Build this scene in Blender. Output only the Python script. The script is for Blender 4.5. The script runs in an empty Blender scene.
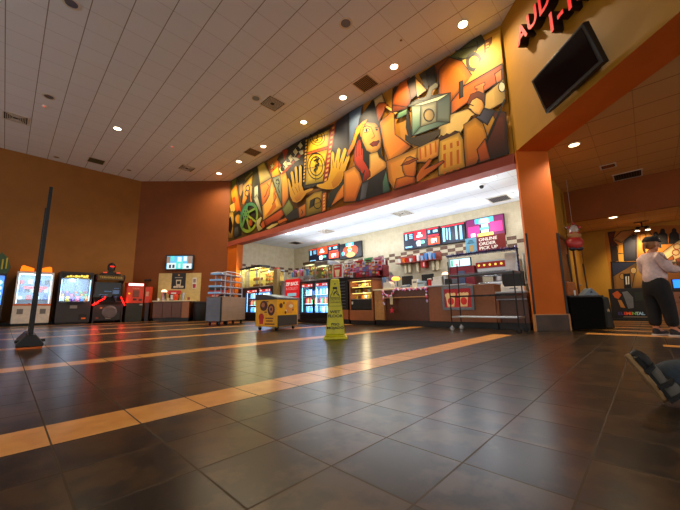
import bpy, bmesh, math, random
from mathutils import Vector, Matrix
PI=math.pi; S2=math.sqrt(2)
SC=bpy.context.scene; COL=SC.collection
RND=random.Random(11)
ORD='first second third fourth fifth sixth seventh eighth ninth tenth eleventh twelfth thirteenth fourteenth fifteenth sixteenth seventeenth eighteenth nineteenth twentieth'.split()

# ------------------------------------------------------------------ materials
def lin(c):
    return tuple(((v/255)/12.92 if v/255<=.04045 else ((v/255+.055)/1.055)**2.4) for v in c)
MATS={}
def mat(name,c,rough=.5,metal=0.0,var=.10,scale=8,emit=0,ecol=None,spec=.5,bump=0,trans=0):
    if name in MATS: return MATS[name]
    m=bpy.data.materials.new(name); m.use_nodes=True; nt=m.node_tree; b=nt.nodes['Principled BSDF']
    c=lin(c)
    tc=nt.nodes.new('ShaderNodeTexCoord'); n=nt.nodes.new('ShaderNodeTexNoise'); n.inputs['Scale'].default_value=scale; n.inputs['Detail'].default_value=3
    nt.links.new(tc.outputs['Object'],n.inputs['Vector'])
    r=nt.nodes.new('ShaderNodeValToRGB'); r.color_ramp.elements[0].position=.3; r.color_ramp.elements[1].position=.7
    r.color_ramp.elements[0].color=tuple(v*(1-var) for v in c)+(1,); r.color_ramp.elements[1].color=tuple(min(1,v*(1+var)) for v in c)+(1,)
    nt.links.new(n.outputs['Fac'],r.inputs['Fac']); nt.links.new(r.outputs['Color'],b.inputs['Base Color'])
    b.inputs['Roughness'].default_value=rough; b.inputs['Metallic'].default_value=metal
    b.inputs['Specular IOR Level'].default_value=spec
    if emit:
        b.inputs['Emission Color'].default_value=(lin(ecol) if ecol else c)+(1,); b.inputs['Emission Strength'].default_value=emit
    if bump:
        bp=nt.nodes.new('ShaderNodeBump'); bp.inputs['Strength'].default_value=bump; bp.inputs['Distance'].default_value=.01
        nt.links.new(n.outputs['Fac'],bp.inputs['Height']); nt.links.new(bp.outputs['Normal'],b.inputs['Normal'])
    MATS[name]=m; return m
def glass(name='pane glass',tint=(245,250,250),gloss=.06):
    if name in MATS: return MATS[name]
    m=bpy.data.materials.new(name); m.use_nodes=True; nt=m.node_tree; nt.nodes.clear()
    o=nt.nodes.new('ShaderNodeOutputMaterial'); t=nt.nodes.new('ShaderNodeBsdfTransparent'); t.inputs[0].default_value=lin(tint)+(1,)
    g=nt.nodes.new('ShaderNodeBsdfGlossy'); g.inputs['Roughness'].default_value=.03
    x=nt.nodes.new('ShaderNodeMixShader'); x.inputs[0].default_value=gloss
    nt.links.new(t.outputs[0],x.inputs[1]); nt.links.new(g.outputs[0],x.inputs[2]); nt.links.new(x.outputs[0],o.inputs[0])
    MATS[name]=m; return m
class NT:
    """tiny node-graph helper for the tiled surfaces"""
    def __init__(s,name):
        s.m=bpy.data.materials.new(name); s.m.use_nodes=True; s.nt=s.m.node_tree; s.b=s.nt.nodes['Principled BSDF']
    def put(s,sock,v):
        if hasattr(v,'is_output'): s.nt.links.new(v,sock)
        else: sock.default_value=v
    def math(s,op,a,b=0.0,c=0.0):
        n=s.nt.nodes.new('ShaderNodeMath'); n.operation=op
        for k,v in enumerate((a,b,c)): s.put(n.inputs[k],v)
        return n.outputs[0]
    def pos(s):
        g=s.nt.nodes.new('ShaderNodeTexCoord'); x=s.nt.nodes.new('ShaderNodeSeparateXYZ'); s.nt.links.new(g.outputs['Object'],x.inputs[0])
        return g.outputs['Object'],x.outputs[0],x.outputs[1],x.outputs[2]
    def mix(s,f,a,b):
        n=s.nt.nodes.new('ShaderNodeMix'); n.data_type='RGBA'
        s.put(n.inputs[0],f)
        for k,v in((6,a),(7,b)):
            s.put(n.inputs[k],v if hasattr(v,'is_output') else tuple(v)+((1,) if len(v)==3 else ()))
        return n.outputs[2]
    def noise(s,vec,scale,detail=4,rough=.6):
        n=s.nt.nodes.new('ShaderNodeTexNoise'); s.nt.links.new(vec,n.inputs['Vector']); n.inputs['Scale'].default_value=scale; n.inputs['Detail'].default_value=detail; n.inputs['Roughness'].default_value=rough
        return n.outputs['Fac']
    def white(s,x,y):
        c=s.nt.nodes.new('ShaderNodeCombineXYZ'); s.put(c.inputs[0],x); s.put(c.inputs[1],y)
        n=s.nt.nodes.new('ShaderNodeTexWhiteNoise'); n.noise_dimensions='3D'; s.nt.links.new(c.outputs[0],n.inputs['Vector']); return n.outputs['Value']
    def grid(s,v,step,off,half):
        """1 on the joint lines of a grid"""
        f=s.math('FRACT',s.math('DIVIDE',s.math('SUBTRACT',v,off),step))
        d=s.math('MULTIPLY',s.math('MINIMUM',f,s.math('SUBTRACT',1.0,f)),step)
        return s.math('LESS_THAN',d,half)
    def ramp(s,v,a,b):
        n=s.nt.nodes.new('ShaderNodeMapRange'); s.put(n.inputs[0],v); n.inputs[1].default_value=a; n.inputs[2].default_value=b; return n.outputs[0]
    def bump(s,h,strength,dist=.004):
        n=s.nt.nodes.new('ShaderNodeBump'); n.inputs['Strength'].default_value=strength; n.inputs['Distance'].default_value=dist
        s.put(n.inputs['Height'],h); s.nt.links.new(n.outputs[0],s.b.inputs['Normal'])

def floor_material():
    k=NT('slate look floor tile'); v,x,y,z=k.pos(); T=.3048
    gx=k.grid(x,T,.183,.0032); gy=k.grid(y,T,.201,.0032)
    # orange inlay rows: one tile wide, 2.286 m apart in the lobby (they stop at the hall), cross rows in the hall
    fy=k.math('SUBTRACT',k.math('MODULO',k.math('SUBTRACT',y,1.73-2.286*3),2.286),0.0)
    row=k.math('MULTIPLY',k.math('LESS_THAN',fy,.3048),k.math('GREATER_THAN',y,1.6))
    lim=k.math('ADD',6.0,k.math('MULTIPLY',k.math('GREATER_THAN',y,3.0),1.15))
    row=k.math('MULTIPLY',row,k.math('LESS_THAN',x,lim))
    fx=k.math('MODULO',k.math('SUBTRACT',x,6.86),.99)
    hall=k.math('MULTIPLY',k.math('MULTIPLY',k.math('LESS_THAN',fx,.30),k.math('GREATER_THAN',x,6.8)),k.math('LESS_THAN',y,.84))
    h2=k.math('MULTIPLY',k.math('MULTIPLY',k.math('GREATER_THAN',x,5.36),k.math('LESS_THAN',x,5.6)),k.math('LESS_THAN',y,-.06))
    strip=k.math('MAXIMUM',k.math('MAXIMUM',row,hall),h2)
    edge=k.math('MULTIPLY',k.math('MAXIMUM',k.math('LESS_THAN',fy,.004),k.math('GREATER_THAN',fy,2.280)),k.math('GREATER_THAN',y,1.6))
    joint=k.math('MAXIMUM',k.math('MAXIMUM',gx,k.math('MULTIPLY',gy,k.math('SUBTRACT',1.0,strip))),edge)
    cell=k.white(k.math('FLOOR',k.math('DIVIDE',k.math('SUBTRACT',x,.183),T)),k.math('FLOOR',k.math('DIVIDE',k.math('SUBTRACT',y,.201),T)))
    vm=k.nt.nodes.new('ShaderNodeVectorMath'); vm.operation='ADD'; k.nt.links.new(v,vm.inputs[0])
    cc=k.nt.nodes.new('ShaderNodeCombineXYZ')
    for i in range(3): k.put(cc.inputs[i],k.math('MULTIPLY',cell,37.0))
    k.nt.links.new(cc.outputs[0],vm.inputs[1]); w=vm.outputs[0]
    n1=k.ramp(k.noise(w,4.2,5,.6),.46,.57); n2=k.ramp(k.noise(w,9,3,.55),.3,.75)
    dark=k.mix(n1,lin((25,21,18)),lin((74,54,31)))
    dark=k.mix(k.math('MULTIPLY',n2,.35),dark,lin((38,35,33)))
    dark=k.mix(k.math('MULTIPLY',cell,.35),dark,lin((32,27,23)))
    org=k.mix(n2,lin((206,138,66)),lin((232,170,92)))
    c=k.mix(strip,dark,org); c=k.mix(joint,c,lin((66,52,34)))
    k.nt.links.new(c,k.b.inputs['Base Color'])
    k.put(k.b.inputs['Roughness'],k.math('ADD',k.math('MULTIPLY',n2,.0),k.math('ADD',.28,k.math('MULTIPLY',joint,.4))))
    k.b.inputs['Specular IOR Level'].default_value=.27
    und=k.noise(v,5,2,.5)
    k.bump(k.math('ADD',k.math('MULTIPLY',joint,-1.0),k.math('MULTIPLY',und,.35)),.022,.003)
    return k.m
def ceiling_material(name,base,line,ox,oy,step=.6096):
    k=NT(name); v,x,y,z=k.pos()
    j=k.math('MAXIMUM',k.grid(x,step,ox,.009),k.math('MULTIPLY',k.grid(y,step,oy,.006),.45))
    n=k.ramp(k.noise(v,60,3,.7),.3,.7); n3=k.noise(v,.6,2)
    cell=k.white(k.math('FLOOR',k.math('DIVIDE',k.math('SUBTRACT',x,ox),step)),k.math('FLOOR',k.math('DIVIDE',k.math('SUBTRACT',y,oy),step)))
    c=k.mix(k.math('ADD',k.math('MULTIPLY',n,.12),k.math('MULTIPLY',cell,.12)),base,tuple(q*.78 for q in base))
    c=k.mix(j,c,line); k.nt.links.new(c,k.b.inputs['Base Color']); k.b.inputs['Roughness'].default_value=.9
    k.bump(k.math('SUBTRACT',k.math('MULTIPLY',n,.3),j),.25,.004); return k.m
def paint(name,c,var=.07):
    return mat(name,c,.62,0,var,2.2,spec=.3,bump=.12)
def kitchen_wall():
    k=NT('cream wall tile with brown checker band'); v,x,y,z=k.pos()
    u=k.math('DIVIDE',k.math('ADD',x,y),.27); w=k.math('DIVIDE',k.math('SUBTRACT',z,2.19),.115)
    band=k.math('MULTIPLY',k.math('GREATER_THAN',w,0.0),k.math('LESS_THAN',w,3.0))
    ch=k.math('MODULO',k.math('ADD',k.math('FLOOR',u),k.math('ADD',k.math('FLOOR',w),200.0)),2.0)
    chk=k.math('MULTIPLY',band,k.math('LESS_THAN',k.math('ABSOLUTE',ch),.5))
    j=k.math('MAXIMUM',k.grid(k.math('ADD',x,y),.135,0,.003),k.grid(z,.0575,2.19,.003))
    n=k.ramp(k.noise(v,5,5,.7),.3,.7)
    c=k.mix(n,lin((188,172,140)),lin((208,194,164))); c=k.mix(chk,c,lin((96,60,38))); c=k.mix(k.math('MULTIPLY',j,.35),c,lin((170,152,120)))
    k.nt.links.new(c,k.b.inputs['Base Color']); k.b.inputs['Roughness'].default_value=.42; k.bump(k.math('MULTIPLY',j,-1.0),.3); return k.m
def vcol_material(name='painted mural'):
    k=NT(name); a=k.nt.nodes.new('ShaderNodeVertexColor'); a.layer_name='paint'
    v,x,y,z=k.pos(); n=k.ramp(k.noise(v,14,4),.3,.7)
    h=k.nt.nodes.new('ShaderNodeMix'); h.data_type='RGBA'; h.blend_type='MULTIPLY'; k.put(h.inputs[0],k.math('MULTIPLY',n,.14))
    k.nt.links.new(a.outputs['Color'],h.inputs[6]); h.inputs[7].default_value=(.6,.55,.5,1)
    k.nt.links.new(h.outputs[2],k.b.inputs['Base Color']); k.b.inputs['Roughness'].default_value=.55; k.b.inputs['Specular IOR Level'].default_value=.3; return k.m

# ------------------------------------------------------------------ mesh building
class MB:
    def __init__(s,m): s.bm=bmesh.new(); s.mats=[m]; s.T=Matrix.Identity(4)
    def mi(s,m):
        if m is None: return 0
        if m not in s.mats: s.mats.append(m)
        return s.mats.index(m)
    def face(s,pts,m=None):
        try: f=s.bm.faces.new([s.bm.verts.new(s.T@Vector(p)) for p in pts]); f.material_index=s.mi(m); return f
        except ValueError: return None
    def solid(s,vs,fs,m=None):
        vv=[s.bm.verts.new(s.T@Vector(p)) for p in vs]; k=s.mi(m)
        for f in fs: s.bm.faces.new([vv[i] for i in f]).material_index=k
        return s
    def box(s,x0,x1,y0,y1,z0,z1,m=None):
        return s.solid([(x0,y0,z0),(x1,y0,z0),(x1,y1,z0),(x0,y1,z0),(x0,y0,z1),(x1,y0,z1),(x1,y1,z1),(x0,y1,z1)],[(3,2,1,0),(4,5,6,7),(0,1,5,4),(1,2,6,5),(2,3,7,6),(3,0,4,7)],m)
    def frustum(s,a,b,z0,z1,m=None):
        """a,b = (x0,x1,y0,y1) at z0 and z1"""
        q=lambda r,z:[(r[0],r[2],z),(r[1],r[2],z),(r[1],r[3],z),(r[0],r[3],z)]
        return s.solid(q(a,z0)+q(b,z1),[(3,2,1,0),(4,5,6,7),(0,1,5,4),(1,2,6,5),(2,3,7,6),(3,0,4,7)],m)
    def prism(s,poly,axis,a,b,m=None):
        f={'x':lambda p,h:(h,p[0],p[1]),'y':lambda p,h:(p[0],h,p[1]),'z':lambda p,h:(p[0],p[1],h)}[axis]; n=len(poly)
        s.solid([f(p,a) for p in poly]+[f(p,b) for p in poly],[tuple(range(n))[::-1],tuple(range(n,2*n))]+[(i,(i+1)%n,n+(i+1)%n,n+i) for i in range(n)],m); return s
    def tube(s,pts,r,seg=8,m=None,r1=None):
        pts=[Vector(p) for p in pts]; n=len(pts); rings=[]; k=s.mi(m); up=None
        for i,p in enumerate(pts):
            d=(pts[min(i+1,n-1)]-pts[max(i-1,0)]).normalized()
            a=Vector((0,0,1)) if abs(d.z)<.9 else Vector((1,0,0))
            if up is not None: a=up
            u=(a-d*a.dot(d)).normalized(); w=d.cross(u); up=u
            rr=r if r1 is None else r+(r1-r)*i/max(1,n-1)
            rings.append([s.bm.verts.new(s.T@(p+(u*math.cos(2*PI*j/seg)+w*math.sin(2*PI*j/seg))*rr)) for j in range(seg)])
        for A,B in zip(rings,rings[1:]):
            for j in range(seg): s.bm.faces.new([A[j],A[(j+1)%seg],B[(j+1)%seg],B[j]]).material_index=k
        s.bm.faces.new(rings[0][::-1]).material_index=k; s.bm.faces.new(rings[-1]).material_index=k; return s
    def lathe(s,prof,seg=16,m=None,c=(0,0,0)):
        rings=[]; k=s.mi(m); c=Vector(c)
        for r,z in prof: rings.append([s.bm.verts.new(s.T@(c+Vector((max(r,1e-4)*math.cos(2*PI*j/seg),max(r,1e-4)*math.sin(2*PI*j/seg),z)))) for j in range(seg)])
        for A,B in zip(rings,rings[1:]):
            for j in range(seg): s.bm.faces.new([A[j],A[(j+1)%seg],B[(j+1)%seg],B[j]]).material_index=k
        s.bm.faces.new(rings[0][::-1]).material_index=k; s.bm.faces.new(rings[-1]).material_index=k; return s
    def ball(s,c,r,seg=12,rings=8,m=None):
        r=(r,r,r) if not hasattr(r,'__len__') else r; k=s.mi(m)
        R=bmesh.ops.create_uvsphere(s.bm,u_segments=seg,v_segments=rings,radius=1,matrix=s.T@Matrix.Translation(Vector(c))@Matrix.Diagonal((r[0],r[1],r[2],1)))
        for v in R['verts']:
            for f in v.link_faces: f.material_index=k
        return s
    def build(s,name,parent=None,loc=(0,0,0),rz=0,bevel=0,smooth=True,rot=None):
        me=bpy.data.meshes.new(name)
        if not len(s.bm.faces)==0: bmesh.ops.recalc_face_normals(s.bm,faces=s.bm.faces)
        s.bm.to_mesh(me); s.bm.free()
        for m in s.mats: me.materials.append(m)
        if smooth:
            me.polygons.foreach_set('use_smooth',[True]*len(me.polygons)); me.set_sharp_from_angle(angle=math.radians(38))
        o=bpy.data.objects.new(name,me); COL.objects.link(o)
        o.location=loc; o.rotation_euler=rot if rot else (0,0,rz)
        if parent: o.parent=parent
        if bevel:
            b=o.modifiers.new('bevel','BEVEL'); b.width=bevel; b.segments=2; b.limit_method='ANGLE'; b.angle_limit=math.radians(40)
        return o
def tag(o,label=None,cat=None,group=None,kind=None):
    if label: o['label']=label
    if cat: o['category']=cat
    if group: o['group']=group
    if kind: o['kind']=kind
    return o
def thing(name,label,cat,loc=(0,0,0),rz=0,group=None):
    o=bpy.data.objects.new(name,None); COL.objects.link(o); o.empty_display_size=.1
    o.location=loc; o.rotation_euler=(0,0,rz); return tag(o,label,cat,group)
def part(name,parent,m,f,bevel=.004,label=None):
    b=MB(m); f(b); o=b.build(name,parent,bevel=bevel)
    if label: o['label']=label
    return o
def bx(name,parent,m,*d,bevel=.004,label=None):
    return part(name,parent,m,lambda b:b.box(*d),bevel,label)
def dup(src,loc,rz,label=None,group=None):
    r=src.copy(); COL.objects.link(r); r.location=loc; r.rotation_euler=(0,0,rz)
    for ch in src.children:
        c=ch.copy(); COL.objects.link(c); c.parent=r
        for g in ch.children:
            d=g.copy(); COL.objects.link(d); d.parent=c
    if label: r['label']=label
    if group: r['group']=group
    return r
def struct(name,b,bevel=0):
    return tag(b.build(name,bevel=bevel),kind='structure')
def lettering(txt,size,m,parent,loc,rot=(PI/2,0,0),depth=.002,align='CENTER',name='lettering',sx=1.0,spacing=1.0,offset=0.0):
    cu=bpy.data.curves.new('t','FONT'); cu.body=txt; cu.size=size; cu.extrude=depth; cu.align_x=align; cu.align_y='CENTER'; cu.space_character=spacing; cu.offset=offset; cu.resolution_u=3
    o=bpy.data.objects.new('t',cu); COL.objects.link(o); bpy.context.view_layer.update()
    me=bpy.data.meshes.new_from_object(o.evaluated_get(bpy.context.evaluated_depsgraph_get()))
    bpy.data.objects.remove(o); bpy.data.curves.remove(cu)
    me.materials.clear(); me.materials.append(m); me.name=name
    n=bpy.data.objects.new(name,me); COL.objects.link(n); n.location=loc; n.rotation_euler=rot; n.scale=(sx,1,1)
    if parent: n.parent=parent
    return n
def light(kind,name,loc,power,color=(1,1,1),size=.05,rot=(0,0,0),spot=None,blend=.5,parent=None):
    l=bpy.data.lights.new(name,kind); l.energy=power; l.color=color
    if kind=='AREA': l.shape='RECTANGLE'; l.size,l.size_y=size if hasattr(size,'__len__') else (size,size)
    else: l.shadow_soft_size=size
    if spot: l.spot_size=math.radians(spot); l.spot_blend=blend
    o=bpy.data.objects.new(name,l); COL.objects.link(o); o.location=loc; o.rotation_euler=rot
    if parent: o.parent=parent
    return o
def mural_mesh(name,data,x,step=.00025,ow=.018,gain=1.0):
    """painted wall picture: each colour field is a polygon of the paint layer, with a dark brushed contour"""
    bm=bmesh.new(); lay=bm.loops.layers.float_color.new('paint'); boxes=[]
    def fld(pts,cols,d):
        vs=[bm.verts.new((x-d,p[0],p[1])) for p in pts]
        try: f=bm.faces.new(vs)
        except ValueError: return
        for l,c in zip(f.loops,cols): l[lay]=tuple(v*gain for v in c)+(1,)
    for c1,c2,ang,ol,pts in data:
        q_=[p[0] for p in pts]; w_=[p[1] for p in pts]; bb=(min(q_)-.02,max(q_)+.02,min(w_)-.02,max(w_)+.02)
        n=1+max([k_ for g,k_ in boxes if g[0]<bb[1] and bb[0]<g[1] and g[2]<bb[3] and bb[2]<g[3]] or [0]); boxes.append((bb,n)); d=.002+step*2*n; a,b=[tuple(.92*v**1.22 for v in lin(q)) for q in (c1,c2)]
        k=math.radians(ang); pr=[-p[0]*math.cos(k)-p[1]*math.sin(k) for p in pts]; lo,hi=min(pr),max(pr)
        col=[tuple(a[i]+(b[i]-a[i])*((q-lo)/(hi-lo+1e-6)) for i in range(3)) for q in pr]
        m=len(pts); cy=sum(p[0] for p in pts)/m; cz=sum(p[1] for p in pts)/m
        sg=[(pts[i][0]-cy)*(pts[(i+1)%m][1]-cz)-(pts[(i+1)%m][0]-cy)*(pts[i][1]-cz) for i in range(m)]
        if ol and m>3 and (min(sg)>0 or max(sg)<0) and c1!=c2:
            edge=[tuple(v*.40 for v in q) for q in col]; inn=[(cy+(p[0]-cy)*.72,cz+(p[1]-cz)*.72) for p in pts]
            for i in range(m):
                j=(i+1)%m; fld([pts[i],pts[j],inn[j],inn[i]],[edge[i],edge[j],col[j],col[i]],d)
            fld(inn,[tuple(min(1,v*1.12) for v in q) for q in col],d)
        else: fld(pts,col,d)
        if ol:
            d+=step; w=ow; dk=[(.012,.008,.004)]*4
            for i in range(m):
                p,q=pts[i],pts[(i+1)%m]; l=math.hypot(q[0]-p[0],q[1]-p[1])
                if l<1e-4: continue
                ex,ez=(q[0]-p[0])/l*w/2,(q[1]-p[1])/l*w/2
                fld([(p[0]-ex-ez,p[1]-ez+ex),(q[0]+ex-ez,q[1]+ez+ex),(q[0]+ex+ez,q[1]+ez-ex),(p[0]-ex+ez,p[1]-ez-ex)],dk,d)
    me=bpy.data.meshes.new(name); bm.to_mesh(me); bm.free(); me.materials.append(vcol_material(name+' paint'))
    o=bpy.data.objects.new(name,me); COL.objects.link(o); return o

# common materials
BLACK=mat('black plastic',(22,22,24),.45); BLACKM=mat('black powder coat',(26,26,28),.35,.4); RUB=mat('rubber',(18,18,18),.8)
STEEL=mat('brushed steel',(176,178,182),.28,.95,.05,40); CHROME=mat('chrome',(200,202,206),.14,1,.03); GREYM=mat('grey metal',(120,124,132),.4,.6)
WHITE=mat('white plastic',(228,228,224),.4); CREAM=mat('cream laminate',(222,208,170),.5); RED=mat('red plastic',(196,26,24),.35)
WOOD=mat('cherry wood laminate',(156,94,56),.38,0,.10,14); WOODD=mat('dark cherry wood laminate',(98,56,36),.34,0,.10,14)
WOODL=mat('maple laminate',(196,142,84),.4,0,.16,14); YELLOW=mat('yellow plastic',(214,206,22),.38); GLASS=glass(); DARKGLASS=mat('dark screen glass',(10,12,16),.08)
ORANGE=mat('orange plastic',(226,110,28),.4); GREYL=mat('light grey plastic',(176,184,198),.4)
def em(name,c,s): return mat(name,c,.5,0,.04,8,emit=s,ecol=c)
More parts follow.
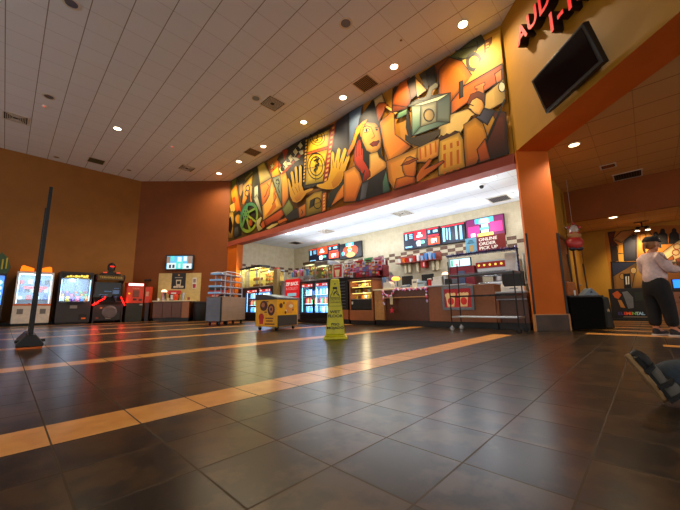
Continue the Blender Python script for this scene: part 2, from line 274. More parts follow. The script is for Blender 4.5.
# ------------------------------------------------------------------ lamp powers (watts) and exposure
P_MURAL=350; P_LOBBY=300; P_KIT=10.5; P_HALL=170; P_GAME=13; P_NEON=6; P_COOL=42; P_WARMER=22
WORLD_C=(1.0,.94,.88); WORLD_S=1.08; EXPO=0.0
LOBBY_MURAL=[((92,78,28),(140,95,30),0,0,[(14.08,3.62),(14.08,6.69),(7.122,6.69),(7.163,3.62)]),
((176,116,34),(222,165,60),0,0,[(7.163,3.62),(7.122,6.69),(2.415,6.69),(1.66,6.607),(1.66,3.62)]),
((150,120,36),(90,90,30),90,1,[(14.08,6.69),(13.965,6.69),(13.936,5.088),(14.08,4.477)]),
((118,128,42),(70,84,30),90,1,[(14.038,6.69),(13.502,6.69),(13.51,6.234),(13.988,6.089)]),
((236,160,38),(196,92,22),90,1,[(14.056,6.147),(13.522,6.395),(12.917,4.862),(13.211,4.792),(13.608,5.169),(13.872,5.622)]),
((190,80,20),(190,80,20),0,1,[(13.804,5.723),(13.623,5.756),(13.516,5.534),(13.629,5.445),(13.789,5.539)]),
((226,190,96),(226,190,96),0,1,[(14.08,5.413),(14.08,5.439),(13.632,5.485),(13.51,5.07),(13.895,4.962)]),
((222,186,96),(160,120,50),90,1,[(14.08,5.088),(13.721,5.079),(13.562,4.585),(13.673,3.737),(14.08,3.802)]),
((22,16,10),(22,16,10),0,1,[(14.08,4.21),(14.08,4.786),(13.948,4.857),(13.692,4.345),(13.876,3.997),(14.077,4.186)]),
((70,66,48),(40,36,24),90,1,[(13.583,4.857),(13.153,4.99),(12.849,4.699),(12.853,3.75),(13.493,3.708),(13.662,4.339)]),
((228,178,66),(190,120,40),0,1,[(12.892,4.509),(12.902,4.438),(12.939,4.38),(13.002,4.34),(13.084,4.322),(13.177,4.329),(13.272,4.359),(13.361,4.41),(13.435,4.478),(13.485,4.555),(13.506,4.635),(13.497,4.708),(13.457,4.767),(13.392,4.807),(13.307,4.823),(13.212,4.815),(13.117,4.782),(13.03,4.73),(12.959,4.662),(12.912,4.586)]),
((96,100,90),(50,50,46),90,1,[(13.534,4.239),(13.185,4.249),(13.043,3.855),(13.345,3.684),(13.579,3.872)]),
((78,74,36),(46,44,24),90,1,[(13.528,6.69),(11.694,6.69),(11.566,6.478),(11.649,5.639),(11.928,4.926),(12.962,5.321),(13.243,6.237)]),
((190,150,80),(190,150,80),0,1,[(13.213,6.228),(12.926,6.238),(12.823,5.965),(13.054,5.609),(13.182,5.795)]),
((216,176,66),(224,140,34),90,1,[(12.917,6.106),(12.035,6.392),(12.149,5.631),(12.74,5.133),(12.914,5.235),(12.807,5.734)]),
((150,140,60),(150,140,60),0,1,[(12.753,6.401),(12.124,6.569),(11.987,6.466),(12.675,6.264)]),
((22,16,10),(22,16,10),0,0,[(12.239,5.803),(12.254,5.743),(12.316,5.783),(12.306,5.821)]),
((22,16,10),(22,16,10),0,0,[(12.254,5.743),(12.303,5.705),(12.348,5.759),(12.316,5.783)]),
((22,16,10),(22,16,10),0,0,[(12.303,5.705),(12.378,5.697),(12.396,5.753),(12.348,5.759)]),
((22,16,10),(22,16,10),0,0,[(12.378,5.697),(12.463,5.72),(12.451,5.769),(12.396,5.753)]),
((22,16,10),(22,16,10),0,0,[(12.463,5.72),(12.543,5.77),(12.502,5.801),(12.451,5.769)]),
((22,16,10),(22,16,10),0,0,[(12.543,5.77),(12.601,5.838),(12.539,5.844),(12.502,5.801)]),
((22,16,10),(22,16,10),0,0,[(12.601,5.838),(12.624,5.91),(12.554,5.89),(12.539,5.844)]),
((22,16,10),(22,16,10),0,0,[(12.624,5.91),(12.609,5.971),(12.545,5.929),(12.554,5.89)]),
((22,16,10),(22,16,10),0,0,[(12.609,5.971),(12.558,6.009),(12.512,5.954),(12.545,5.929)]),
((22,16,10),(22,16,10),0,0,[(12.558,6.009),(12.482,6.016),(12.463,5.958),(12.512,5.954)]),
((22,16,10),(22,16,10),0,0,[(12.482,6.016),(12.396,5.991),(12.408,5.943),(12.463,5.958)]),
((22,16,10),(22,16,10),0,0,[(12.396,5.991),(12.317,5.94),(12.357,5.91),(12.408,5.943)]),
((22,16,10),(22,16,10),0,0,[(12.317,5.94),(12.261,5.873),(12.321,5.867),(12.357,5.91)]),
((22,16,10),(22,16,10),0,0,[(12.261,5.873),(12.239,5.803),(12.306,5.821),(12.321,5.867)]),
((22,16,10),(22,16,10),0,0,[(12.306,5.585),(12.32,5.519),(12.383,5.561),(12.374,5.603)]),
((22,16,10),(22,16,10),0,0,[(12.32,5.519),(12.37,5.476),(12.415,5.533),(12.383,5.561)]),
((22,16,10),(22,16,10),0,0,[(12.37,5.476),(12.444,5.464),(12.463,5.525),(12.415,5.533)]),
((22,16,10),(22,16,10),0,0,[(12.444,5.464),(12.53,5.486),(12.519,5.54),(12.463,5.525)]),
((22,16,10),(22,16,10),0,0,[(12.53,5.486),(12.61,5.538),(12.57,5.573),(12.519,5.54)]),
((22,16,10),(22,16,10),0,0,[(12.61,5.538),(12.669,5.61),(12.607,5.62),(12.57,5.573)]),
((22,16,10),(22,16,10),0,0,[(12.669,5.61),(12.693,5.688),(12.623,5.67),(12.607,5.62)]),
((22,16,10),(22,16,10),0,0,[(12.693,5.688),(12.678,5.756),(12.613,5.713),(12.623,5.67)]),
((22,16,10),(22,16,10),0,0,[(12.678,5.756),(12.627,5.8),(12.581,5.741),(12.613,5.713)]),
((22,16,10),(22,16,10),0,0,[(12.627,5.8),(12.551,5.81),(12.532,5.748),(12.581,5.741)]),
((22,16,10),(22,16,10),0,0,[(12.551,5.81),(12.464,5.787),(12.476,5.733),(12.532,5.748)]),
((22,16,10),(22,16,10),0,0,[(12.464,5.787),(12.385,5.734),(12.425,5.699),(12.476,5.733)]),
((22,16,10),(22,16,10),0,0,[(12.385,5.734),(12.329,5.662),(12.389,5.653),(12.425,5.699)]),
((22,16,10),(22,16,10),0,0,[(12.329,5.662),(12.306,5.585),(12.374,5.603),(12.389,5.653)]),
((22,16,10),(22,16,10),0,0,[(12.418,6.033),(12.268,5.768),(12.205,5.762),(12.354,6.026)]),
((22,16,10),(22,16,10),0,0,[(12.27,5.775),(12.28,5.484),(12.212,5.465),(12.203,5.755)]),
((22,16,10),(22,16,10),0,0,[(12.268,5.494),(12.507,5.446),(12.461,5.406),(12.224,5.454)]),
((226,150,40),(226,150,40),0,1,[(12.252,6.028),(12.029,5.817),(12.106,5.329),(11.928,4.926),(12.127,5.009)]),
((206,208,172),(170,176,140),90,1,[(11.871,5.758),(11.519,5.781),(11.516,5.214),(11.739,5.178),(11.87,5.269)]),
((196,196,160),(90,92,70),90,1,[(11.894,5.239),(11.622,5.347),(11.114,4.313),(11.206,4.265)]),
((60,56,28),(36,32,18),90,1,[(11.701,6.668),(11.43,6.69),(11.122,6.69),(11.444,5.759),(11.091,4.322),(11.499,5.104)]),
((70,52,22),(40,32,16),0,1,[(11.496,4.222),(11.577,4.068),(11.702,3.938),(11.863,3.841),(12.051,3.784),(12.255,3.772),(12.46,3.806),(12.654,3.886),(12.821,4.008),(12.949,4.163),(13.028,4.341),(13.051,4.529),(13.015,4.713),(12.924,4.878),(12.783,5.013),(12.606,5.107),(12.405,5.154),(12.195,5.153),(11.992,5.105),(11.809,5.014),(11.656,4.888),(11.544,4.735),(11.478,4.567),(11.462,4.392)]),
((160,176,64),(160,176,64),0,0,[(11.47,4.197),(11.497,4.133),(11.638,4.192),(11.616,4.244)]),
((160,176,64),(160,176,64),0,0,[(11.497,4.133),(11.532,4.072),(11.666,4.144),(11.638,4.192)]),
((160,176,64),(160,176,64),0,0,[(11.532,4.072),(11.575,4.015),(11.7,4.098),(11.666,4.144)]),
((160,176,64),(160,176,64),0,0,[(11.575,4.015),(11.624,3.962),(11.739,4.056),(11.7,4.098)]),
((169,179,60),(169,179,60),0,0,[(11.62,3.966),(11.675,3.918),(11.78,4.021),(11.736,4.06)]),
((169,179,60),(169,179,60),0,0,[(11.675,3.918),(11.737,3.875),(11.83,3.988),(11.78,4.021)]),
((169,179,60),(169,179,60),0,0,[(11.737,3.875),(11.803,3.839),(11.883,3.959),(11.83,3.988)]),
((169,179,60),(169,179,60),0,0,[(11.803,3.839),(11.875,3.808),(11.941,3.935),(11.883,3.959)]),
((168,179,60),(168,179,60),0,0,[(11.869,3.81),(11.945,3.786),(11.996,3.918),(11.936,3.936)]),
((168,179,60),(168,179,60),0,0,[(11.945,3.786),(12.024,3.769),(12.059,3.904),(11.996,3.918)]),
((168,179,60),(168,179,60),0,0,[(12.024,3.769),(12.105,3.759),(12.124,3.897),(12.059,3.904)]),
((168,179,60),(168,179,60),0,0,[(12.105,3.759),(12.188,3.757),(12.19,3.896),(12.124,3.897)]),
((159,175,65),(159,175,65),0,0,[(12.181,3.757),(12.265,3.762),(12.251,3.9),(12.185,3.895)]),
((159,175,65),(159,175,65),0,0,[(12.265,3.762),(12.349,3.774),(12.318,3.91),(12.251,3.9)]),
((159,175,65),(159,175,65),0,0,[(12.349,3.774),(12.432,3.794),(12.383,3.926),(12.318,3.91)]),
((159,175,65),(159,175,65),0,0,[(12.432,3.794),(12.513,3.822),(12.447,3.949),(12.383,3.926)]),
((144,169,72),(144,169,72),0,0,[(12.506,3.819),(12.585,3.854),(12.504,3.974),(12.442,3.947)]),
((144,169,72),(144,169,72),0,0,[(12.585,3.854),(12.659,3.895),(12.562,4.007),(12.504,3.974)]),
((144,169,72),(144,169,72),0,0,[(12.659,3.895),(12.728,3.943),(12.617,4.045),(12.562,4.007)]),
((144,169,72),(144,169,72),0,0,[(12.728,3.943),(12.792,3.997),(12.667,4.088),(12.617,4.045)]),
((124,161,82),(124,161,82),0,0,[(12.787,3.992),(12.845,4.051),(12.708,4.131),(12.663,4.084)]),
((124,161,82),(124,161,82),0,0,[(12.845,4.051),(12.896,4.115),(12.748,4.182),(12.708,4.131)]),
((124,161,82),(124,161,82),0,0,[(12.896,4.115),(12.939,4.183),(12.781,4.235),(12.748,4.182)]),
((124,161,82),(124,161,82),0,0,[(12.939,4.183),(12.973,4.254),(12.808,4.291),(12.781,4.235)]),
((103,153,93),(103,153,93),0,0,[(12.97,4.248),(12.996,4.321),(12.826,4.345),(12.806,4.287)]),
((103,153,93),(103,153,93),0,0,[(12.996,4.321),(13.013,4.396),(12.839,4.404),(12.826,4.345)]),
((103,153,93),(103,153,93),0,0,[(13.013,4.396),(13.019,4.472),(12.844,4.463),(12.839,4.404)]),
((103,153,93),(103,153,93),0,0,[(13.019,4.472),(13.017,4.547),(12.842,4.522),(12.844,4.463)]),
((85,146,102),(85,146,102),0,0,[(13.017,4.541),(13.005,4.615),(12.833,4.576),(12.842,4.517)]),
((85,146,102),(85,146,102),0,0,[(13.005,4.615),(12.984,4.687),(12.816,4.632),(12.833,4.576)]),
((85,146,102),(85,146,102),0,0,[(12.984,4.687),(12.953,4.756),(12.792,4.686),(12.816,4.632)]),
((85,146,102),(85,146,102),0,0,[(12.953,4.756),(12.913,4.821),(12.761,4.737),(12.792,4.686)]),
((73,141,108),(73,141,108),0,0,[(12.917,4.815),(12.869,4.876),(12.726,4.781),(12.763,4.733)]),
((73,141,108),(73,141,108),0,0,[(12.869,4.876),(12.814,4.931),(12.683,4.824),(12.726,4.781)]),
((73,141,108),(73,141,108),0,0,[(12.814,4.931),(12.752,4.98),(12.634,4.863),(12.683,4.824)]),
((73,141,108),(73,141,108),0,0,[(12.752,4.98),(12.684,5.022),(12.581,4.897),(12.634,4.863)]),
((70,140,109),(70,140,109),0,0,[(12.689,5.019),(12.616,5.054),(12.528,4.922),(12.585,4.894)]),
((70,140,109),(70,140,109),0,0,[(12.616,5.054),(12.538,5.082),(12.466,4.945),(12.528,4.922)]),
((70,140,109),(70,140,109),0,0,[(12.538,5.082),(12.457,5.102),(12.402,4.961),(12.466,4.945)]),
((70,140,109),(70,140,109),0,0,[(12.457,5.102),(12.373,5.115),(12.337,4.971),(12.402,4.961)]),
((74,141,107),(74,141,107),0,0,[(12.38,5.114),(12.295,5.119),(12.275,4.975),(12.342,4.971)]),
((74,141,107),(74,141,107),0,0,[(12.295,5.119),(12.21,5.116),(12.207,4.973),(12.275,4.975)]),
((74,141,107),(74,141,107),0,0,[(12.21,5.116),(12.125,5.105),(12.14,4.965),(12.207,4.973)]),
((74,141,107),(74,141,107),0,0,[(12.125,5.105),(12.042,5.086),(12.074,4.951),(12.14,4.965)]),
((87,146,101),(87,146,101),0,0,[(12.049,5.088),(11.968,5.063),(12.015,4.933),(12.08,4.952)]),
((87,146,101),(87,146,101),0,0,[(11.968,5.063),(11.89,5.031),(11.953,4.908),(12.015,4.933)]),
((87,146,101),(87,146,101),0,0,[(11.89,5.031),(11.816,4.992),(11.895,4.877),(11.953,4.908)]),
((87,146,101),(87,146,101),0,0,[(11.816,4.992),(11.748,4.948),(11.84,4.842),(11.895,4.877)]),
((105,154,92),(105,154,92),0,0,[(11.753,4.952),(11.689,4.902),(11.793,4.806),(11.844,4.845)]),
((105,154,92),(105,154,92),0,0,[(11.689,4.902),(11.632,4.847),(11.747,4.763),(11.793,4.806)]),
((105,154,92),(105,154,92),0,0,[(11.632,4.847),(11.581,4.788),(11.706,4.716),(11.747,4.763)]),
((105,154,92),(105,154,92),0,0,[(11.581,4.788),(11.537,4.726),(11.671,4.666),(11.706,4.716)]),
((126,162,81),(126,162,81),0,0,[(11.541,4.731),(11.504,4.666),(11.644,4.619),(11.673,4.67)]),
((126,162,81),(126,162,81),0,0,[(11.504,4.666),(11.475,4.599),(11.62,4.565),(11.644,4.619)]),
((126,162,81),(126,162,81),0,0,[(11.475,4.599),(11.454,4.53),(11.603,4.51),(11.62,4.565)]),
((126,162,81),(126,162,81),0,0,[(11.454,4.53),(11.441,4.46),(11.593,4.454),(11.603,4.51)]),
((145,170,72),(145,170,72),0,0,[(11.442,4.466),(11.437,4.396),(11.59,4.403),(11.594,4.459)]),
((145,170,72),(145,170,72),0,0,[(11.437,4.396),(11.44,4.326),(11.592,4.347),(11.59,4.403)]),
((145,170,72),(145,170,72),0,0,[(11.44,4.326),(11.452,4.258),(11.602,4.292),(11.592,4.347)]),
((145,170,72),(145,170,72),0,0,[(11.452,4.258),(11.472,4.191),(11.617,4.239),(11.602,4.292)]),
((168,179,60),(168,179,60),0,0,[(12.515,4.626),(11.584,4.056),(11.49,4.108),(12.411,4.678)]),
((156,174,66),(156,174,66),0,0,[(12.548,4.658),(12.095,3.778),(11.934,3.773),(12.378,4.646)]),
((107,154,91),(107,154,91),0,0,[(12.549,4.684),(12.821,4.15),(12.645,4.092),(12.377,4.621)]),
((71,140,109),(71,140,109),0,0,[(12.445,4.694),(12.89,4.849),(12.928,4.764),(12.481,4.611)]),
((85,146,102),(85,146,102),0,0,[(12.375,4.625),(12.25,5.075),(12.424,5.133),(12.551,4.68)]),
((132,165,78),(132,165,78),0,0,[(12.416,4.602),(11.643,4.678),(11.729,4.777),(12.51,4.703)]),
((92,150,100),(120,160,80),0,0,[(12.167,4.588),(12.184,4.499),(12.243,4.433),(12.335,4.399),(12.447,4.403),(12.563,4.446),(12.665,4.521),(12.737,4.616),(12.767,4.718),(12.75,4.81),(12.689,4.878),(12.593,4.91),(12.479,4.903),(12.363,4.858),(12.264,4.782),(12.195,4.688)]),
((22,16,10),(22,16,10),0,0,[(12.244,4.605),(12.255,4.582),(12.285,4.578),(12.316,4.595),(12.33,4.624),(12.319,4.647),(12.289,4.651),(12.259,4.634)]),
((22,16,10),(22,16,10),0,0,[(12.324,4.498),(12.335,4.475),(12.365,4.47),(12.396,4.487),(12.41,4.516),(12.399,4.539),(12.369,4.543),(12.338,4.526)]),
((22,16,10),(22,16,10),0,0,[(12.5,4.535),(12.511,4.512),(12.541,4.507),(12.573,4.524),(12.588,4.553),(12.576,4.577),(12.546,4.581),(12.514,4.563)]),
((22,16,10),(22,16,10),0,0,[(12.597,4.682),(12.609,4.658),(12.639,4.654),(12.671,4.672),(12.686,4.701),(12.675,4.724),(12.644,4.728),(12.612,4.711)]),
((22,16,10),(22,16,10),0,0,[(12.516,4.79),(12.527,4.767),(12.558,4.763),(12.59,4.781),(12.604,4.81),(12.593,4.833),(12.562,4.837),(12.531,4.819)]),
((22,16,10),(22,16,10),0,0,[(12.339,4.751),(12.35,4.727),(12.38,4.724),(12.412,4.741),(12.426,4.77),(12.415,4.793),(12.385,4.797),(12.353,4.779)]),
((196,104,30),(150,70,20),0,1,[(11.834,4.132),(11.853,4.052),(11.915,4.003),(12.004,3.997),(12.096,4.037),(12.167,4.113),(12.197,4.203),(12.177,4.284),(12.114,4.334),(12.024,4.338),(11.932,4.297),(11.863,4.221)]),
((226,196,84),(190,170,84),40,1,[(11.662,6.64),(11.31,6.69),(11.132,6.69),(10.553,5.795),(11.394,5.738)]),
((170,120,40),(190,90,26),90,1,[(11.001,6.649),(10.064,6.666),(10.017,6.11),(10.554,5.822)]),
((216,206,140),(150,150,90),90,1,[(10.509,6.466),(10.451,6.304),(10.282,6.247),(10.415,6.204),(10.359,6.046),(10.499,6.177),(10.636,6.134),(10.588,6.261),(10.732,6.397),(10.558,6.34)]),
((240,180,46),(214,140,30),90,1,[(10.572,6.019),(10.103,6.139),(9.943,5.728),(10.496,5.764)]),
((176,76,26),(120,60,24),90,1,[(10.06,6.529),(9.774,6.494),(9.656,5.86),(9.943,5.741),(10.081,6.132)]),
((236,160,50),(206,110,26),90,1,[(11.394,5.73),(10.53,5.774),(10.641,5.089),(11.085,4.713),(11.206,4.79)]),
((232,200,110),(240,176,60),90,1,[(11.179,4.715),(10.927,4.824),(10.662,5.061),(10.586,5.445),(10.504,5.658),(9.784,4.355),(11.081,4.078)]),
((232,150,44),(206,112,30),90,0,[(10.316,5.302),(10.153,4.896),(10.253,4.673),(10.16,4.443),(10.588,4.246),(10.902,4.214),(10.487,4.519),(10.363,4.739),(10.417,5.064)]),
((150,70,20),(150,70,20),0,0,[(10.889,5.624),(10.71,5.436),(10.665,5.443),(10.843,5.631)]),
((150,70,20),(150,70,20),0,0,[(10.713,5.455),(10.857,5.324),(10.805,5.294),(10.662,5.425)]),
((150,70,20),(150,70,20),0,0,[(10.859,5.322),(10.967,5.146),(10.911,5.121),(10.803,5.296)]),
((150,70,20),(150,70,20),0,0,[(10.963,5.15),(11.1,5.083),(11.053,5.049),(10.916,5.117)]),
((140,70,22),(140,70,22),0,0,[(10.202,5.177),(10.327,5.045),(10.287,5.024),(10.162,5.154)]),
((140,70,22),(140,70,22),0,0,[(10.327,5.034),(10.191,4.835),(10.153,4.836),(10.288,5.035)]),
((140,70,22),(140,70,22),0,0,[(10.191,4.847),(10.338,4.74),(10.301,4.717),(10.154,4.824)]),
((140,70,22),(140,70,22),0,0,[(10.339,4.739),(10.466,4.619),(10.426,4.597),(10.3,4.718)]),
((150,158,122),(96,104,84),90,1,[(10.462,5.74),(9.922,5.722),(9.672,4.739),(9.806,4.411),(10.18,5.099)]),
((44,44,34),(44,44,34),0,0,[(10.236,5.563),(10.022,5.566),(10.047,5.603),(10.261,5.601)]),
((44,44,34),(44,44,34),0,0,[(10.06,5.59),(10.002,5.375),(9.95,5.365),(10.008,5.579)]),
((44,44,34),(44,44,34),0,0,[(10.001,5.382),(10.102,5.214),(10.051,5.19),(9.95,5.357)]),
((44,44,34),(44,44,34),0,0,[(10.101,5.203),(9.968,4.971),(9.92,4.97),(10.052,5.201)]),
((40,40,30),(40,40,30),0,0,[(9.977,5.423),(9.993,5.378),(10.03,5.405),(10.019,5.435)]),
((40,40,30),(40,40,30),0,0,[(9.993,5.378),(10.038,5.355),(10.061,5.39),(10.03,5.405)]),
((40,40,30),(40,40,30),0,0,[(10.038,5.355),(10.102,5.36),(10.103,5.394),(10.061,5.39)]),
((40,40,30),(40,40,30),0,0,[(10.102,5.36),(10.167,5.392),(10.147,5.415),(10.103,5.394)]),
((40,40,30),(40,40,30),0,0,[(10.167,5.392),(10.216,5.443),(10.179,5.449),(10.147,5.415)]),
((40,40,30),(40,40,30),0,0,[(10.216,5.443),(10.235,5.498),(10.192,5.485),(10.179,5.449)]),
((40,40,30),(40,40,30),0,0,[(10.235,5.498),(10.219,5.543),(10.181,5.516),(10.192,5.485)]),
((40,40,30),(40,40,30),0,0,[(10.219,5.543),(10.172,5.566),(10.15,5.531),(10.181,5.516)]),
((40,40,30),(40,40,30),0,0,[(10.172,5.566),(10.108,5.56),(10.107,5.527),(10.15,5.531)]),
((40,40,30),(40,40,30),0,0,[(10.108,5.56),(10.043,5.528),(10.064,5.505),(10.107,5.527)]),
((40,40,30),(40,40,30),0,0,[(10.043,5.528),(9.995,5.477),(10.032,5.472),(10.064,5.505)]),
((40,40,30),(40,40,30),0,0,[(9.995,5.477),(9.977,5.423),(10.019,5.435),(10.032,5.472)]),
((232,184,84),(206,140,50),90,1,[(9.922,5.735),(9.636,5.867),(9.586,4.497),(9.721,4.278)]),
((206,100,28),(150,66,20),90,1,[(11.08,4.064),(9.682,4.307),(9.597,4.063),(9.914,3.855),(10.464,3.863),(10.884,3.78)]),
((222,204,134),(190,160,90),0,1,[(10.694,3.62),(10.881,3.707),(10.462,3.798),(10.036,3.791),(9.911,3.729),(10.243,3.66),(10.597,3.62)]),
((216,206,150),(170,150,90),90,1,[(11.539,4.177),(11.206,4.265),(11.133,4.196),(11.31,3.928),(11.018,3.706),(11.393,3.666),(11.551,3.94)]),
((196,100,30),(196,100,30),0,1,[(11.239,3.948),(11.011,4.07),(10.884,3.78),(11.065,3.715)]),
((206,120,40),(150,80,26),90,1,[(9.985,3.8),(9.652,3.889),(9.431,3.66),(9.929,3.632)]),
((66,58,26),(38,34,16),90,1,[(10.163,6.455),(9.692,6.664),(9.215,6.69),(8.376,6.69),(8.368,4.885),(9.381,5.283),(9.557,5.732)]),
((226,214,160),(226,214,160),0,1,[(10.029,5.994),(8.599,6.648),(8.435,6.464),(9.809,5.694)]),
((22,16,10),(22,16,10),0,0,[(9.888,6.045),(9.75,6.118),(9.584,5.931),(9.72,5.843)]),
((22,16,10),(22,16,10),0,0,[(9.567,6.189),(9.433,6.26),(9.273,6.073),(9.405,5.988)]),
((22,16,10),(22,16,10),0,0,[(9.256,6.328),(9.125,6.397),(8.972,6.212),(9.1,6.128)]),
((22,16,10),(22,16,10),0,0,[(8.954,6.463),(8.827,6.53),(8.679,6.346),(8.803,6.265)]),
((22,16,10),(22,16,10),0,0,[(8.66,6.594),(8.538,6.659),(8.395,6.477),(8.516,6.397)]),
((176,84,30),(176,84,30),0,0,[(9.749,5.641),(8.383,6.147),(8.485,6.251),(9.87,5.749)]),
((220,214,176),(220,214,176),0,1,[(9.232,6.233),(8.885,6.081),(8.676,5.924),(8.947,5.933)]),
((220,214,176),(220,214,176),0,1,[(9.565,6.115),(9.273,6.03),(9.161,5.891),(9.449,5.944)]),
((220,214,176),(220,214,176),0,1,[(8.804,6.293),(8.535,6.264),(8.473,6.075),(8.636,6.077)]),
((220,214,176),(220,214,176),0,1,[(9.934,6.001),(9.677,5.991),(9.537,5.835),(9.789,5.806)]),
((22,16,10),(22,16,10),0,0,[(9.628,5.857),(9.653,5.805),(9.722,5.79),(9.809,5.817),(9.88,5.878),(9.909,5.948),(9.884,6.001),(9.814,6.016),(9.727,5.987),(9.656,5.927)]),
((236,184,70),(206,120,34),90,1,[(9.809,5.694),(9.557,5.718),(9.38,5.247),(9.357,4.607),(9.729,4.261),(9.785,4.715)]),
((150,158,92),(110,110,60),90,1,[(9.774,4.25),(9.335,4.566),(9.051,4.187),(9.047,3.916),(9.519,3.908)]),
((52,50,46),(52,50,46),0,1,[(9.519,3.908),(9.07,4.07),(8.822,4.094),(8.737,3.717),(9.406,3.719)]),
((210,136,54),(170,90,30),90,1,[(8.761,4.087),(8.346,4.166),(8.325,3.695),(8.717,3.673)]),
((22,16,10),(22,16,10),0,0,[(8.616,3.98),(8.517,3.859),(8.484,3.866),(8.583,3.987)]),
((22,16,10),(22,16,10),0,0,[(8.518,3.873),(8.596,3.792),(8.561,3.772),(8.483,3.853)]),
((206,116,36),(206,116,36),0,1,[(10.04,3.846),(9.519,3.88),(9.407,3.754),(9.966,3.705)]),
((170,70,30),(170,70,30),0,1,[(9.809,6.69),(9.553,6.69),(9.393,6.554),(9.682,6.214)]),
((36,28,14),(36,28,14),0,0,[(8.376,6.665),(6.926,6.597),(7.191,4.608),(7.361,4.595),(8.466,4.712),(8.546,4.855)]),
((226,184,44),(206,170,50),90,1,[(8.217,6.566),(7.098,6.476),(7.14,5.874),(8.274,6.044)]),
((22,16,10),(22,16,10),0,0,[(7.326,6.257),(7.346,6.172),(7.379,6.194),(7.361,6.271)]),
((22,16,10),(22,16,10),0,0,[(7.346,6.172),(7.402,6.11),(7.43,6.137),(7.379,6.194)]),
((22,16,10),(22,16,10),0,0,[(7.402,6.11),(7.488,6.077),(7.509,6.107),(7.43,6.137)]),
((22,16,10),(22,16,10),0,0,[(7.488,6.077),(7.599,6.076),(7.61,6.107),(7.509,6.107)]),
((22,16,10),(22,16,10),0,0,[(7.599,6.076),(7.723,6.109),(7.723,6.136),(7.61,6.107)]),
((22,16,10),(22,16,10),0,0,[(7.723,6.109),(7.849,6.172),(7.837,6.194),(7.723,6.136)]),
((22,16,10),(22,16,10),0,0,[(7.849,6.172),(7.964,6.26),(7.942,6.274),(7.837,6.194)]),
((22,16,10),(22,16,10),0,0,[(7.964,6.26),(8.057,6.365),(8.026,6.37),(7.942,6.274)]),
((22,16,10),(22,16,10),0,0,[(8.057,6.365),(8.117,6.477),(8.081,6.471),(8.026,6.37)]),
((22,16,10),(22,16,10),0,0,[(8.117,6.477),(8.138,6.583),(8.099,6.568),(8.081,6.471)]),
((22,16,10),(22,16,10),0,0,[(8.138,6.583),(8.117,6.673),(8.081,6.649),(8.099,6.568)]),
((22,16,10),(22,16,10),0,0,[(8.117,6.673),(8.101,6.69),(8.042,6.69),(8.081,6.649)]),
((22,16,10),(22,16,10),0,0,[(7.654,6.69),(7.595,6.658),(7.606,6.636),(7.706,6.69)]),
((22,16,10),(22,16,10),0,0,[(7.595,6.658),(7.484,6.568),(7.506,6.554),(7.606,6.636)]),
((22,16,10),(22,16,10),0,0,[(7.484,6.568),(7.398,6.464),(7.427,6.46),(7.506,6.554)]),
((22,16,10),(22,16,10),0,0,[(7.398,6.464),(7.344,6.357),(7.377,6.363),(7.427,6.46)]),
((22,16,10),(22,16,10),0,0,[(7.344,6.357),(7.326,6.257),(7.361,6.271),(7.377,6.363)]),
((22,16,10),(22,16,10),0,0,[(7.45,6.307),(7.466,6.241),(7.5,6.264),(7.485,6.321)]),
((22,16,10),(22,16,10),0,0,[(7.466,6.241),(7.513,6.196),(7.541,6.225),(7.5,6.264)]),
((22,16,10),(22,16,10),0,0,[(7.513,6.196),(7.585,6.177),(7.603,6.209),(7.541,6.225)]),
((22,16,10),(22,16,10),0,0,[(7.585,6.177),(7.675,6.187),(7.681,6.217),(7.603,6.209)]),
((22,16,10),(22,16,10),0,0,[(7.675,6.187),(7.77,6.224),(7.764,6.249),(7.681,6.217)]),
((22,16,10),(22,16,10),0,0,[(7.77,6.224),(7.861,6.285),(7.843,6.302),(7.764,6.249)]),
((22,16,10),(22,16,10),0,0,[(7.861,6.285),(7.937,6.362),(7.908,6.37),(7.843,6.302)]),
((22,16,10),(22,16,10),0,0,[(7.937,6.362),(7.986,6.447),(7.95,6.443),(7.908,6.37)]),
((22,16,10),(22,16,10),0,0,[(7.986,6.447),(8.003,6.529),(7.965,6.514),(7.95,6.443)]),
((22,16,10),(22,16,10),0,0,[(8.003,6.529),(7.986,6.597),(7.95,6.572),(7.965,6.514)]),
((22,16,10),(22,16,10),0,0,[(7.986,6.597),(7.936,6.643),(7.907,6.612),(7.95,6.572)]),
((22,16,10),(22,16,10),0,0,[(7.936,6.643),(7.86,6.66),(7.842,6.627),(7.907,6.612)]),
((22,16,10),(22,16,10),0,0,[(7.86,6.66),(7.769,6.648),(7.762,6.617),(7.842,6.627)]),
((22,16,10),(22,16,10),0,0,[(7.769,6.648),(7.672,6.608),(7.679,6.582),(7.762,6.617)]),
((22,16,10),(22,16,10),0,0,[(7.672,6.608),(7.583,6.545),(7.601,6.528),(7.679,6.582)]),
((22,16,10),(22,16,10),0,0,[(7.583,6.545),(7.511,6.468),(7.539,6.461),(7.601,6.528)]),
((22,16,10),(22,16,10),0,0,[(7.511,6.468),(7.465,6.385),(7.499,6.389),(7.539,6.461)]),
((22,16,10),(22,16,10),0,0,[(7.465,6.385),(7.45,6.307),(7.485,6.321),(7.499,6.389)]),
((22,16,10),(22,16,10),0,0,[(7.807,6.544),(7.677,6.437),(7.654,6.457),(7.783,6.564)]),
((22,16,10),(22,16,10),0,0,[(7.683,6.465),(7.776,6.422),(7.741,6.386),(7.648,6.429)]),
((22,16,10),(22,16,10),0,0,[(7.778,6.402),(7.704,6.292),(7.666,6.296),(7.739,6.405)]),
((22,16,10),(22,16,10),0,0,[(7.691,6.313),(7.821,6.337),(7.808,6.3),(7.679,6.276)]),
((22,16,10),(22,16,10),0,0,[(8.193,6.487),(7.166,6.302),(7.172,6.32),(8.2,6.506)]),
((206,96,40),(206,96,40),0,1,[(8.274,6.044),(7.14,5.861),(7.158,5.791),(8.294,5.969)]),
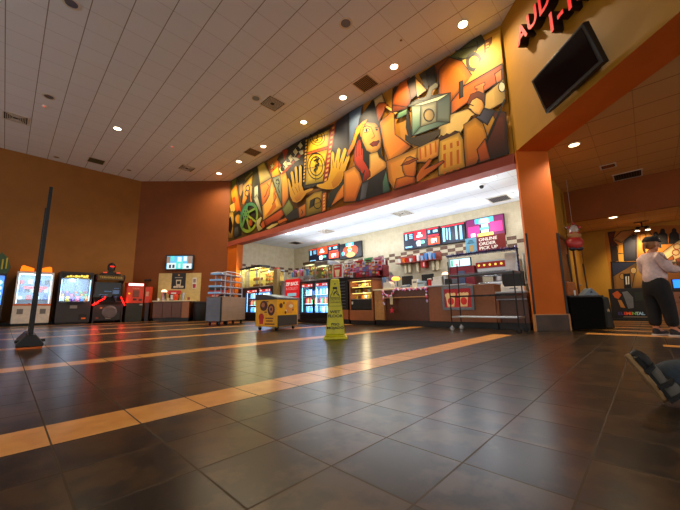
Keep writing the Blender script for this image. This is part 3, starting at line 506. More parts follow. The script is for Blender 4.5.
((230,186,40),(196,172,50),90,1,[(8.294,5.955),(7.159,5.778),(7.274,4.669),(8.368,4.831)]),
((22,16,10),(22,16,10),0,0,[(7.32,5.211),(7.336,5.092),(7.37,5.112),(7.354,5.223)]),
((22,16,10),(22,16,10),0,0,[(7.336,5.092),(7.382,4.991),(7.412,5.019),(7.37,5.112)]),
((22,16,10),(22,16,10),0,0,[(7.382,4.991),(7.455,4.914),(7.48,4.948),(7.412,5.019)]),
((22,16,10),(22,16,10),0,0,[(7.455,4.914),(7.55,4.866),(7.568,4.904),(7.48,4.948)]),
((22,16,10),(22,16,10),0,0,[(7.55,4.866),(7.662,4.851),(7.671,4.89),(7.568,4.904)]),
((22,16,10),(22,16,10),0,0,[(7.662,4.851),(7.784,4.871),(7.783,4.909),(7.671,4.89)]),
((22,16,10),(22,16,10),0,0,[(7.784,4.871),(7.907,4.924),(7.897,4.958),(7.783,4.909)]),
((22,16,10),(22,16,10),0,0,[(7.907,4.924),(8.024,5.009),(8.005,5.037),(7.897,4.958)]),
((22,16,10),(22,16,10),0,0,[(8.024,5.009),(8.125,5.12),(8.099,5.139),(8.005,5.037)]),
((22,16,10),(22,16,10),0,0,[(8.125,5.12),(8.205,5.249),(8.172,5.258),(8.099,5.139)]),
((22,16,10),(22,16,10),0,0,[(8.205,5.249),(8.255,5.388),(8.218,5.386),(8.172,5.258)]),
((22,16,10),(22,16,10),0,0,[(8.255,5.388),(8.273,5.526),(8.234,5.513),(8.218,5.386)]),
((22,16,10),(22,16,10),0,0,[(8.273,5.526),(8.256,5.654),(8.218,5.631),(8.234,5.513)]),
((22,16,10),(22,16,10),0,0,[(8.256,5.654),(8.206,5.761),(8.172,5.729),(8.218,5.631)]),
((22,16,10),(22,16,10),0,0,[(8.206,5.761),(8.126,5.839),(8.099,5.802),(8.172,5.729)]),
((22,16,10),(22,16,10),0,0,[(8.126,5.839),(8.023,5.884),(8.004,5.843),(8.099,5.802)]),
((22,16,10),(22,16,10),0,0,[(8.023,5.884),(7.904,5.892),(7.895,5.851),(8.004,5.843)]),
((22,16,10),(22,16,10),0,0,[(7.904,5.892),(7.779,5.864),(7.779,5.825),(7.895,5.851)]),
((22,16,10),(22,16,10),0,0,[(7.779,5.864),(7.656,5.802),(7.666,5.768),(7.779,5.825)]),
((22,16,10),(22,16,10),0,0,[(7.656,5.802),(7.544,5.712),(7.562,5.685),(7.666,5.768)]),
((22,16,10),(22,16,10),0,0,[(7.544,5.712),(7.449,5.599),(7.474,5.582),(7.562,5.685)]),
((22,16,10),(22,16,10),0,0,[(7.449,5.599),(7.378,5.473),(7.408,5.465),(7.474,5.582)]),
((22,16,10),(22,16,10),0,0,[(7.378,5.473),(7.334,5.341),(7.367,5.343),(7.408,5.465)]),
((22,16,10),(22,16,10),0,0,[(7.334,5.341),(7.32,5.211),(7.354,5.223),(7.367,5.343)]),
((22,16,10),(22,16,10),0,0,[(7.441,5.251),(7.456,5.155),(7.489,5.177),(7.476,5.263)]),
((22,16,10),(22,16,10),0,0,[(7.456,5.155),(7.496,5.076),(7.525,5.105),(7.489,5.177)]),
((22,16,10),(22,16,10),0,0,[(7.496,5.076),(7.559,5.019),(7.582,5.054),(7.525,5.105)]),
((22,16,10),(22,16,10),0,0,[(7.559,5.019),(7.64,4.989),(7.655,5.028),(7.582,5.054)]),
((22,16,10),(22,16,10),0,0,[(7.64,4.989),(7.734,4.989),(7.739,5.028),(7.655,5.028)]),
((22,16,10),(22,16,10),0,0,[(7.734,4.989),(7.832,5.019),(7.827,5.055),(7.739,5.028)]),
((22,16,10),(22,16,10),0,0,[(7.832,5.019),(7.928,5.077),(7.913,5.108),(7.827,5.055)]),
((22,16,10),(22,16,10),0,0,[(7.928,5.077),(8.013,5.16),(7.988,5.182),(7.913,5.108)]),
((22,16,10),(22,16,10),0,0,[(8.013,5.16),(8.08,5.261),(8.048,5.272),(7.988,5.182)]),
((22,16,10),(22,16,10),0,0,[(8.08,5.261),(8.123,5.371),(8.086,5.37),(8.048,5.272)]),
((22,16,10),(22,16,10),0,0,[(8.123,5.371),(8.138,5.482),(8.099,5.469),(8.086,5.37)]),
((22,16,10),(22,16,10),0,0,[(8.138,5.482),(8.123,5.582),(8.086,5.559),(8.099,5.469)]),
((22,16,10),(22,16,10),0,0,[(8.123,5.582),(8.08,5.665),(8.048,5.633),(8.086,5.559)]),
((22,16,10),(22,16,10),0,0,[(8.08,5.665),(8.012,5.722),(7.988,5.684),(8.048,5.633)]),
((22,16,10),(22,16,10),0,0,[(8.012,5.722),(7.927,5.75),(7.911,5.709),(7.988,5.684)]),
((22,16,10),(22,16,10),0,0,[(7.927,5.75),(7.83,5.745),(7.825,5.705),(7.911,5.709)]),
((22,16,10),(22,16,10),0,0,[(7.83,5.745),(7.73,5.71),(7.736,5.674),(7.825,5.705)]),
((22,16,10),(22,16,10),0,0,[(7.73,5.71),(7.636,5.647),(7.651,5.618),(7.736,5.674)]),
((22,16,10),(22,16,10),0,0,[(7.636,5.647),(7.555,5.563),(7.579,5.542),(7.651,5.618)]),
((22,16,10),(22,16,10),0,0,[(7.555,5.563),(7.493,5.463),(7.523,5.453),(7.579,5.542)]),
((22,16,10),(22,16,10),0,0,[(7.493,5.463),(7.454,5.357),(7.488,5.357),(7.523,5.453)]),
((22,16,10),(22,16,10),0,0,[(7.454,5.357),(7.441,5.251),(7.476,5.263),(7.488,5.357)]),
((22,16,10),(22,16,10),0,0,[(7.791,5.881),(7.813,4.815),(7.791,4.808),(7.768,5.873)]),
((22,16,10),(22,16,10),0,0,[(8.309,5.422),(7.214,5.232),(7.219,5.249),(8.314,5.44)]),
((40,34,10),(40,34,10),0,0,[(7.896,5.575),(7.639,5.566),(7.667,5.624),(7.925,5.634)]),
((40,34,10),(40,34,10),0,0,[(7.687,5.616),(7.76,5.497),(7.692,5.456),(7.619,5.574)]),
((40,34,10),(40,34,10),0,0,[(7.742,5.458),(7.634,5.383),(7.602,5.418),(7.71,5.494)]),
((40,34,10),(40,34,10),0,0,[(7.636,5.429),(7.855,5.411),(7.818,5.353),(7.6,5.372)]),
((40,34,10),(40,34,10),0,0,[(7.858,5.368),(7.73,5.261),(7.688,5.289),(7.815,5.396)]),
((40,34,10),(40,34,10),0,0,[(7.727,5.303),(7.912,5.285),(7.873,5.227),(7.69,5.246)]),
((40,34,10),(40,34,10),0,0,[(7.919,5.246),(7.827,5.151),(7.775,5.171),(7.866,5.266)]),
((216,170,60),(216,170,60),0,0,[(8.355,6.573),(8.266,6.565),(8.276,6.493),(8.365,6.5)]),
((216,170,60),(216,170,60),0,0,[(8.367,6.445),(8.277,6.438),(8.287,6.365),(8.376,6.372)]),
((216,170,60),(216,170,60),0,0,[(8.378,6.317),(8.289,6.311),(8.299,6.238),(8.388,6.244)]),
((216,170,60),(216,170,60),0,0,[(8.39,6.19),(8.3,6.184),(8.31,6.112),(8.399,6.117)]),
((216,170,60),(216,170,60),0,0,[(8.401,6.062),(8.312,6.057),(8.321,5.985),(8.411,5.99)]),
((216,170,60),(216,170,60),0,0,[(8.412,5.935),(8.323,5.931),(8.333,5.859),(8.422,5.863)]),
((216,170,60),(216,170,60),0,0,[(8.424,5.809),(8.335,5.805),(8.344,5.734),(8.433,5.737)]),
((216,170,60),(216,170,60),0,0,[(8.435,5.682),(8.346,5.68),(8.356,5.608),(8.445,5.61)]),
((216,170,60),(216,170,60),0,0,[(8.447,5.556),(8.357,5.554),(8.367,5.483),(8.456,5.485)]),
((216,170,60),(216,170,60),0,0,[(8.458,5.431),(8.369,5.429),(8.378,5.358),(8.467,5.359)]),
((216,170,60),(216,170,60),0,0,[(8.469,5.305),(8.38,5.304),(8.39,5.233),(8.479,5.233)]),
((216,170,60),(216,170,60),0,0,[(8.48,5.18),(8.391,5.18),(8.401,5.109),(8.49,5.108)]),
((216,170,60),(216,170,60),0,0,[(8.492,5.055),(8.403,5.055),(8.412,4.984),(8.501,4.983)]),
((190,80,34),(150,60,26),90,1,[(7.046,6.504),(6.755,6.584),(7.207,4.621),(7.458,4.627)]),
((236,176,100),(236,176,100),0,0,[(6.967,6.471),(6.856,6.466),(6.869,6.386),(6.98,6.399)]),
((236,176,100),(236,176,100),0,0,[(7.002,6.314),(6.891,6.31),(6.903,6.23),(7.015,6.242)]),
((236,176,100),(236,176,100),0,0,[(7.037,6.157),(6.926,6.154),(6.938,6.074),(7.05,6.085)]),
((236,176,100),(236,176,100),0,0,[(7.072,6.0),(6.96,5.998),(6.973,5.919),(7.085,5.928)]),
((236,176,100),(236,176,100),0,0,[(7.107,5.843),(6.995,5.843),(7.007,5.763),(7.12,5.771)]),
((236,176,100),(236,176,100),0,0,[(7.142,5.686),(7.03,5.687),(7.042,5.607),(7.155,5.615)]),
((236,176,100),(236,176,100),0,0,[(7.177,5.53),(7.064,5.532),(7.077,5.452),(7.189,5.458)]),
((236,176,100),(236,176,100),0,0,[(7.212,5.373),(7.099,5.376),(7.111,5.296),(7.224,5.301)]),
((236,176,100),(236,176,100),0,0,[(7.247,5.216),(7.134,5.22),(7.146,5.141),(7.259,5.145)]),
((236,176,100),(236,176,100),0,0,[(7.282,5.06),(7.169,5.065),(7.181,4.986),(7.294,4.988)]),
((236,176,100),(236,176,100),0,0,[(7.317,4.903),(7.203,4.909),(7.215,4.83),(7.329,4.832)]),
((236,176,100),(236,176,100),0,0,[(7.352,4.747),(7.238,4.754),(7.25,4.675),(7.364,4.675)]),
((190,154,56),(140,120,44),90,1,[(8.347,4.317),(7.895,4.439),(7.484,4.392),(7.473,3.648),(8.325,3.657)]),
((60,60,44),(60,60,44),0,1,[(8.099,4.19),(7.841,4.221),(7.896,3.969),(8.155,3.914)]),
((22,16,10),(22,16,10),0,0,[(7.522,3.954),(7.544,3.868),(7.575,3.891),(7.557,3.963)]),
((22,16,10),(22,16,10),0,0,[(7.544,3.868),(7.602,3.809),(7.624,3.841),(7.575,3.891)]),
((22,16,10),(22,16,10),0,0,[(7.602,3.809),(7.687,3.788),(7.695,3.824),(7.624,3.841)]),
((22,16,10),(22,16,10),0,0,[(7.687,3.788),(7.782,3.809),(7.774,3.842),(7.695,3.824)]),
((22,16,10),(22,16,10),0,0,[(7.782,3.809),(7.869,3.87),(7.846,3.893),(7.774,3.842)]),
((22,16,10),(22,16,10),0,0,[(7.869,3.87),(7.929,3.959),(7.896,3.967),(7.846,3.893)]),
((22,16,10),(22,16,10),0,0,[(7.929,3.959),(7.951,4.058),(7.914,4.049),(7.896,3.967)]),
((22,16,10),(22,16,10),0,0,[(7.951,4.058),(7.929,4.146),(7.896,4.123),(7.914,4.049)]),
((22,16,10),(22,16,10),0,0,[(7.929,4.146),(7.868,4.206),(7.845,4.172),(7.896,4.123)]),
((22,16,10),(22,16,10),0,0,[(7.868,4.206),(7.78,4.226),(7.772,4.189),(7.845,4.172)]),
((22,16,10),(22,16,10),0,0,[(7.78,4.226),(7.685,4.201),(7.693,4.169),(7.772,4.189)]),
((22,16,10),(22,16,10),0,0,[(7.685,4.201),(7.6,4.139),(7.622,4.117),(7.693,4.169)]),
((22,16,10),(22,16,10),0,0,[(7.6,4.139),(7.542,4.051),(7.574,4.043),(7.622,4.117)]),
((22,16,10),(22,16,10),0,0,[(7.542,4.051),(7.522,3.954),(7.557,3.963),(7.574,4.043)]),
((22,16,10),(22,16,10),0,0,[(8.001,3.986),(7.5,4.016),(7.509,4.032),(8.011,4.003)]),
((206,110,40),(206,110,40),0,1,[(7.467,4.288),(7.279,4.287),(7.32,3.65),(7.508,3.643)]),
((238,190,110),(238,190,110),0,0,[(7.434,4.204),(7.348,4.207),(7.357,4.147),(7.443,4.145)]),
((238,190,110),(238,190,110),0,0,[(7.435,4.093),(7.349,4.096),(7.358,4.037),(7.444,4.034)]),
((238,190,110),(238,190,110),0,0,[(7.436,3.983),(7.35,3.986),(7.359,3.927),(7.445,3.923)]),
((238,190,110),(238,190,110),0,0,[(7.437,3.872),(7.351,3.876),(7.36,3.818),(7.446,3.813)]),
((238,190,110),(238,190,110),0,0,[(7.438,3.762),(7.352,3.767),(7.362,3.708),(7.447,3.703)]),
((240,196,54),(196,142,28),80,1,[(9.416,5.386),(9.35,5.395),(9.282,5.303),(9.147,4.955),(9.105,5.013),(9.232,5.558),(9.157,5.634),(9.059,5.546),(8.947,5.051),(8.916,5.07),(8.986,5.678),(8.913,5.752),(8.828,5.668),(8.76,5.025),(8.719,5.054),(8.715,5.672),(8.633,5.701),(8.561,5.608),(8.536,4.852),(8.426,4.635),(8.099,4.637),(7.894,4.581),(7.95,4.518),(8.27,4.5),(8.562,4.312),(8.824,4.269),(9.075,4.384),(9.25,4.677)]),
((150,96,20),(150,96,20),0,0,[(9.139,4.921),(8.956,4.623),(8.927,4.624),(9.111,4.922)]),
((150,96,20),(150,96,20),0,0,[(8.949,4.923),(8.78,4.658),(8.753,4.66),(8.921,4.924)]),
((150,96,20),(150,96,20),0,0,[(8.753,4.925),(8.68,4.688),(8.65,4.684),(8.723,4.921)]),
((212,156,34),(182,116,24),90,0,[(8.992,4.514),(8.585,4.678),(8.426,4.595),(8.623,4.38),(8.825,4.323)]),
((74,76,84),(38,38,44),90,1,[(6.755,6.601),(6.204,6.653),(6.219,5.347),(6.452,4.888),(6.892,5.032),(6.991,5.648)]),
((112,130,150),(84,98,116),90,1,[(6.204,6.653),(5.617,6.651),(5.788,6.062),(5.976,5.587),(6.219,5.347)]),
((236,160,66),(196,96,30),60,1,[(7.108,3.72),(6.78,4.114),(6.462,4.458),(6.011,4.743),(5.679,4.322),(5.749,4.12),(6.374,3.93)]),
((70,74,60),(40,40,34),90,1,[(7.273,3.758),(7.101,4.2),(6.565,4.449),(6.077,4.765),(6.041,4.692),(6.78,4.114),(7.086,3.715)]),
((244,204,60),(206,150,30),80,1,[(7.765,4.614),(7.717,4.676),(7.435,4.629),(7.206,4.67),(7.068,4.991),(7.026,5.56),(6.948,5.615),(6.873,5.488),(6.878,5.192),(6.741,5.588),(6.655,5.63),(6.583,5.522),(6.665,5.104),(6.448,5.52),(6.366,5.514),(6.318,5.407),(6.49,5.012),(6.302,5.242),(6.222,5.221),(6.195,5.117),(6.426,4.722),(6.554,4.446),(6.712,4.333),(6.937,4.276),(7.266,4.358),(7.552,4.478)]),
((150,96,20),(150,96,20),0,0,[(6.988,5.311),(6.949,5.009),(6.922,5.003),(6.961,5.304)]),
((150,96,20),(150,96,20),0,0,[(6.772,5.238),(6.798,4.962),(6.772,4.952),(6.745,5.228)]),
((150,96,20),(150,96,20),0,0,[(6.584,5.111),(6.672,4.882),(6.647,4.869),(6.559,5.097)]),
((216,160,36),(186,120,24),90,0,[(7.03,4.545),(6.714,4.813),(6.496,4.783),(6.585,4.47),(6.754,4.361),(6.947,4.319)]),
((40,34,28),(22,18,16),90,1,[(5.944,5.663),(5.765,6.248),(5.251,6.629),(5.09,6.421),(5.043,5.83),(4.935,5.413),(5.003,4.803),(4.846,4.499),(4.954,4.369),(5.521,4.431),(5.969,4.828)]),
((214,186,130),(190,140,70),90,1,[(5.199,6.623),(4.886,6.657),(4.764,6.262),(5.028,5.855),(5.123,6.15)]),
((242,196,104),(230,160,70),0,1,[(5.792,5.897),(5.679,5.999),(5.463,5.996),(5.172,5.843),(5.049,5.677),(4.982,5.28),(5.008,5.01),(5.152,4.93),(5.339,4.943),(5.533,5.107),(5.674,5.44),(5.767,5.691)]),
((240,198,116),(222,150,64),90,1,[(5.427,4.956),(5.281,4.952),(5.124,4.92),(5.062,4.734),(4.846,4.51),(4.813,4.347),(5.593,4.073),(5.443,4.529)]),
((240,176,52),(206,120,30),90,1,[(5.444,6.104),(5.557,5.927),(5.861,5.729),(5.991,5.419),(6.286,5.165),(6.334,5.282),(6.066,5.646),(5.901,6.009),(5.612,6.114)]),
((236,160,44),(236,160,44),0,1,[(5.647,5.999),(5.555,5.985),(5.654,5.806),(5.693,5.564),(5.753,5.652),(5.762,5.852)]),
((226,210,160),(226,210,160),0,1,[(5.622,5.826),(5.47,5.806),(5.383,5.725),(5.46,5.674),(5.595,5.717)]),
((22,16,10),(22,16,10),0,0,[(5.458,5.731),(5.467,5.705),(5.49,5.696),(5.518,5.707),(5.54,5.735),(5.547,5.768),(5.538,5.794),(5.514,5.803),(5.487,5.792),(5.465,5.764)]),
((22,16,10),(22,16,10),0,0,[(5.637,5.879),(5.476,5.874),(5.488,5.903),(5.649,5.907)]),
((22,16,10),(22,16,10),0,0,[(5.489,5.88),(5.357,5.772),(5.344,5.79),(5.476,5.898)]),
((120,70,24),(120,70,24),0,0,[(5.345,5.801),(5.213,5.431),(5.193,5.43),(5.325,5.799)]),
((120,70,24),(120,70,24),0,0,[(5.209,5.44),(5.327,5.413),(5.315,5.393),(5.197,5.42)]),
((22,16,10),(22,16,10),0,0,[(5.189,5.675),(5.047,5.652),(5.054,5.679),(5.196,5.702)]),
((50,36,20),(50,36,20),0,0,[(5.075,5.589),(5.09,5.569),(5.125,5.573),(5.16,5.598),(5.173,5.63),(5.158,5.65),(5.122,5.646),(5.088,5.621)]),
((150,48,30),(110,34,24),0,1,[(5.401,5.258),(5.267,5.294),(5.181,5.26),(5.068,5.253),(5.042,5.206),(5.13,5.117),(5.288,5.14)]),
((216,80,30),(176,52,22),90,1,[(6.045,4.983),(5.985,5.352),(5.867,5.554),(5.755,5.575),(5.704,5.246),(5.658,5.229),(5.656,4.849),(5.411,4.396),(5.409,4.262),(5.742,4.128),(5.76,4.507),(5.986,4.802)]),
((110,36,20),(110,36,20),0,0,[(5.914,5.455),(5.927,5.039),(5.903,5.03),(5.89,5.446)]),
((110,36,20),(110,36,20),0,0,[(5.818,5.483),(5.832,5.037),(5.809,5.029),(5.794,5.474)]),
((110,36,20),(110,36,20),0,0,[(5.74,5.453),(5.738,5.035),(5.715,5.028),(5.717,5.444)]),
((58,54,62),(34,32,40),90,1,[(5.973,4.701),(5.701,4.426),(5.607,4.52),(5.742,4.128),(5.651,4.133),(4.848,4.323),(4.931,4.127),(4.989,3.62),(5.887,3.62),(6.005,3.642),(5.908,4.238)]),
((110,110,120),(80,80,90),0,1,[(5.843,3.62),(5.742,4.14),(5.457,4.167),(5.607,3.62)]),
((104,146,120),(70,100,90),90,1,[(4.849,4.289),(4.737,3.62),(4.993,3.62),(4.986,3.969)]),
((240,168,74),(210,118,44),90,1,[(6.466,4.73),(6.01,4.778),(5.821,4.526),(5.717,4.183),(6.005,3.642),(6.489,3.729)]),
((236,160,44),(222,128,36),0,1,[(5.016,5.8),(4.509,5.956),(4.501,5.206),(4.017,4.66),(4.738,4.386),(4.894,4.943)]),
((206,112,40),(170,84,30),90,1,[(5.122,6.341),(5.004,6.411),(4.823,6.335),(4.692,6.184),(4.805,6.126),(4.836,6.048),(5.044,5.812),(5.107,6.016)]),
((240,190,100),(240,190,100),0,1,[(4.816,6.182),(4.72,6.185),(4.391,5.834),(4.459,5.782)]),
((126,160,116),(84,120,90),90,1,[(4.44,5.653),(4.368,5.788),(4.067,5.788),(4.039,5.624),(4.301,5.614)]),
((70,48,30),(140,70,26),90,1,[(4.51,6.6),(4.429,6.631),(4.064,6.484),(4.03,5.788),(4.416,5.852),(4.578,5.897)]),
((206,110,30),(150,76,24),90,1,[(4.27,6.653),(3.958,6.662),(3.957,5.985),(4.047,5.801),(4.553,6.122),(4.487,6.408)]),
((60,50,34),(110,74,34),90,1,[(4.041,6.607),(3.802,6.629),(3.775,6.044),(3.957,5.985)]),
((232,176,70),(216,150,60),90,1,[(3.79,6.568),(3.491,6.031),(3.765,5.964)]),
((86,76,56),(50,42,30),90,1,[(3.666,6.575),(3.47,6.592),(3.443,6.094),(3.489,6.06)]),
((70,60,48),(40,34,26),90,1,[(3.456,6.584),(3.237,6.605),(3.23,6.082),(3.414,6.094)]),
((150,84,34),(90,48,22),90,1,[(3.237,6.598),(2.851,6.613),(2.555,6.411),(2.834,6.12),(3.163,6.046)]),
((186,106,30),(206,130,44),0,1,[(3.121,6.398),(2.83,6.583),(2.532,6.296),(2.323,5.78),(2.86,5.407),(2.912,5.08),(3.213,5.069)]),
((120,122,74),(70,74,50),0,1,[(2.83,6.583),(2.256,6.69),(2.056,6.69),(1.969,6.427),(2.079,6.01),(2.256,5.828),(2.519,6.288)]),
((226,182,70),(206,160,60),90,0,[(2.519,6.288),(2.332,5.835),(2.154,5.699),(1.789,5.767),(1.703,6.478),(1.845,6.474),(2.032,6.411)]),
((70,64,48),(70,64,48),0,0,[(2.08,5.996),(2.095,5.926),(2.16,5.996),(2.15,6.038)]),
((70,64,48),(70,64,48),0,0,[(2.095,5.926),(2.125,5.873),(2.178,5.964),(2.16,5.996)]),
((70,64,48),(70,64,48),0,0,[(2.125,5.873),(2.169,5.841),(2.205,5.945),(2.178,5.964)]),
((70,64,48),(70,64,48),0,0,[(2.169,5.841),(2.222,5.835),(2.237,5.942),(2.205,5.945)]),
((70,64,48),(70,64,48),0,0,[(2.222,5.835),(2.279,5.855),(2.271,5.954),(2.237,5.942)]),
((70,64,48),(70,64,48),0,0,[(2.279,5.855),(2.335,5.9),(2.304,5.981),(2.271,5.954)]),
((70,64,48),(70,64,48),0,0,[(2.335,5.9),(2.384,5.965),(2.333,6.02),(2.304,5.981)]),
((70,64,48),(70,64,48),0,0,[(2.384,5.965),(2.42,6.044),(2.355,6.068),(2.333,6.02)]),
((70,64,48),(70,64,48),0,0,[(2.42,6.044),(2.442,6.13),(2.368,6.119),(2.355,6.068)]),
((70,64,48),(70,64,48),0,0,[(2.442,6.13),(2.445,6.214),(2.369,6.169),(2.368,6.119)]),
((70,64,48),(70,64,48),0,0,[(2.445,6.214),(2.429,6.287),(2.36,6.213),(2.369,6.169)]),
((70,64,48),(70,64,48),0,0,[(2.429,6.287),(2.397,6.342),(2.341,6.245),(2.36,6.213)]),
((70,64,48),(70,64,48),0,0,[(2.397,6.342),(2.351,6.372),(2.314,6.264),(2.341,6.245)]),
((70,64,48),(70,64,48),0,0,[(2.351,6.372),(2.296,6.376),(2.281,6.266),(2.314,6.264)]),
((70,64,48),(70,64,48),0,0,[(2.296,6.376),(2.238,6.353),(2.246,6.253),(2.281,6.266)]),
((70,64,48),(70,64,48),0,0,[(2.238,6.353),(2.183,6.305),(2.213,6.225),(2.246,6.253)]),
((70,64,48),(70,64,48),0,0,[(2.183,6.305),(2.136,6.239),(2.185,6.185),(2.213,6.225)]),
((70,64,48),(70,64,48),0,0,[(2.136,6.239),(2.101,6.16),(2.164,6.138),(2.185,6.185)]),
((70,64,48),(70,64,48),0,0,[(2.101,6.16),(2.082,6.077),(2.152,6.087),(2.164,6.138)]),
((70,64,48),(70,64,48),0,0,[(2.082,6.077),(2.08,5.996),(2.15,6.038),(2.152,6.087)]),
((22,16,10),(22,16,10),0,0,[(2.146,6.594),(2.136,6.552),(2.159,6.555),(2.168,6.594)]),
((22,16,10),(22,16,10),0,0,[(2.136,6.552),(2.13,6.511),(2.153,6.518),(2.159,6.555)]),
((22,16,10),(22,16,10),0,0,[(2.13,6.511),(2.129,6.472),(2.152,6.481),(2.153,6.518)]),
((22,16,10),(22,16,10),0,0,[(2.129,6.472),(2.133,6.434),(2.156,6.447),(2.152,6.481)]),
((22,16,10),(22,16,10),0,0,[(2.133,6.434),(2.142,6.4),(2.164,6.414),(2.156,6.447)]),
((22,16,10),(22,16,10),0,0,[(2.142,6.4),(2.156,6.368),(2.177,6.385),(2.164,6.414)]),
((22,16,10),(22,16,10),0,0,[(2.156,6.368),(2.174,6.34),(2.194,6.359),(2.177,6.385)]),
((22,16,10),(22,16,10),0,0,[(2.174,6.34),(2.197,6.316),(2.215,6.337),(2.194,6.359)]),
((22,16,10),(22,16,10),0,0,[(2.197,6.316),(2.223,6.296),(2.239,6.319),(2.215,6.337)]),
((22,16,10),(22,16,10),0,0,[(2.223,6.296),(2.254,6.282),(2.267,6.306),(2.239,6.319)]),
((22,16,10),(22,16,10),0,0,[(2.254,6.282),(2.287,6.272),(2.298,6.297),(2.267,6.306)]),
((22,16,10),(22,16,10),0,0,[(2.287,6.272),(2.322,6.268),(2.331,6.294),(2.298,6.297)]),
((22,16,10),(22,16,10),0,0,[(2.322,6.268),(2.36,6.269),(2.366,6.295),(2.331,6.294)]),
((22,16,10),(22,16,10),0,0,[(2.36,6.269),(2.4,6.276),(2.402,6.301),(2.366,6.295)]),
((22,16,10),(22,16,10),0,0,[(2.4,6.276),(2.44,6.288),(2.439,6.312),(2.402,6.301)]),
((22,16,10),(22,16,10),0,0,[(2.44,6.288),(2.48,6.306),(2.476,6.328),(2.439,6.312)]),
((22,16,10),(22,16,10),0,0,[(2.48,6.306),(2.519,6.328),(2.512,6.349),(2.476,6.328)]),
((22,16,10),(22,16,10),0,0,[(2.519,6.328),(2.558,6.355),(2.547,6.374),(2.512,6.349)]),
((22,16,10),(22,16,10),0,0,[(2.558,6.355),(2.594,6.387),(2.581,6.403),(2.547,6.374)]),
((22,16,10),(22,16,10),0,0,[(2.594,6.387),(2.628,6.422),(2.611,6.436),(2.581,6.403)]),
((22,16,10),(22,16,10),0,0,[(2.668,6.626),(2.09,6.437),(2.093,6.46),(2.672,6.65)]),
((150,96,40),(150,96,40),0,1,[(1.99,6.47),(1.832,6.48),(1.909,6.006),(2.027,6.036)]),
((236,196,110),(236,196,110),0,0,[(1.959,6.406),(1.899,6.396),(1.909,6.359),(1.968,6.369)]),
((236,196,110),(236,196,110),0,0,[(1.965,6.332),(1.906,6.322),(1.915,6.285),(1.975,6.295)]),
((236,196,110),(236,196,110),0,0,[(1.972,6.257),(1.912,6.248),(1.921,6.211),(1.981,6.22)]),
((236,196,110),(236,196,110),0,0,[(1.978,6.183),(1.919,6.174),(1.928,6.137),(1.987,6.146)]),
((236,196,110),(236,196,110),0,0,[(1.985,6.109),(1.925,6.1),(1.934,6.064),(1.994,6.072)]),
((232,188,80),(216,168,66),90,0,[(2.322,5.794),(1.704,6.465),(1.66,6.464),(1.66,5.683),(2.531,5.619)]),
((230,128,36),(206,100,30),0,1,[(2.531,5.619),(1.681,5.703),(1.68,5.339),(2.319,5.21),(2.886,5.054),(2.863,5.365)]),
((22,16,10),(22,16,10),0,0,[(2.539,5.603),(1.665,5.689),(1.674,5.717),(2.55,5.634)]),
((238,206,132),(226,190,110),0,1,[(2.886,5.054),(2.462,5.013),(1.68,5.339),(1.684,4.813),(1.936,4.764),(2.417,4.783),(2.728,4.456),(3.25,4.536),(3.228,4.852)]),
((246,236,196),(246,236,196),0,1,[(1.665,5.132),(1.672,5.098),(1.684,5.071),(1.7,5.054),(1.719,5.047),(1.74,5.051),(1.759,5.067),(1.776,5.093),(1.788,5.126),(1.794,5.163),(1.794,5.2),(1.788,5.234),(1.775,5.261),(1.759,5.279),(1.739,5.285),(1.719,5.28),(1.7,5.264),(1.683,5.238),(1.672,5.205),(1.665,5.168)]),
((226,150,76),(206,120,50),90,1,[(2.285,5.474),(2.064,5.467),(2.064,5.398),(2.095,5.387),(2.103,5.143),(2.272,5.173),(2.241,5.395),(2.285,5.403)]),
((226,150,76),(206,120,50),90,1,[(1.843,5.552),(1.703,5.58),(1.715,5.318),(1.831,5.3)]),
((44,38,32),(80,70,56),0,1,[(2.633,5.776),(2.546,5.773),(2.565,5.362),(2.659,5.351)]),
((110,112,96),(70,72,60),0,1,[(4.069,5.827),(3.83,5.892),(3.504,5.833),(2.858,5.617),(3.93,5.776)]),
((150,146,120),(96,96,80),90,1,[(3.861,5.892),(3.504,5.833),(3.388,6.051),(3.216,6.089),(3.151,6.011),(3.17,5.935),(3.311,5.923),(3.381,5.727),(3.511,5.734)]),
((50,48,40),(50,48,40),0,1,[(4.069,5.827),(3.981,4.909),(4.059,4.896),(4.135,5.238)]),
((232,230,178),(206,210,170),0,1,[(3.93,5.776),(2.858,5.617),(3.036,5.527),(3.662,5.662)]),
((186,204,170),(110,150,130),90,1,[(3.93,5.776),(3.662,5.662),(3.713,5.088),(3.965,4.917)]),
((76,92,90),(120,130,116),90,1,[(2.858,5.617),(2.927,4.86),(3.26,5.033),(3.224,5.564)]),
((136,164,146),(84,110,100),0,1,[(3.965,4.917),(3.713,5.088),(3.26,5.033),(2.927,4.86)]),
((176,172,138),(150,150,124),0,1,[(3.662,5.662),(3.223,5.577),(3.261,5.02),(3.714,5.074)]),
((206,176,110),(150,130,90),0,1,[(3.309,5.223),(3.322,5.169),(3.35,5.129),(3.391,5.107),(3.439,5.108),(3.489,5.13),(3.536,5.172),(3.573,5.228),(3.595,5.292),(3.6,5.356),(3.588,5.412),(3.558,5.453),(3.516,5.473),(3.467,5.471),(3.417,5.447),(3.371,5.405),(3.335,5.348),(3.314,5.285)]),
((70,62,46),(70,62,46),0,0,[(3.303,5.22),(3.316,5.164),(3.34,5.186),(3.33,5.232)]),
((70,62,46),(70,62,46),0,0,[(3.316,5.164),(3.345,5.122),(3.365,5.152),(3.34,5.186)]),
((70,62,46),(70,62,46),0,0,[(3.345,5.122),(3.388,5.1),(3.399,5.134),(3.365,5.152)]),
((70,62,46),(70,62,46),0,0,[(3.388,5.1),(3.438,5.1),(3.441,5.134),(3.399,5.134)]),
((70,62,46),(70,62,46),0,0,[(3.438,5.1),(3.491,5.124),(3.484,5.154),(3.441,5.134)]),
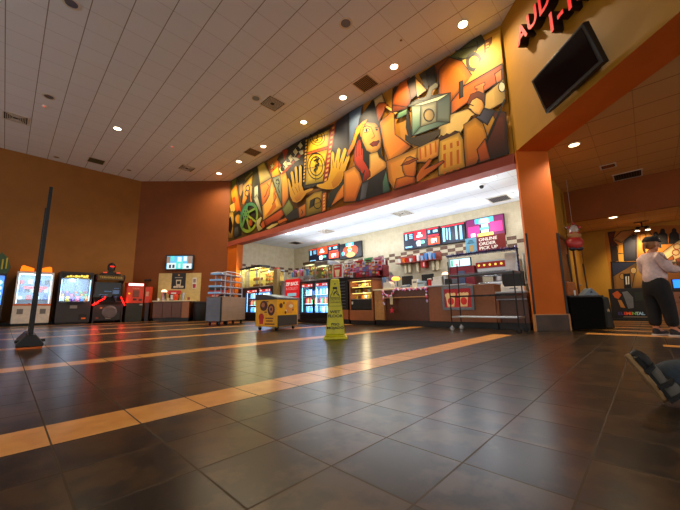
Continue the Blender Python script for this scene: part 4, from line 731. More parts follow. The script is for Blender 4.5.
((70,62,46),(70,62,46),0,0,[(3.491,5.124),(3.54,5.167),(3.524,5.189),(3.484,5.154)]),
((70,62,46),(70,62,46),0,0,[(3.54,5.167),(3.579,5.226),(3.556,5.237),(3.524,5.189)]),
((70,62,46),(70,62,46),0,0,[(3.579,5.226),(3.602,5.293),(3.575,5.292),(3.556,5.237)]),
((70,62,46),(70,62,46),0,0,[(3.602,5.293),(3.608,5.359),(3.579,5.346),(3.575,5.292)]),
((70,62,46),(70,62,46),0,0,[(3.608,5.359),(3.594,5.417),(3.568,5.394),(3.579,5.346)]),
((70,62,46),(70,62,46),0,0,[(3.594,5.417),(3.564,5.46),(3.543,5.428),(3.568,5.394)]),
((70,62,46),(70,62,46),0,0,[(3.564,5.46),(3.52,5.481),(3.507,5.446),(3.543,5.428)]),
((70,62,46),(70,62,46),0,0,[(3.52,5.481),(3.468,5.479),(3.465,5.444),(3.507,5.446)]),
((70,62,46),(70,62,46),0,0,[(3.468,5.479),(3.415,5.454),(3.422,5.424),(3.465,5.444)]),
((70,62,46),(70,62,46),0,0,[(3.415,5.454),(3.367,5.409),(3.383,5.387),(3.422,5.424)]),
((70,62,46),(70,62,46),0,0,[(3.367,5.409),(3.33,5.35),(3.352,5.339),(3.383,5.387)]),
((70,62,46),(70,62,46),0,0,[(3.33,5.35),(3.308,5.285),(3.334,5.286),(3.352,5.339)]),
((70,62,46),(70,62,46),0,0,[(3.308,5.285),(3.303,5.22),(3.33,5.232),(3.334,5.286)]),
((60,52,42),(90,76,56),0,1,[(4.162,5.041),(3.999,4.872),(3.183,4.779),(3.205,4.652),(3.443,4.582),(3.734,4.526),(4.067,4.768),(4.17,4.896)]),
((222,150,60),(236,176,76),0,1,[(4.822,4.519),(3.776,4.549),(3.872,4.194),(3.975,3.736),(4.132,3.62),(4.603,3.62),(4.765,3.897)]),
((232,186,84),(216,160,60),90,1,[(3.314,3.62),(3.249,4.551),(2.723,4.524),(2.647,4.313),(2.655,3.62)]),
((90,50,24),(90,50,24),0,1,[(3.249,4.551),(3.172,4.622),(3.118,4.571),(3.03,4.608),(2.965,4.553),(2.824,4.595),(2.723,4.524),(3.239,4.488)]),
((206,116,36),(206,116,36),0,0,[(3.134,4.346),(3.071,4.343),(3.073,4.208),(3.137,4.21)]),
((206,116,36),(206,116,36),0,0,[(3.15,4.122),(3.087,4.121),(3.105,3.766),(3.168,3.766)]),
((206,116,36),(206,116,36),0,0,[(3.183,3.62),(3.182,3.678),(3.119,3.679),(3.12,3.62)]),
((206,116,36),(206,116,36),0,0,[(2.967,4.332),(2.905,4.33),(2.909,4.197),(2.97,4.198)]),
((206,116,36),(206,116,36),0,0,[(2.983,4.112),(2.922,4.11),(2.941,3.761),(3.002,3.761)]),
((206,116,36),(206,116,36),0,0,[(3.017,3.62),(3.015,3.675),(2.954,3.676),(2.956,3.62)]),
((206,116,36),(206,116,36),0,0,[(2.805,4.319),(2.745,4.316),(2.749,4.185),(2.808,4.187)]),
((206,116,36),(206,116,36),0,0,[(2.821,4.101),(2.762,4.1),(2.782,3.756),(2.841,3.756)]),
((206,116,36),(206,116,36),0,0,[(2.855,3.62),(2.854,3.671),(2.795,3.672),(2.796,3.62)]),
((236,184,92),(222,150,60),90,1,[(3.837,4.536),(3.416,4.571),(3.212,4.559),(3.269,4.122),(3.576,4.059),(3.874,4.16)]),
((214,120,40),(214,120,40),0,0,[(3.779,4.5),(3.728,4.502),(3.732,4.202),(3.784,4.192)]),
((214,120,40),(214,120,40),0,0,[(3.633,4.509),(3.582,4.511),(3.587,4.214),(3.638,4.204)]),
((214,120,40),(214,120,40),0,0,[(3.49,4.517),(3.441,4.519),(3.446,4.226),(3.496,4.216)]),
((214,120,40),(214,120,40),0,0,[(3.35,4.525),(3.302,4.527),(3.308,4.237),(3.357,4.228)]),
((226,150,60),(200,110,40),90,1,[(4.317,4.244),(4.167,4.382),(4.058,4.387),(3.869,4.25),(3.904,3.924),(3.975,3.736),(4.2,3.803),(4.296,4.048)]),
((170,90,34),(170,90,34),0,1,[(4.35,4.226),(4.157,4.277),(3.853,4.272),(3.826,4.221),(4.1,4.186)]),
((216,130,44),(180,90,30),90,1,[(4.608,3.62),(4.514,3.897),(4.195,3.888),(3.942,3.782),(3.932,3.62)]),
((212,122,40),(176,84,28),0,1,[(3.896,3.62),(3.913,3.774),(3.784,3.955),(3.515,4.127),(3.435,4.086),(3.541,3.958),(3.657,3.901),(3.174,3.969),(3.138,3.917),(3.385,3.813),(3.626,3.727),(3.855,3.62)]),
((226,166,52),(190,110,30),90,1,[(2.607,4.658),(2.334,4.731),(2.139,4.443),(2.086,4.104),(2.245,3.902),(2.22,3.62),(2.64,3.62),(2.649,4.12)]),
((122,56,24),(70,32,18),90,1,[(1.92,4.677),(1.708,4.552),(1.733,3.62),(2.12,3.62),(2.17,3.94),(2.098,4.372)]),
((216,170,60),(190,130,40),90,1,[(2.19,4.545),(1.969,4.646),(1.925,4.494),(2.117,4.149)]),
((96,96,116),(60,60,76),0,1,[(2.334,4.731),(2.237,4.715),(2.128,4.855),(1.908,4.684),(2.094,4.423),(2.211,4.581)]),
((252,206,130),(236,170,90),0,1,[(2.475,5.175),(2.364,5.275),(2.204,5.249),(2.108,5.09),(2.127,4.868),(2.235,4.728),(2.351,4.822),(2.406,4.917),(2.476,5.006),(2.446,5.062)]),
((150,76,26),(96,46,20),0,1,[(2.49,5.153),(2.386,5.328),(2.211,5.309),(2.078,5.158),(2.111,4.914),(2.159,5.061),(2.259,5.18),(2.373,5.167),(2.444,5.075)]),
((22,16,10),(22,16,10),0,0,[(2.448,5.092),(2.353,5.004),(2.343,5.025),(2.437,5.113)]),
((22,16,10),(22,16,10),0,0,[(2.456,4.987),(2.409,4.937),(2.399,4.951),(2.446,5.001)]),
((22,16,10),(22,16,10),0,0,[(1.706,4.873),(2.408,3.62),(2.355,3.62),(1.675,4.838)]),
((206,110,34),(160,76,26),90,1,[(2.322,3.62),(2.362,3.946),(2.165,4.135),(2.098,3.62)])]
FAR_MURAL=[((206,140,40),(180,110,36),0,0,[(0.78,2.353),(0.738,2.72),(-0.533,2.72),(-1.906,2.458),(-1.582,0.085),(0.78,0.054)]),
((120,60,26),(90,46,22),90,1,[(0.668,2.72),(0.484,2.72),(0.581,2.467),(0.477,2.278),(0.659,2.163),(0.664,2.423)]),
((200,150,84),(176,120,60),0,1,[(0.586,2.482),(0.343,2.709),(-0.071,2.708),(0.394,2.335)]),
((222,160,50),(222,160,50),0,1,[(0.47,2.277),(0.337,2.299),(0.379,2.002),(0.513,2.028)]),
((64,46,36),(64,46,36),0,1,[(0.664,2.235),(0.503,2.235),(0.541,1.791),(0.683,1.77)]),
((220,170,70),(220,170,70),0,1,[(0.516,2.005),(0.366,2.0),(0.356,1.744),(0.525,1.753)]),
((80,76,84),(56,52,60),90,1,[(0.354,2.329),(0.206,2.491),(0.102,2.519),(0.036,2.417),(0.111,1.744),(0.392,1.775)]),
((60,40,30),(60,40,30),0,1,[(0.03,2.462),(0.036,2.437),(0.046,2.416),(0.059,2.4),(0.075,2.391),(0.091,2.39),(0.107,2.396),(0.12,2.41),(0.129,2.43),(0.134,2.453),(0.134,2.479),(0.128,2.503),(0.118,2.525),(0.104,2.541),(0.089,2.55),(0.072,2.551),(0.057,2.544),(0.044,2.53),(0.034,2.511),(0.03,2.487)]),
((226,160,44),(200,120,36),90,1,[(0.014,2.596),(-0.262,2.592),(-0.332,2.402),(-0.181,1.939),(0.115,1.709)]),
((170,90,30),(170,90,30),0,0,[(-0.185,2.427),(-0.172,2.371),(-0.156,2.388),(-0.166,2.43)]),
((170,90,30),(170,90,30),0,0,[(-0.172,2.371),(-0.15,2.325),(-0.14,2.353),(-0.156,2.388)]),
((170,90,30),(170,90,30),0,0,[(-0.15,2.325),(-0.121,2.296),(-0.119,2.332),(-0.14,2.353)]),
((170,90,30),(170,90,30),0,0,[(-0.121,2.296),(-0.091,2.289),(-0.096,2.327),(-0.119,2.332)]),
((170,90,30),(170,90,30),0,0,[(-0.091,2.289),(-0.064,2.305),(-0.075,2.339),(-0.096,2.327)]),
((170,90,30),(170,90,30),0,0,[(-0.064,2.305),(-0.043,2.341),(-0.06,2.366),(-0.075,2.339)]),
((170,90,30),(170,90,30),0,0,[(-0.043,2.341),(-0.032,2.393),(-0.052,2.404),(-0.06,2.366)]),
((170,90,30),(170,90,30),0,0,[(-0.032,2.393),(-0.034,2.451),(-0.053,2.448),(-0.052,2.404)]),
((170,90,30),(170,90,30),0,0,[(-0.034,2.451),(-0.047,2.508),(-0.062,2.491),(-0.053,2.448)]),
((170,90,30),(170,90,30),0,0,[(-0.047,2.508),(-0.069,2.554),(-0.079,2.525),(-0.062,2.491)]),
((170,90,30),(170,90,30),0,0,[(-0.069,2.554),(-0.098,2.583),(-0.101,2.547),(-0.079,2.525)]),
((170,90,30),(170,90,30),0,0,[(-0.098,2.583),(-0.128,2.589),(-0.123,2.551),(-0.101,2.547)]),
((170,90,30),(170,90,30),0,0,[(-0.128,2.589),(-0.155,2.573),(-0.144,2.539),(-0.123,2.551)]),
((170,90,30),(170,90,30),0,0,[(-0.155,2.573),(-0.176,2.536),(-0.159,2.512),(-0.144,2.539)]),
((170,90,30),(170,90,30),0,0,[(-0.176,2.536),(-0.186,2.485),(-0.167,2.473),(-0.159,2.512)]),
((170,90,30),(170,90,30),0,0,[(-0.186,2.485),(-0.185,2.427),(-0.166,2.43),(-0.167,2.473)]),
((60,46,36),(40,32,26),90,1,[(-0.23,2.109),(-0.284,2.388),(-0.348,2.453),(-0.42,2.441),(-0.465,2.359),(-0.448,2.078)]),
((56,42,34),(56,42,34),0,1,[(-0.429,2.466),(-0.425,2.445),(-0.416,2.426),(-0.405,2.413),(-0.392,2.405),(-0.379,2.404),(-0.366,2.409),(-0.355,2.421),(-0.348,2.438),(-0.344,2.458),(-0.345,2.48),(-0.35,2.501),(-0.358,2.519),(-0.369,2.533),(-0.382,2.541),(-0.396,2.542),(-0.409,2.536),(-0.419,2.524),(-0.427,2.508),(-0.43,2.487)]),
((60,46,36),(40,32,26),90,1,[(-0.385,2.183),(-0.438,2.46),(-0.501,2.524),(-0.572,2.511),(-0.615,2.43),(-0.598,2.152)]),
((56,42,34),(56,42,34),0,1,[(-0.581,2.536),(-0.576,2.515),(-0.568,2.497),(-0.557,2.484),(-0.544,2.476),(-0.531,2.475),(-0.519,2.48),(-0.508,2.492),(-0.501,2.509),(-0.497,2.529),(-0.498,2.55),(-0.503,2.571),(-0.511,2.589),(-0.522,2.603),(-0.535,2.611),(-0.548,2.612),(-0.561,2.606),(-0.571,2.594),(-0.578,2.577),(-0.581,2.557)]),
((60,46,36),(40,32,26),90,1,[(-0.617,2.162),(-0.669,2.434),(-0.73,2.496),(-0.799,2.484),(-0.84,2.404),(-0.823,2.131)]),
((56,42,34),(56,42,34),0,1,[(-0.808,2.508),(-0.803,2.488),(-0.795,2.47),(-0.784,2.457),(-0.772,2.449),(-0.759,2.448),(-0.747,2.454),(-0.737,2.465),(-0.73,2.482),(-0.727,2.502),(-0.728,2.523),(-0.732,2.543),(-0.74,2.561),(-0.751,2.574),(-0.764,2.582),(-0.776,2.583),(-0.788,2.577),(-0.798,2.566),(-0.805,2.549),(-0.808,2.53)]),
((60,46,36),(40,32,26),90,1,[(-0.87,2.103),(-0.922,2.369),(-0.981,2.431),(-1.046,2.42),(-1.086,2.342),(-1.068,2.074)]),
((56,42,34),(56,42,34),0,1,[(-1.055,2.443),(-1.05,2.423),(-1.043,2.406),(-1.032,2.393),(-1.02,2.385),(-1.008,2.384),(-0.997,2.389),(-0.987,2.401),(-0.981,2.417),(-0.977,2.436),(-0.978,2.457),(-0.983,2.477),(-0.991,2.494),(-1.001,2.508),(-1.013,2.515),(-1.025,2.516),(-1.037,2.511),(-1.046,2.499),(-1.053,2.483),(-1.056,2.464)]),
((226,200,150),(206,170,110),0,1,[(-0.252,1.756),(-0.85,2.254),(-1.417,2.593),(-1.274,1.519),(-0.534,1.596)]),
((170,90,40),(170,90,40),0,0,[(-0.846,2.044),(-0.833,2.005),(-0.814,2.019),(-0.823,2.047)]),
((170,90,40),(170,90,40),0,0,[(-0.833,2.005),(-0.807,1.977),(-0.795,1.999),(-0.814,2.019)]),
((170,90,40),(170,90,40),0,0,[(-0.807,1.977),(-0.773,1.963),(-0.771,1.989),(-0.795,1.999)]),
((170,90,40),(170,90,40),0,0,[(-0.773,1.963),(-0.738,1.968),(-0.746,1.993),(-0.771,1.989)]),
((170,90,40),(170,90,40),0,0,[(-0.738,1.968),(-0.708,1.99),(-0.725,2.009),(-0.746,1.993)]),
((170,90,40),(170,90,40),0,0,[(-0.708,1.99),(-0.69,2.025),(-0.712,2.034),(-0.725,2.009)]),
((170,90,40),(170,90,40),0,0,[(-0.69,2.025),(-0.687,2.066),(-0.71,2.063),(-0.712,2.034)]),
((170,90,40),(170,90,40),0,0,[(-0.687,2.066),(-0.7,2.105),(-0.719,2.091),(-0.71,2.063)]),
((170,90,40),(170,90,40),0,0,[(-0.7,2.105),(-0.726,2.134),(-0.738,2.111),(-0.719,2.091)]),
((170,90,40),(170,90,40),0,0,[(-0.726,2.134),(-0.761,2.147),(-0.762,2.12),(-0.738,2.111)]),
((170,90,40),(170,90,40),0,0,[(-0.761,2.147),(-0.796,2.141),(-0.788,2.117),(-0.762,2.12)]),
((170,90,40),(170,90,40),0,0,[(-0.796,2.141),(-0.825,2.119),(-0.809,2.101),(-0.788,2.117)]),
((170,90,40),(170,90,40),0,0,[(-0.825,2.119),(-0.843,2.084),(-0.821,2.076),(-0.809,2.101)]),
((170,90,40),(170,90,40),0,0,[(-0.843,2.084),(-0.846,2.044),(-0.823,2.047),(-0.821,2.076)]),
((170,90,40),(170,90,40),0,0,[(-0.802,1.881),(-0.789,1.843),(-0.77,1.857),(-0.779,1.884)]),
((170,90,40),(170,90,40),0,0,[(-0.789,1.843),(-0.763,1.814),(-0.752,1.836),(-0.77,1.857)]),
((170,90,40),(170,90,40),0,0,[(-0.763,1.814),(-0.729,1.8),(-0.727,1.826),(-0.752,1.836)]),
((170,90,40),(170,90,40),0,0,[(-0.729,1.8),(-0.694,1.805),(-0.702,1.83),(-0.727,1.826)]),
((170,90,40),(170,90,40),0,0,[(-0.694,1.805),(-0.664,1.826),(-0.681,1.845),(-0.702,1.83)]),
((170,90,40),(170,90,40),0,0,[(-0.664,1.826),(-0.646,1.861),(-0.668,1.87),(-0.681,1.845)]),
((170,90,40),(170,90,40),0,0,[(-0.646,1.861),(-0.643,1.902),(-0.666,1.899),(-0.668,1.87)]),
((170,90,40),(170,90,40),0,0,[(-0.643,1.902),(-0.656,1.941),(-0.675,1.927),(-0.666,1.899)]),
((170,90,40),(170,90,40),0,0,[(-0.656,1.941),(-0.682,1.97),(-0.694,1.947),(-0.675,1.927)]),
((170,90,40),(170,90,40),0,0,[(-0.682,1.97),(-0.717,1.983),(-0.718,1.957),(-0.694,1.947)]),
((170,90,40),(170,90,40),0,0,[(-0.717,1.983),(-0.752,1.978),(-0.744,1.954),(-0.718,1.957)]),
((170,90,40),(170,90,40),0,0,[(-0.752,1.978),(-0.781,1.956),(-0.765,1.938),(-0.744,1.954)]),
((170,90,40),(170,90,40),0,0,[(-0.781,1.956),(-0.799,1.922),(-0.777,1.913),(-0.765,1.938)]),
((170,90,40),(170,90,40),0,0,[(-0.799,1.922),(-0.802,1.881),(-0.779,1.884),(-0.777,1.913)]),
((190,110,50),(190,110,50),0,1,[(-0.535,1.724),(-0.649,1.816),(-0.665,1.709),(-0.568,1.635)]),
((170,90,50),(170,90,50),0,1,[(-0.693,1.706),(-0.814,1.754),(-0.79,1.57),(-0.706,1.578)]),
((150,110,58),(120,86,46),0,1,[(0.78,0.774),(0.705,1.763),(-0.242,1.679),(-0.042,0.065),(0.78,0.054)]),
((58,62,86),(44,46,66),0,1,[(0.692,1.752),(0.115,1.709),(0.693,1.328)]),
((190,150,80),(150,110,60),90,1,[(0.116,1.7),(-0.242,1.679),(-0.146,0.904),(0.332,0.884)]),
((190,160,110),(190,160,110),0,1,[(0.149,1.454),(0.156,1.426),(0.168,1.401),(0.186,1.382),(0.206,1.371),(0.228,1.368),(0.248,1.374),(0.266,1.389),(0.279,1.411),(0.285,1.437),(0.285,1.466),(0.278,1.495),(0.266,1.52),(0.248,1.539),(0.227,1.55),(0.206,1.553),(0.185,1.546),(0.168,1.531),(0.155,1.51),(0.149,1.483)]),
((180,140,80),(180,140,80),0,1,[(0.429,1.299),(0.435,1.272),(0.446,1.248),(0.462,1.229),(0.48,1.217),(0.5,1.214),(0.518,1.22),(0.533,1.234),(0.544,1.255),(0.55,1.28),(0.55,1.308),(0.543,1.336),(0.532,1.36),(0.516,1.379),(0.498,1.39),(0.478,1.393),(0.46,1.387),(0.445,1.373),(0.434,1.352),(0.428,1.327)]),
((24,22,22),(24,22,22),0,1,[(0.454,1.373),(0.306,1.379),(0.339,0.884),(0.484,0.891)]),
((210,206,200),(210,206,200),0,0,[(0.423,1.29),(0.388,1.305),(0.403,1.065),(0.438,1.049)]),
((210,206,200),(210,206,200),0,0,[(0.362,1.294),(0.335,1.301),(0.357,1.062),(0.384,1.055)]),
((150,100,46),(120,76,36),0,1,[(-0.236,1.627),(-1.771,1.467),(-1.582,0.085),(-0.042,0.065)]),
((22,16,10),(22,16,10),0,0,[(0.72,1.76),(-1.773,1.486),(-1.776,1.509),(0.716,1.787)]),
((22,16,10),(22,16,10),0,0,[(0.702,1.77),(0.753,0.676),(0.729,0.679),(0.678,1.771)])]
# ------------------------------------------------------------------ camera (phone held about half a metre above the floor)
F_PX,YAW,PITCH,ROLL=318.16,math.radians(-46.291),math.radians(9.255),math.radians(-.838)
cam=bpy.data.cameras.new('camera'); cam.sensor_width=36; cam.sensor_fit='HORIZONTAL'; cam.lens=36*F_PX/680; cam.clip_start=.02; cam.clip_end=200
co=bpy.data.objects.new('camera',cam); COL.objects.link(co); SC.camera=co
fw=Vector((0,math.cos(PITCH),math.sin(PITCH))); up=Vector((0,-math.sin(PITCH),math.cos(PITCH))); rt=Vector((1,0,0))
rt,up=rt*math.cos(ROLL)+up*math.sin(ROLL),up*math.cos(ROLL)-rt*math.sin(ROLL)
M=Matrix.Rotation(YAW,3,'Z')@Matrix((rt,up,-fw)).transposed()
co.matrix_world=Matrix.Translation((0,0,.511))@M.to_4x4()

# ------------------------------------------------------------------ setting
HC=6.7; XM=7.05; W0=Vector((7.05,1.65,0)); ZK=3.58; ZR=3.66; ZL=2.8
TAN=paint('tan wall paint',(150,98,42)); RUST=paint('rust wall paint',(128,68,24)); OCHRE=paint('ochre wall paint',(160,112,16)); PUMP=paint('burnt orange wall paint',(216,108,24))
BANDP=paint('terracotta fascia paint',(176,84,62)); MUSTARD=paint('mustard wall paint',(190,138,44)); BROWNP=paint('brown bulkhead paint',(150,82,30))
b=MB(floor_material()); b.box(-9,14.5,-9,17.6,-.2,0); struct('floor',b)
b=MB(mat('pale bounce floor',(190,184,174),.4)); b.box(7.9,10.34,1.7,13.2,.0,.004); struct('floor_bounce',b)  # unseen pale floor, added to bounce light up to the kitchen ceiling
CT=ceiling_material('lobby ceiling tile',lin((236,240,248)),lin((150,142,138)),.58,.36)
CK=ceiling_material('kitchen ceiling tile',lin((232,238,246)),lin((176,182,190)),.3,.2)
CR=ceiling_material('hall ceiling tile',lin((214,168,104)),lin((150,104,56)),.1,.405)
b=MB(CT); b.box(-9,7.3,-9,17.6,HC,HC+.1); struct('ceiling',b)
b=MB(CK); b.box(7.06,10.6,1.6,13.5,ZK,ZK+.1); struct('ceiling',b)
hall=[(7.44,1.10),(7.6,1.45),(10.9,1.45),(10.9,-8),(-1.7,-8)]
b=MB(CR); b.prism(hall,'z',ZR,ZR+.08); struct('ceiling',b)
b=MB(CR); b.box(10.9,13.2,-8,1.45,ZL,ZL+.08); struct('ceiling',b)
b=MB(TAN); b.box(-9,4.1,17.15,17.4,0,HC); struct('wall_left',b)
b=MB(RUST); c=Vector((3.96,17.18)); d=Vector((1,-1))/S2; nrm=Vector((1,1))/S2
p=[c-d*.0,c+d*4.45,c+d*4.45+nrm*.25,c+nrm*.25]; b.prism([(q.x,q.y) for q in p],'z',0,HC); struct('wall_diagonal',b)
b=MB(OCHRE); b.box(XM,XM+.3,1.65,14.12,3.62,HC); struct('wall_upper',b)
b=MB(BANDP); b.box(XM-.035,XM+.3,1.66,14.1,3.40,3.62); struct('trim_1',b)
b=MB(PUMP); b.box(XM,XM+.3,13.22,14.12,0,3.40); struct('wall_return',b)
KW=kitchen_wall()
b=MB(KW); b.box(10.35,10.5,1.4,13.4,0,ZK); struct('wall_back',b)
b=MB(KW); b.box(7.35,10.4,13.25,13.4,0,ZK); struct('wall_kitchen',b)
b=MB(PUMP); b.prism([(7.05,1.65),(7.005,1.605),(7.472,1.138),(7.64,1.40),(7.42,1.65)],'z',0,3.64); struct('wall_pillar',b)
b=MB(MUSTARD); b.box(7.42,13.2,1.40,1.645,0,ZK+.1); struct('wall_side',b)
# wall that carries the auditorium letters: runs toward the viewer, with a 3.64 m high opening below
def aw(s,y): # along the wall toward the viewer, and into the wall
    return (W0.x-s/S2+y/S2, W0.y-s/S2-y/S2)
b=MB(OCHRE); b.prism([aw(-.0,0),aw(9,0),aw(9,.66),aw(-.25,.66)],'z',3.64,HC,None)
b.mats.append(PUMP)
for f in b.bm.faces:
    if f.normal.z<-.5 or all(v.co.z<3.7 for v in f.verts): f.material_index=1
struct('wall_right',b)
b=MB(BROWNP); b.box(10.8,10.95,-8,1.42,ZL-.03,ZR+.02); struct('wall_bulkhead',b)
b=MB(MUSTARD); b.box(13.0,13.2,-8,1.5,0,ZL); struct('wall_far',b)
# baseboards
BT=mat('brown base tile',(74,52,38),.3,0,.25,5); EDGE=mat('tan edging strip',(196,140,90),.4)
def base(poly,name,z=.30):
    b=MB(BT); b.prism(poly,'z',.0,z); return struct(name,b,.003)
base([aw(.080,-.012),aw(.045,-.012),aw(.045,.672),aw(.080,.672)],'baseboard_pillar')
b=MB(EDGE)
b.prism([aw(.086,-.016),aw(.044,-.016),aw(.044,.676),aw(.086,.676)],'z',.30,.318)
for y0,y1 in((-.016,.012),(.65,.678)): b.prism([aw(.088,y0),aw(.044,y0),aw(.044,y1),aw(.088,y1)],'z',0,.30)
struct('trim_2',b)
b=MB(BLACK); b.box(-9,4.0,17.13,17.15,0,.12); struct('baseboard_left',b,.003)
b=MB(BLACK); p=[c+d*.02-nrm*.02,c+d*4.4-nrm*.02,c+d*4.4,c+d*.02]; b.prism([(q.x,q.y) for q in p],'z',0,.12); struct('baseboard_diagonal',b)
b=MB(BLACK); b.box(7.7,12.98,1.38,1.40,0,.10); struct('baseboard_side',b)
b=MB(BLACK); b.box(12.98,13.0,-8,1.38,0,.10); struct('baseboard_far',b)
# thin door leaves and frames in the side wall of the hall
def hall_door(name,x0,x1,z1,m):
    t=thing(name,None,None,(x0,1.398,0)); del_=0
    tag(t,kind='structure')
    bx('door_leaf',t,m,0,x1-x0,-.03,0,.02,z1); b=MB(WOODD)
    b.box(-.07,0,-.045,0,0,z1+.07); b.box(x1-x0,x1-x0+.07,-.045,0,0,z1+.07); b.box(0,x1-x0,-.045,0,z1,z1+.07); b.build('door_frame',t,bevel=.004)
    bx('door_handle',t,STEEL,.08,.2,-.09,-.03,1.0,1.03)
hall_door('door_1',9.0,10.0,2.1,mat('brown door',(120,66,26),.5,0,.2)); hall_door('door_2',11.15,12.75,2.2,mat('mustard door',(188,134,44),.5))

# murals: painted colour fields on the two walls
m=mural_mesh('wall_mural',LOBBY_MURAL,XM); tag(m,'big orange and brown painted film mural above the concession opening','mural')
m=mural_mesh('wall_mural',FAR_MURAL,13.0,ow=.014); tag(m,'dim painted mural of people on far wall behind the standing person','mural')

# ------------------------------------------------------------------ lamps in the ceilings
LAMPW=em('warm lamp lens',(255,232,190),14); LAMPC=em('cool lamp lens',(250,252,255),9); LAMPH=em('amber lamp lens',(255,226,180),7)
TRIM=mat('white lamp trim',(222,214,200),.4); DULL=mat('unlit lamp reflector',(120,104,86),.3,.5)
def downlight(x,y,z,label,lens,power,color,group,r=.10,spot=120,lit=True,blend=.8,kind='SPOT'):
    t=thing('ceiling_light',label,'light',(x,y,z),0,group)
    b=MB(TRIM); b.lathe([(r*1.25,-.002),(r*1.25,-.014),(r,-.014),(r*.94,-.002)],20); b.build('trim_ring',t)
    b=MB(lens); b.lathe([(r*.93,-.003),(r*.93,-.009),(.001,-.010)],20); b.build('lens',t)
    if lit and kind=='POINT': light('POINT','lamp',(0,0,-.6),power,color,.08,parent=t)  # emitter hung unseen below its fixture, added to light the ceiling evenly
    elif lit: light('SPOT','lamp',(0,0,-.03),power,color,.07,(0,0,0),spot,blend,t)
    return t
WARM=(1,.80,.52); COOL=(.86,.94,1.0)
for i,(x,y) in enumerate([(6.42,2.24),(6.40,4.06),(6.36,5.86),(6.35,7.68),(6.3,10.05),(6.28,11.9),(6.24,13.66)]):
    downlight(x,y,HC,'lit downlight in the lobby ceiling along the mural, %s from the letter wall'%ORD[i] if i else 'lit downlight in lobby ceiling nearest to the letter wall',LAMPW,P_MURAL,WARM,'lit downlights along the mural',.10,150)
downlight(2.05,12.5,HC,'single lit downlight in the middle of the lobby ceiling',LAMPW,P_LOBBY,WARM,None,.11,140)
for x,y,w in((.82,16.68,'above the white prize machine by the left wall'),(3.22,16.08,'above the black shooting machine by the left wall'),(5.81,3.46,'near the brightest lamp over the mural')):
    downlight(x,y,HC,'unlit recessed downlight in lobby ceiling '+w,DULL,0,WARM,'unlit downlights in the lobby ceiling',.09 if y>5 else .03,lit=False)
n=0
for i in range(15):
    downlight(7.92,2.37+.588*i,ZK,'white downlight in front row of concession ceiling, %s from the orange pillar'%ORD[i],LAMPC,P_KIT,COOL,'front row of concession ceiling lights',.075,165,True,.3,'POINT')
for i,y in enumerate([2.35,3.52,4.72,5.9,7.03,8.1,9.22,10.38]):
    downlight(9.6,y,ZK,'white downlight in back row of concession ceiling, %s from the orange pillar'%ORD[i],LAMPC,P_KIT*1.6,COOL,'back row of concession ceiling lights',.075,165,True,.3,'POINT')
downlight(7.58,.70,ZR,'bright downlight in the hall ceiling just behind the pillar top',LAMPH,P_HALL,WARM,None,.09,140)
downlight(11.15,.42,ZL,'downlight in the low ceiling behind the brown bulkhead',LAMPH,P_HALL*.5,WARM,None,.09,140)
t=thing('track_light','black double spotlight hanging from low ceiling before the far mural','light',(12.4,-.12,ZL))
b=MB(BLACKM); b.box(-.03,.03,-.16,.16,-.02,0); b.build('mount_plate',t,bevel=.003)
b=MB(BLACKM); b.tube([(0,0,-.01),(0,0,-.16)],.02); b.build('stem',t)
for s in(-1,1):
    h=MB(BLACKM); h.tube([(0,s*.09,-.16),(-.03,s*.11,-.25)],.05,12,r1=.065); hh=h.build('lamp_head',t)
    l=MB(LAMPH); l.lathe([(.056,-.263),(.056,-.268),(.001,-.268)],14,c=(-.03,s*.11,0)); l.build('lens',hh)
b=MB(BLACKM); b.box(-.015,.015,-.12,.12,-.17,-.14); b.build('yoke',t)
light('SPOT','lamp',(-.05,0,-.29),P_HALL*.7,WARM,.06,(0,-.55,0),120,.8,t)
# vents, speakers, detectors
def vent(x,y,z,label,sz=.56,kind='diffuser',m=None):
    t=thing('ceiling_vent',label,'vent',(x,y,z),0)
    fr=MB(TRIM); s=sz/2
    for a in((-s,s,-s,-s+.03),(-s,s,s-.03,s),(-s,-s+.03,-s+.03,s-.03),(s-.03,s,-s+.03,s-.03)): fr.box(*a,-.016,-.001)
    fr.build('frame',t,bevel=.002)
    g=mat('dark duct',(58,52,46),.8); bx('backing',t,g,-s+.03,s-.03,-s+.03,s-.03,-.004,-.001,bevel=0)
    sl=MB(m or TRIM); k=7
    if kind=='diffuser':
        for i in range(1,6):
            r=s-.03-i*.038
            for a in((-r,r,-r,-r+.014),(-r,r,r-.014,r),(-r,-r+.014,-r,r),(r-.014,r,-r,r)): sl.box(*a,-.014,-.005)
    else:
        for i in range(10):
            yy=-s+.06+i*(sz-.12)/9; sl.box(-s+.03,s-.03,yy-.008,yy+.008,-.013,-.005)
    sl.build('louvre',t); return t
vent(5.04,7.59,HC,'square four way air diffuser in lobby ceiling before the mural',.6); vent(4.97,14.1,HC,'square air diffuser in lobby ceiling above the small wall screen',.6)
GB=mat('beige grille',(150,128,96),.7)
vent(6.25,10.75,HC,'beige return grille in lobby ceiling far along the mural',.58,'grille',GB); vent(6.37,5.0,HC,'beige return grille in lobby ceiling between lamps near the painted woman',.58,'grille',GB)
vent(2.02,16.0,HC,'dark return grille in lobby ceiling above the crane machine',.58,'grille',mat('olive grille',(96,84,44),.7)); vent(-.39,14.06,HC,'dark linear vent at the far left of the lobby ceiling',.6)
vent(9.74,2.8,ZK,'grey return grille in concession ceiling close to the orange pillar',.58,'grille',GREYM); vent(8.92,5.6,ZK,'square diffuser in middle of concession ceiling',.56); vent(8.81,9.2,ZK,'square diffuser in concession ceiling over the drinks coolers',.56); vent(9.38,11.9,ZK,'dark grille in the far left corner of concession ceiling',.56,'grille',BLACKM)
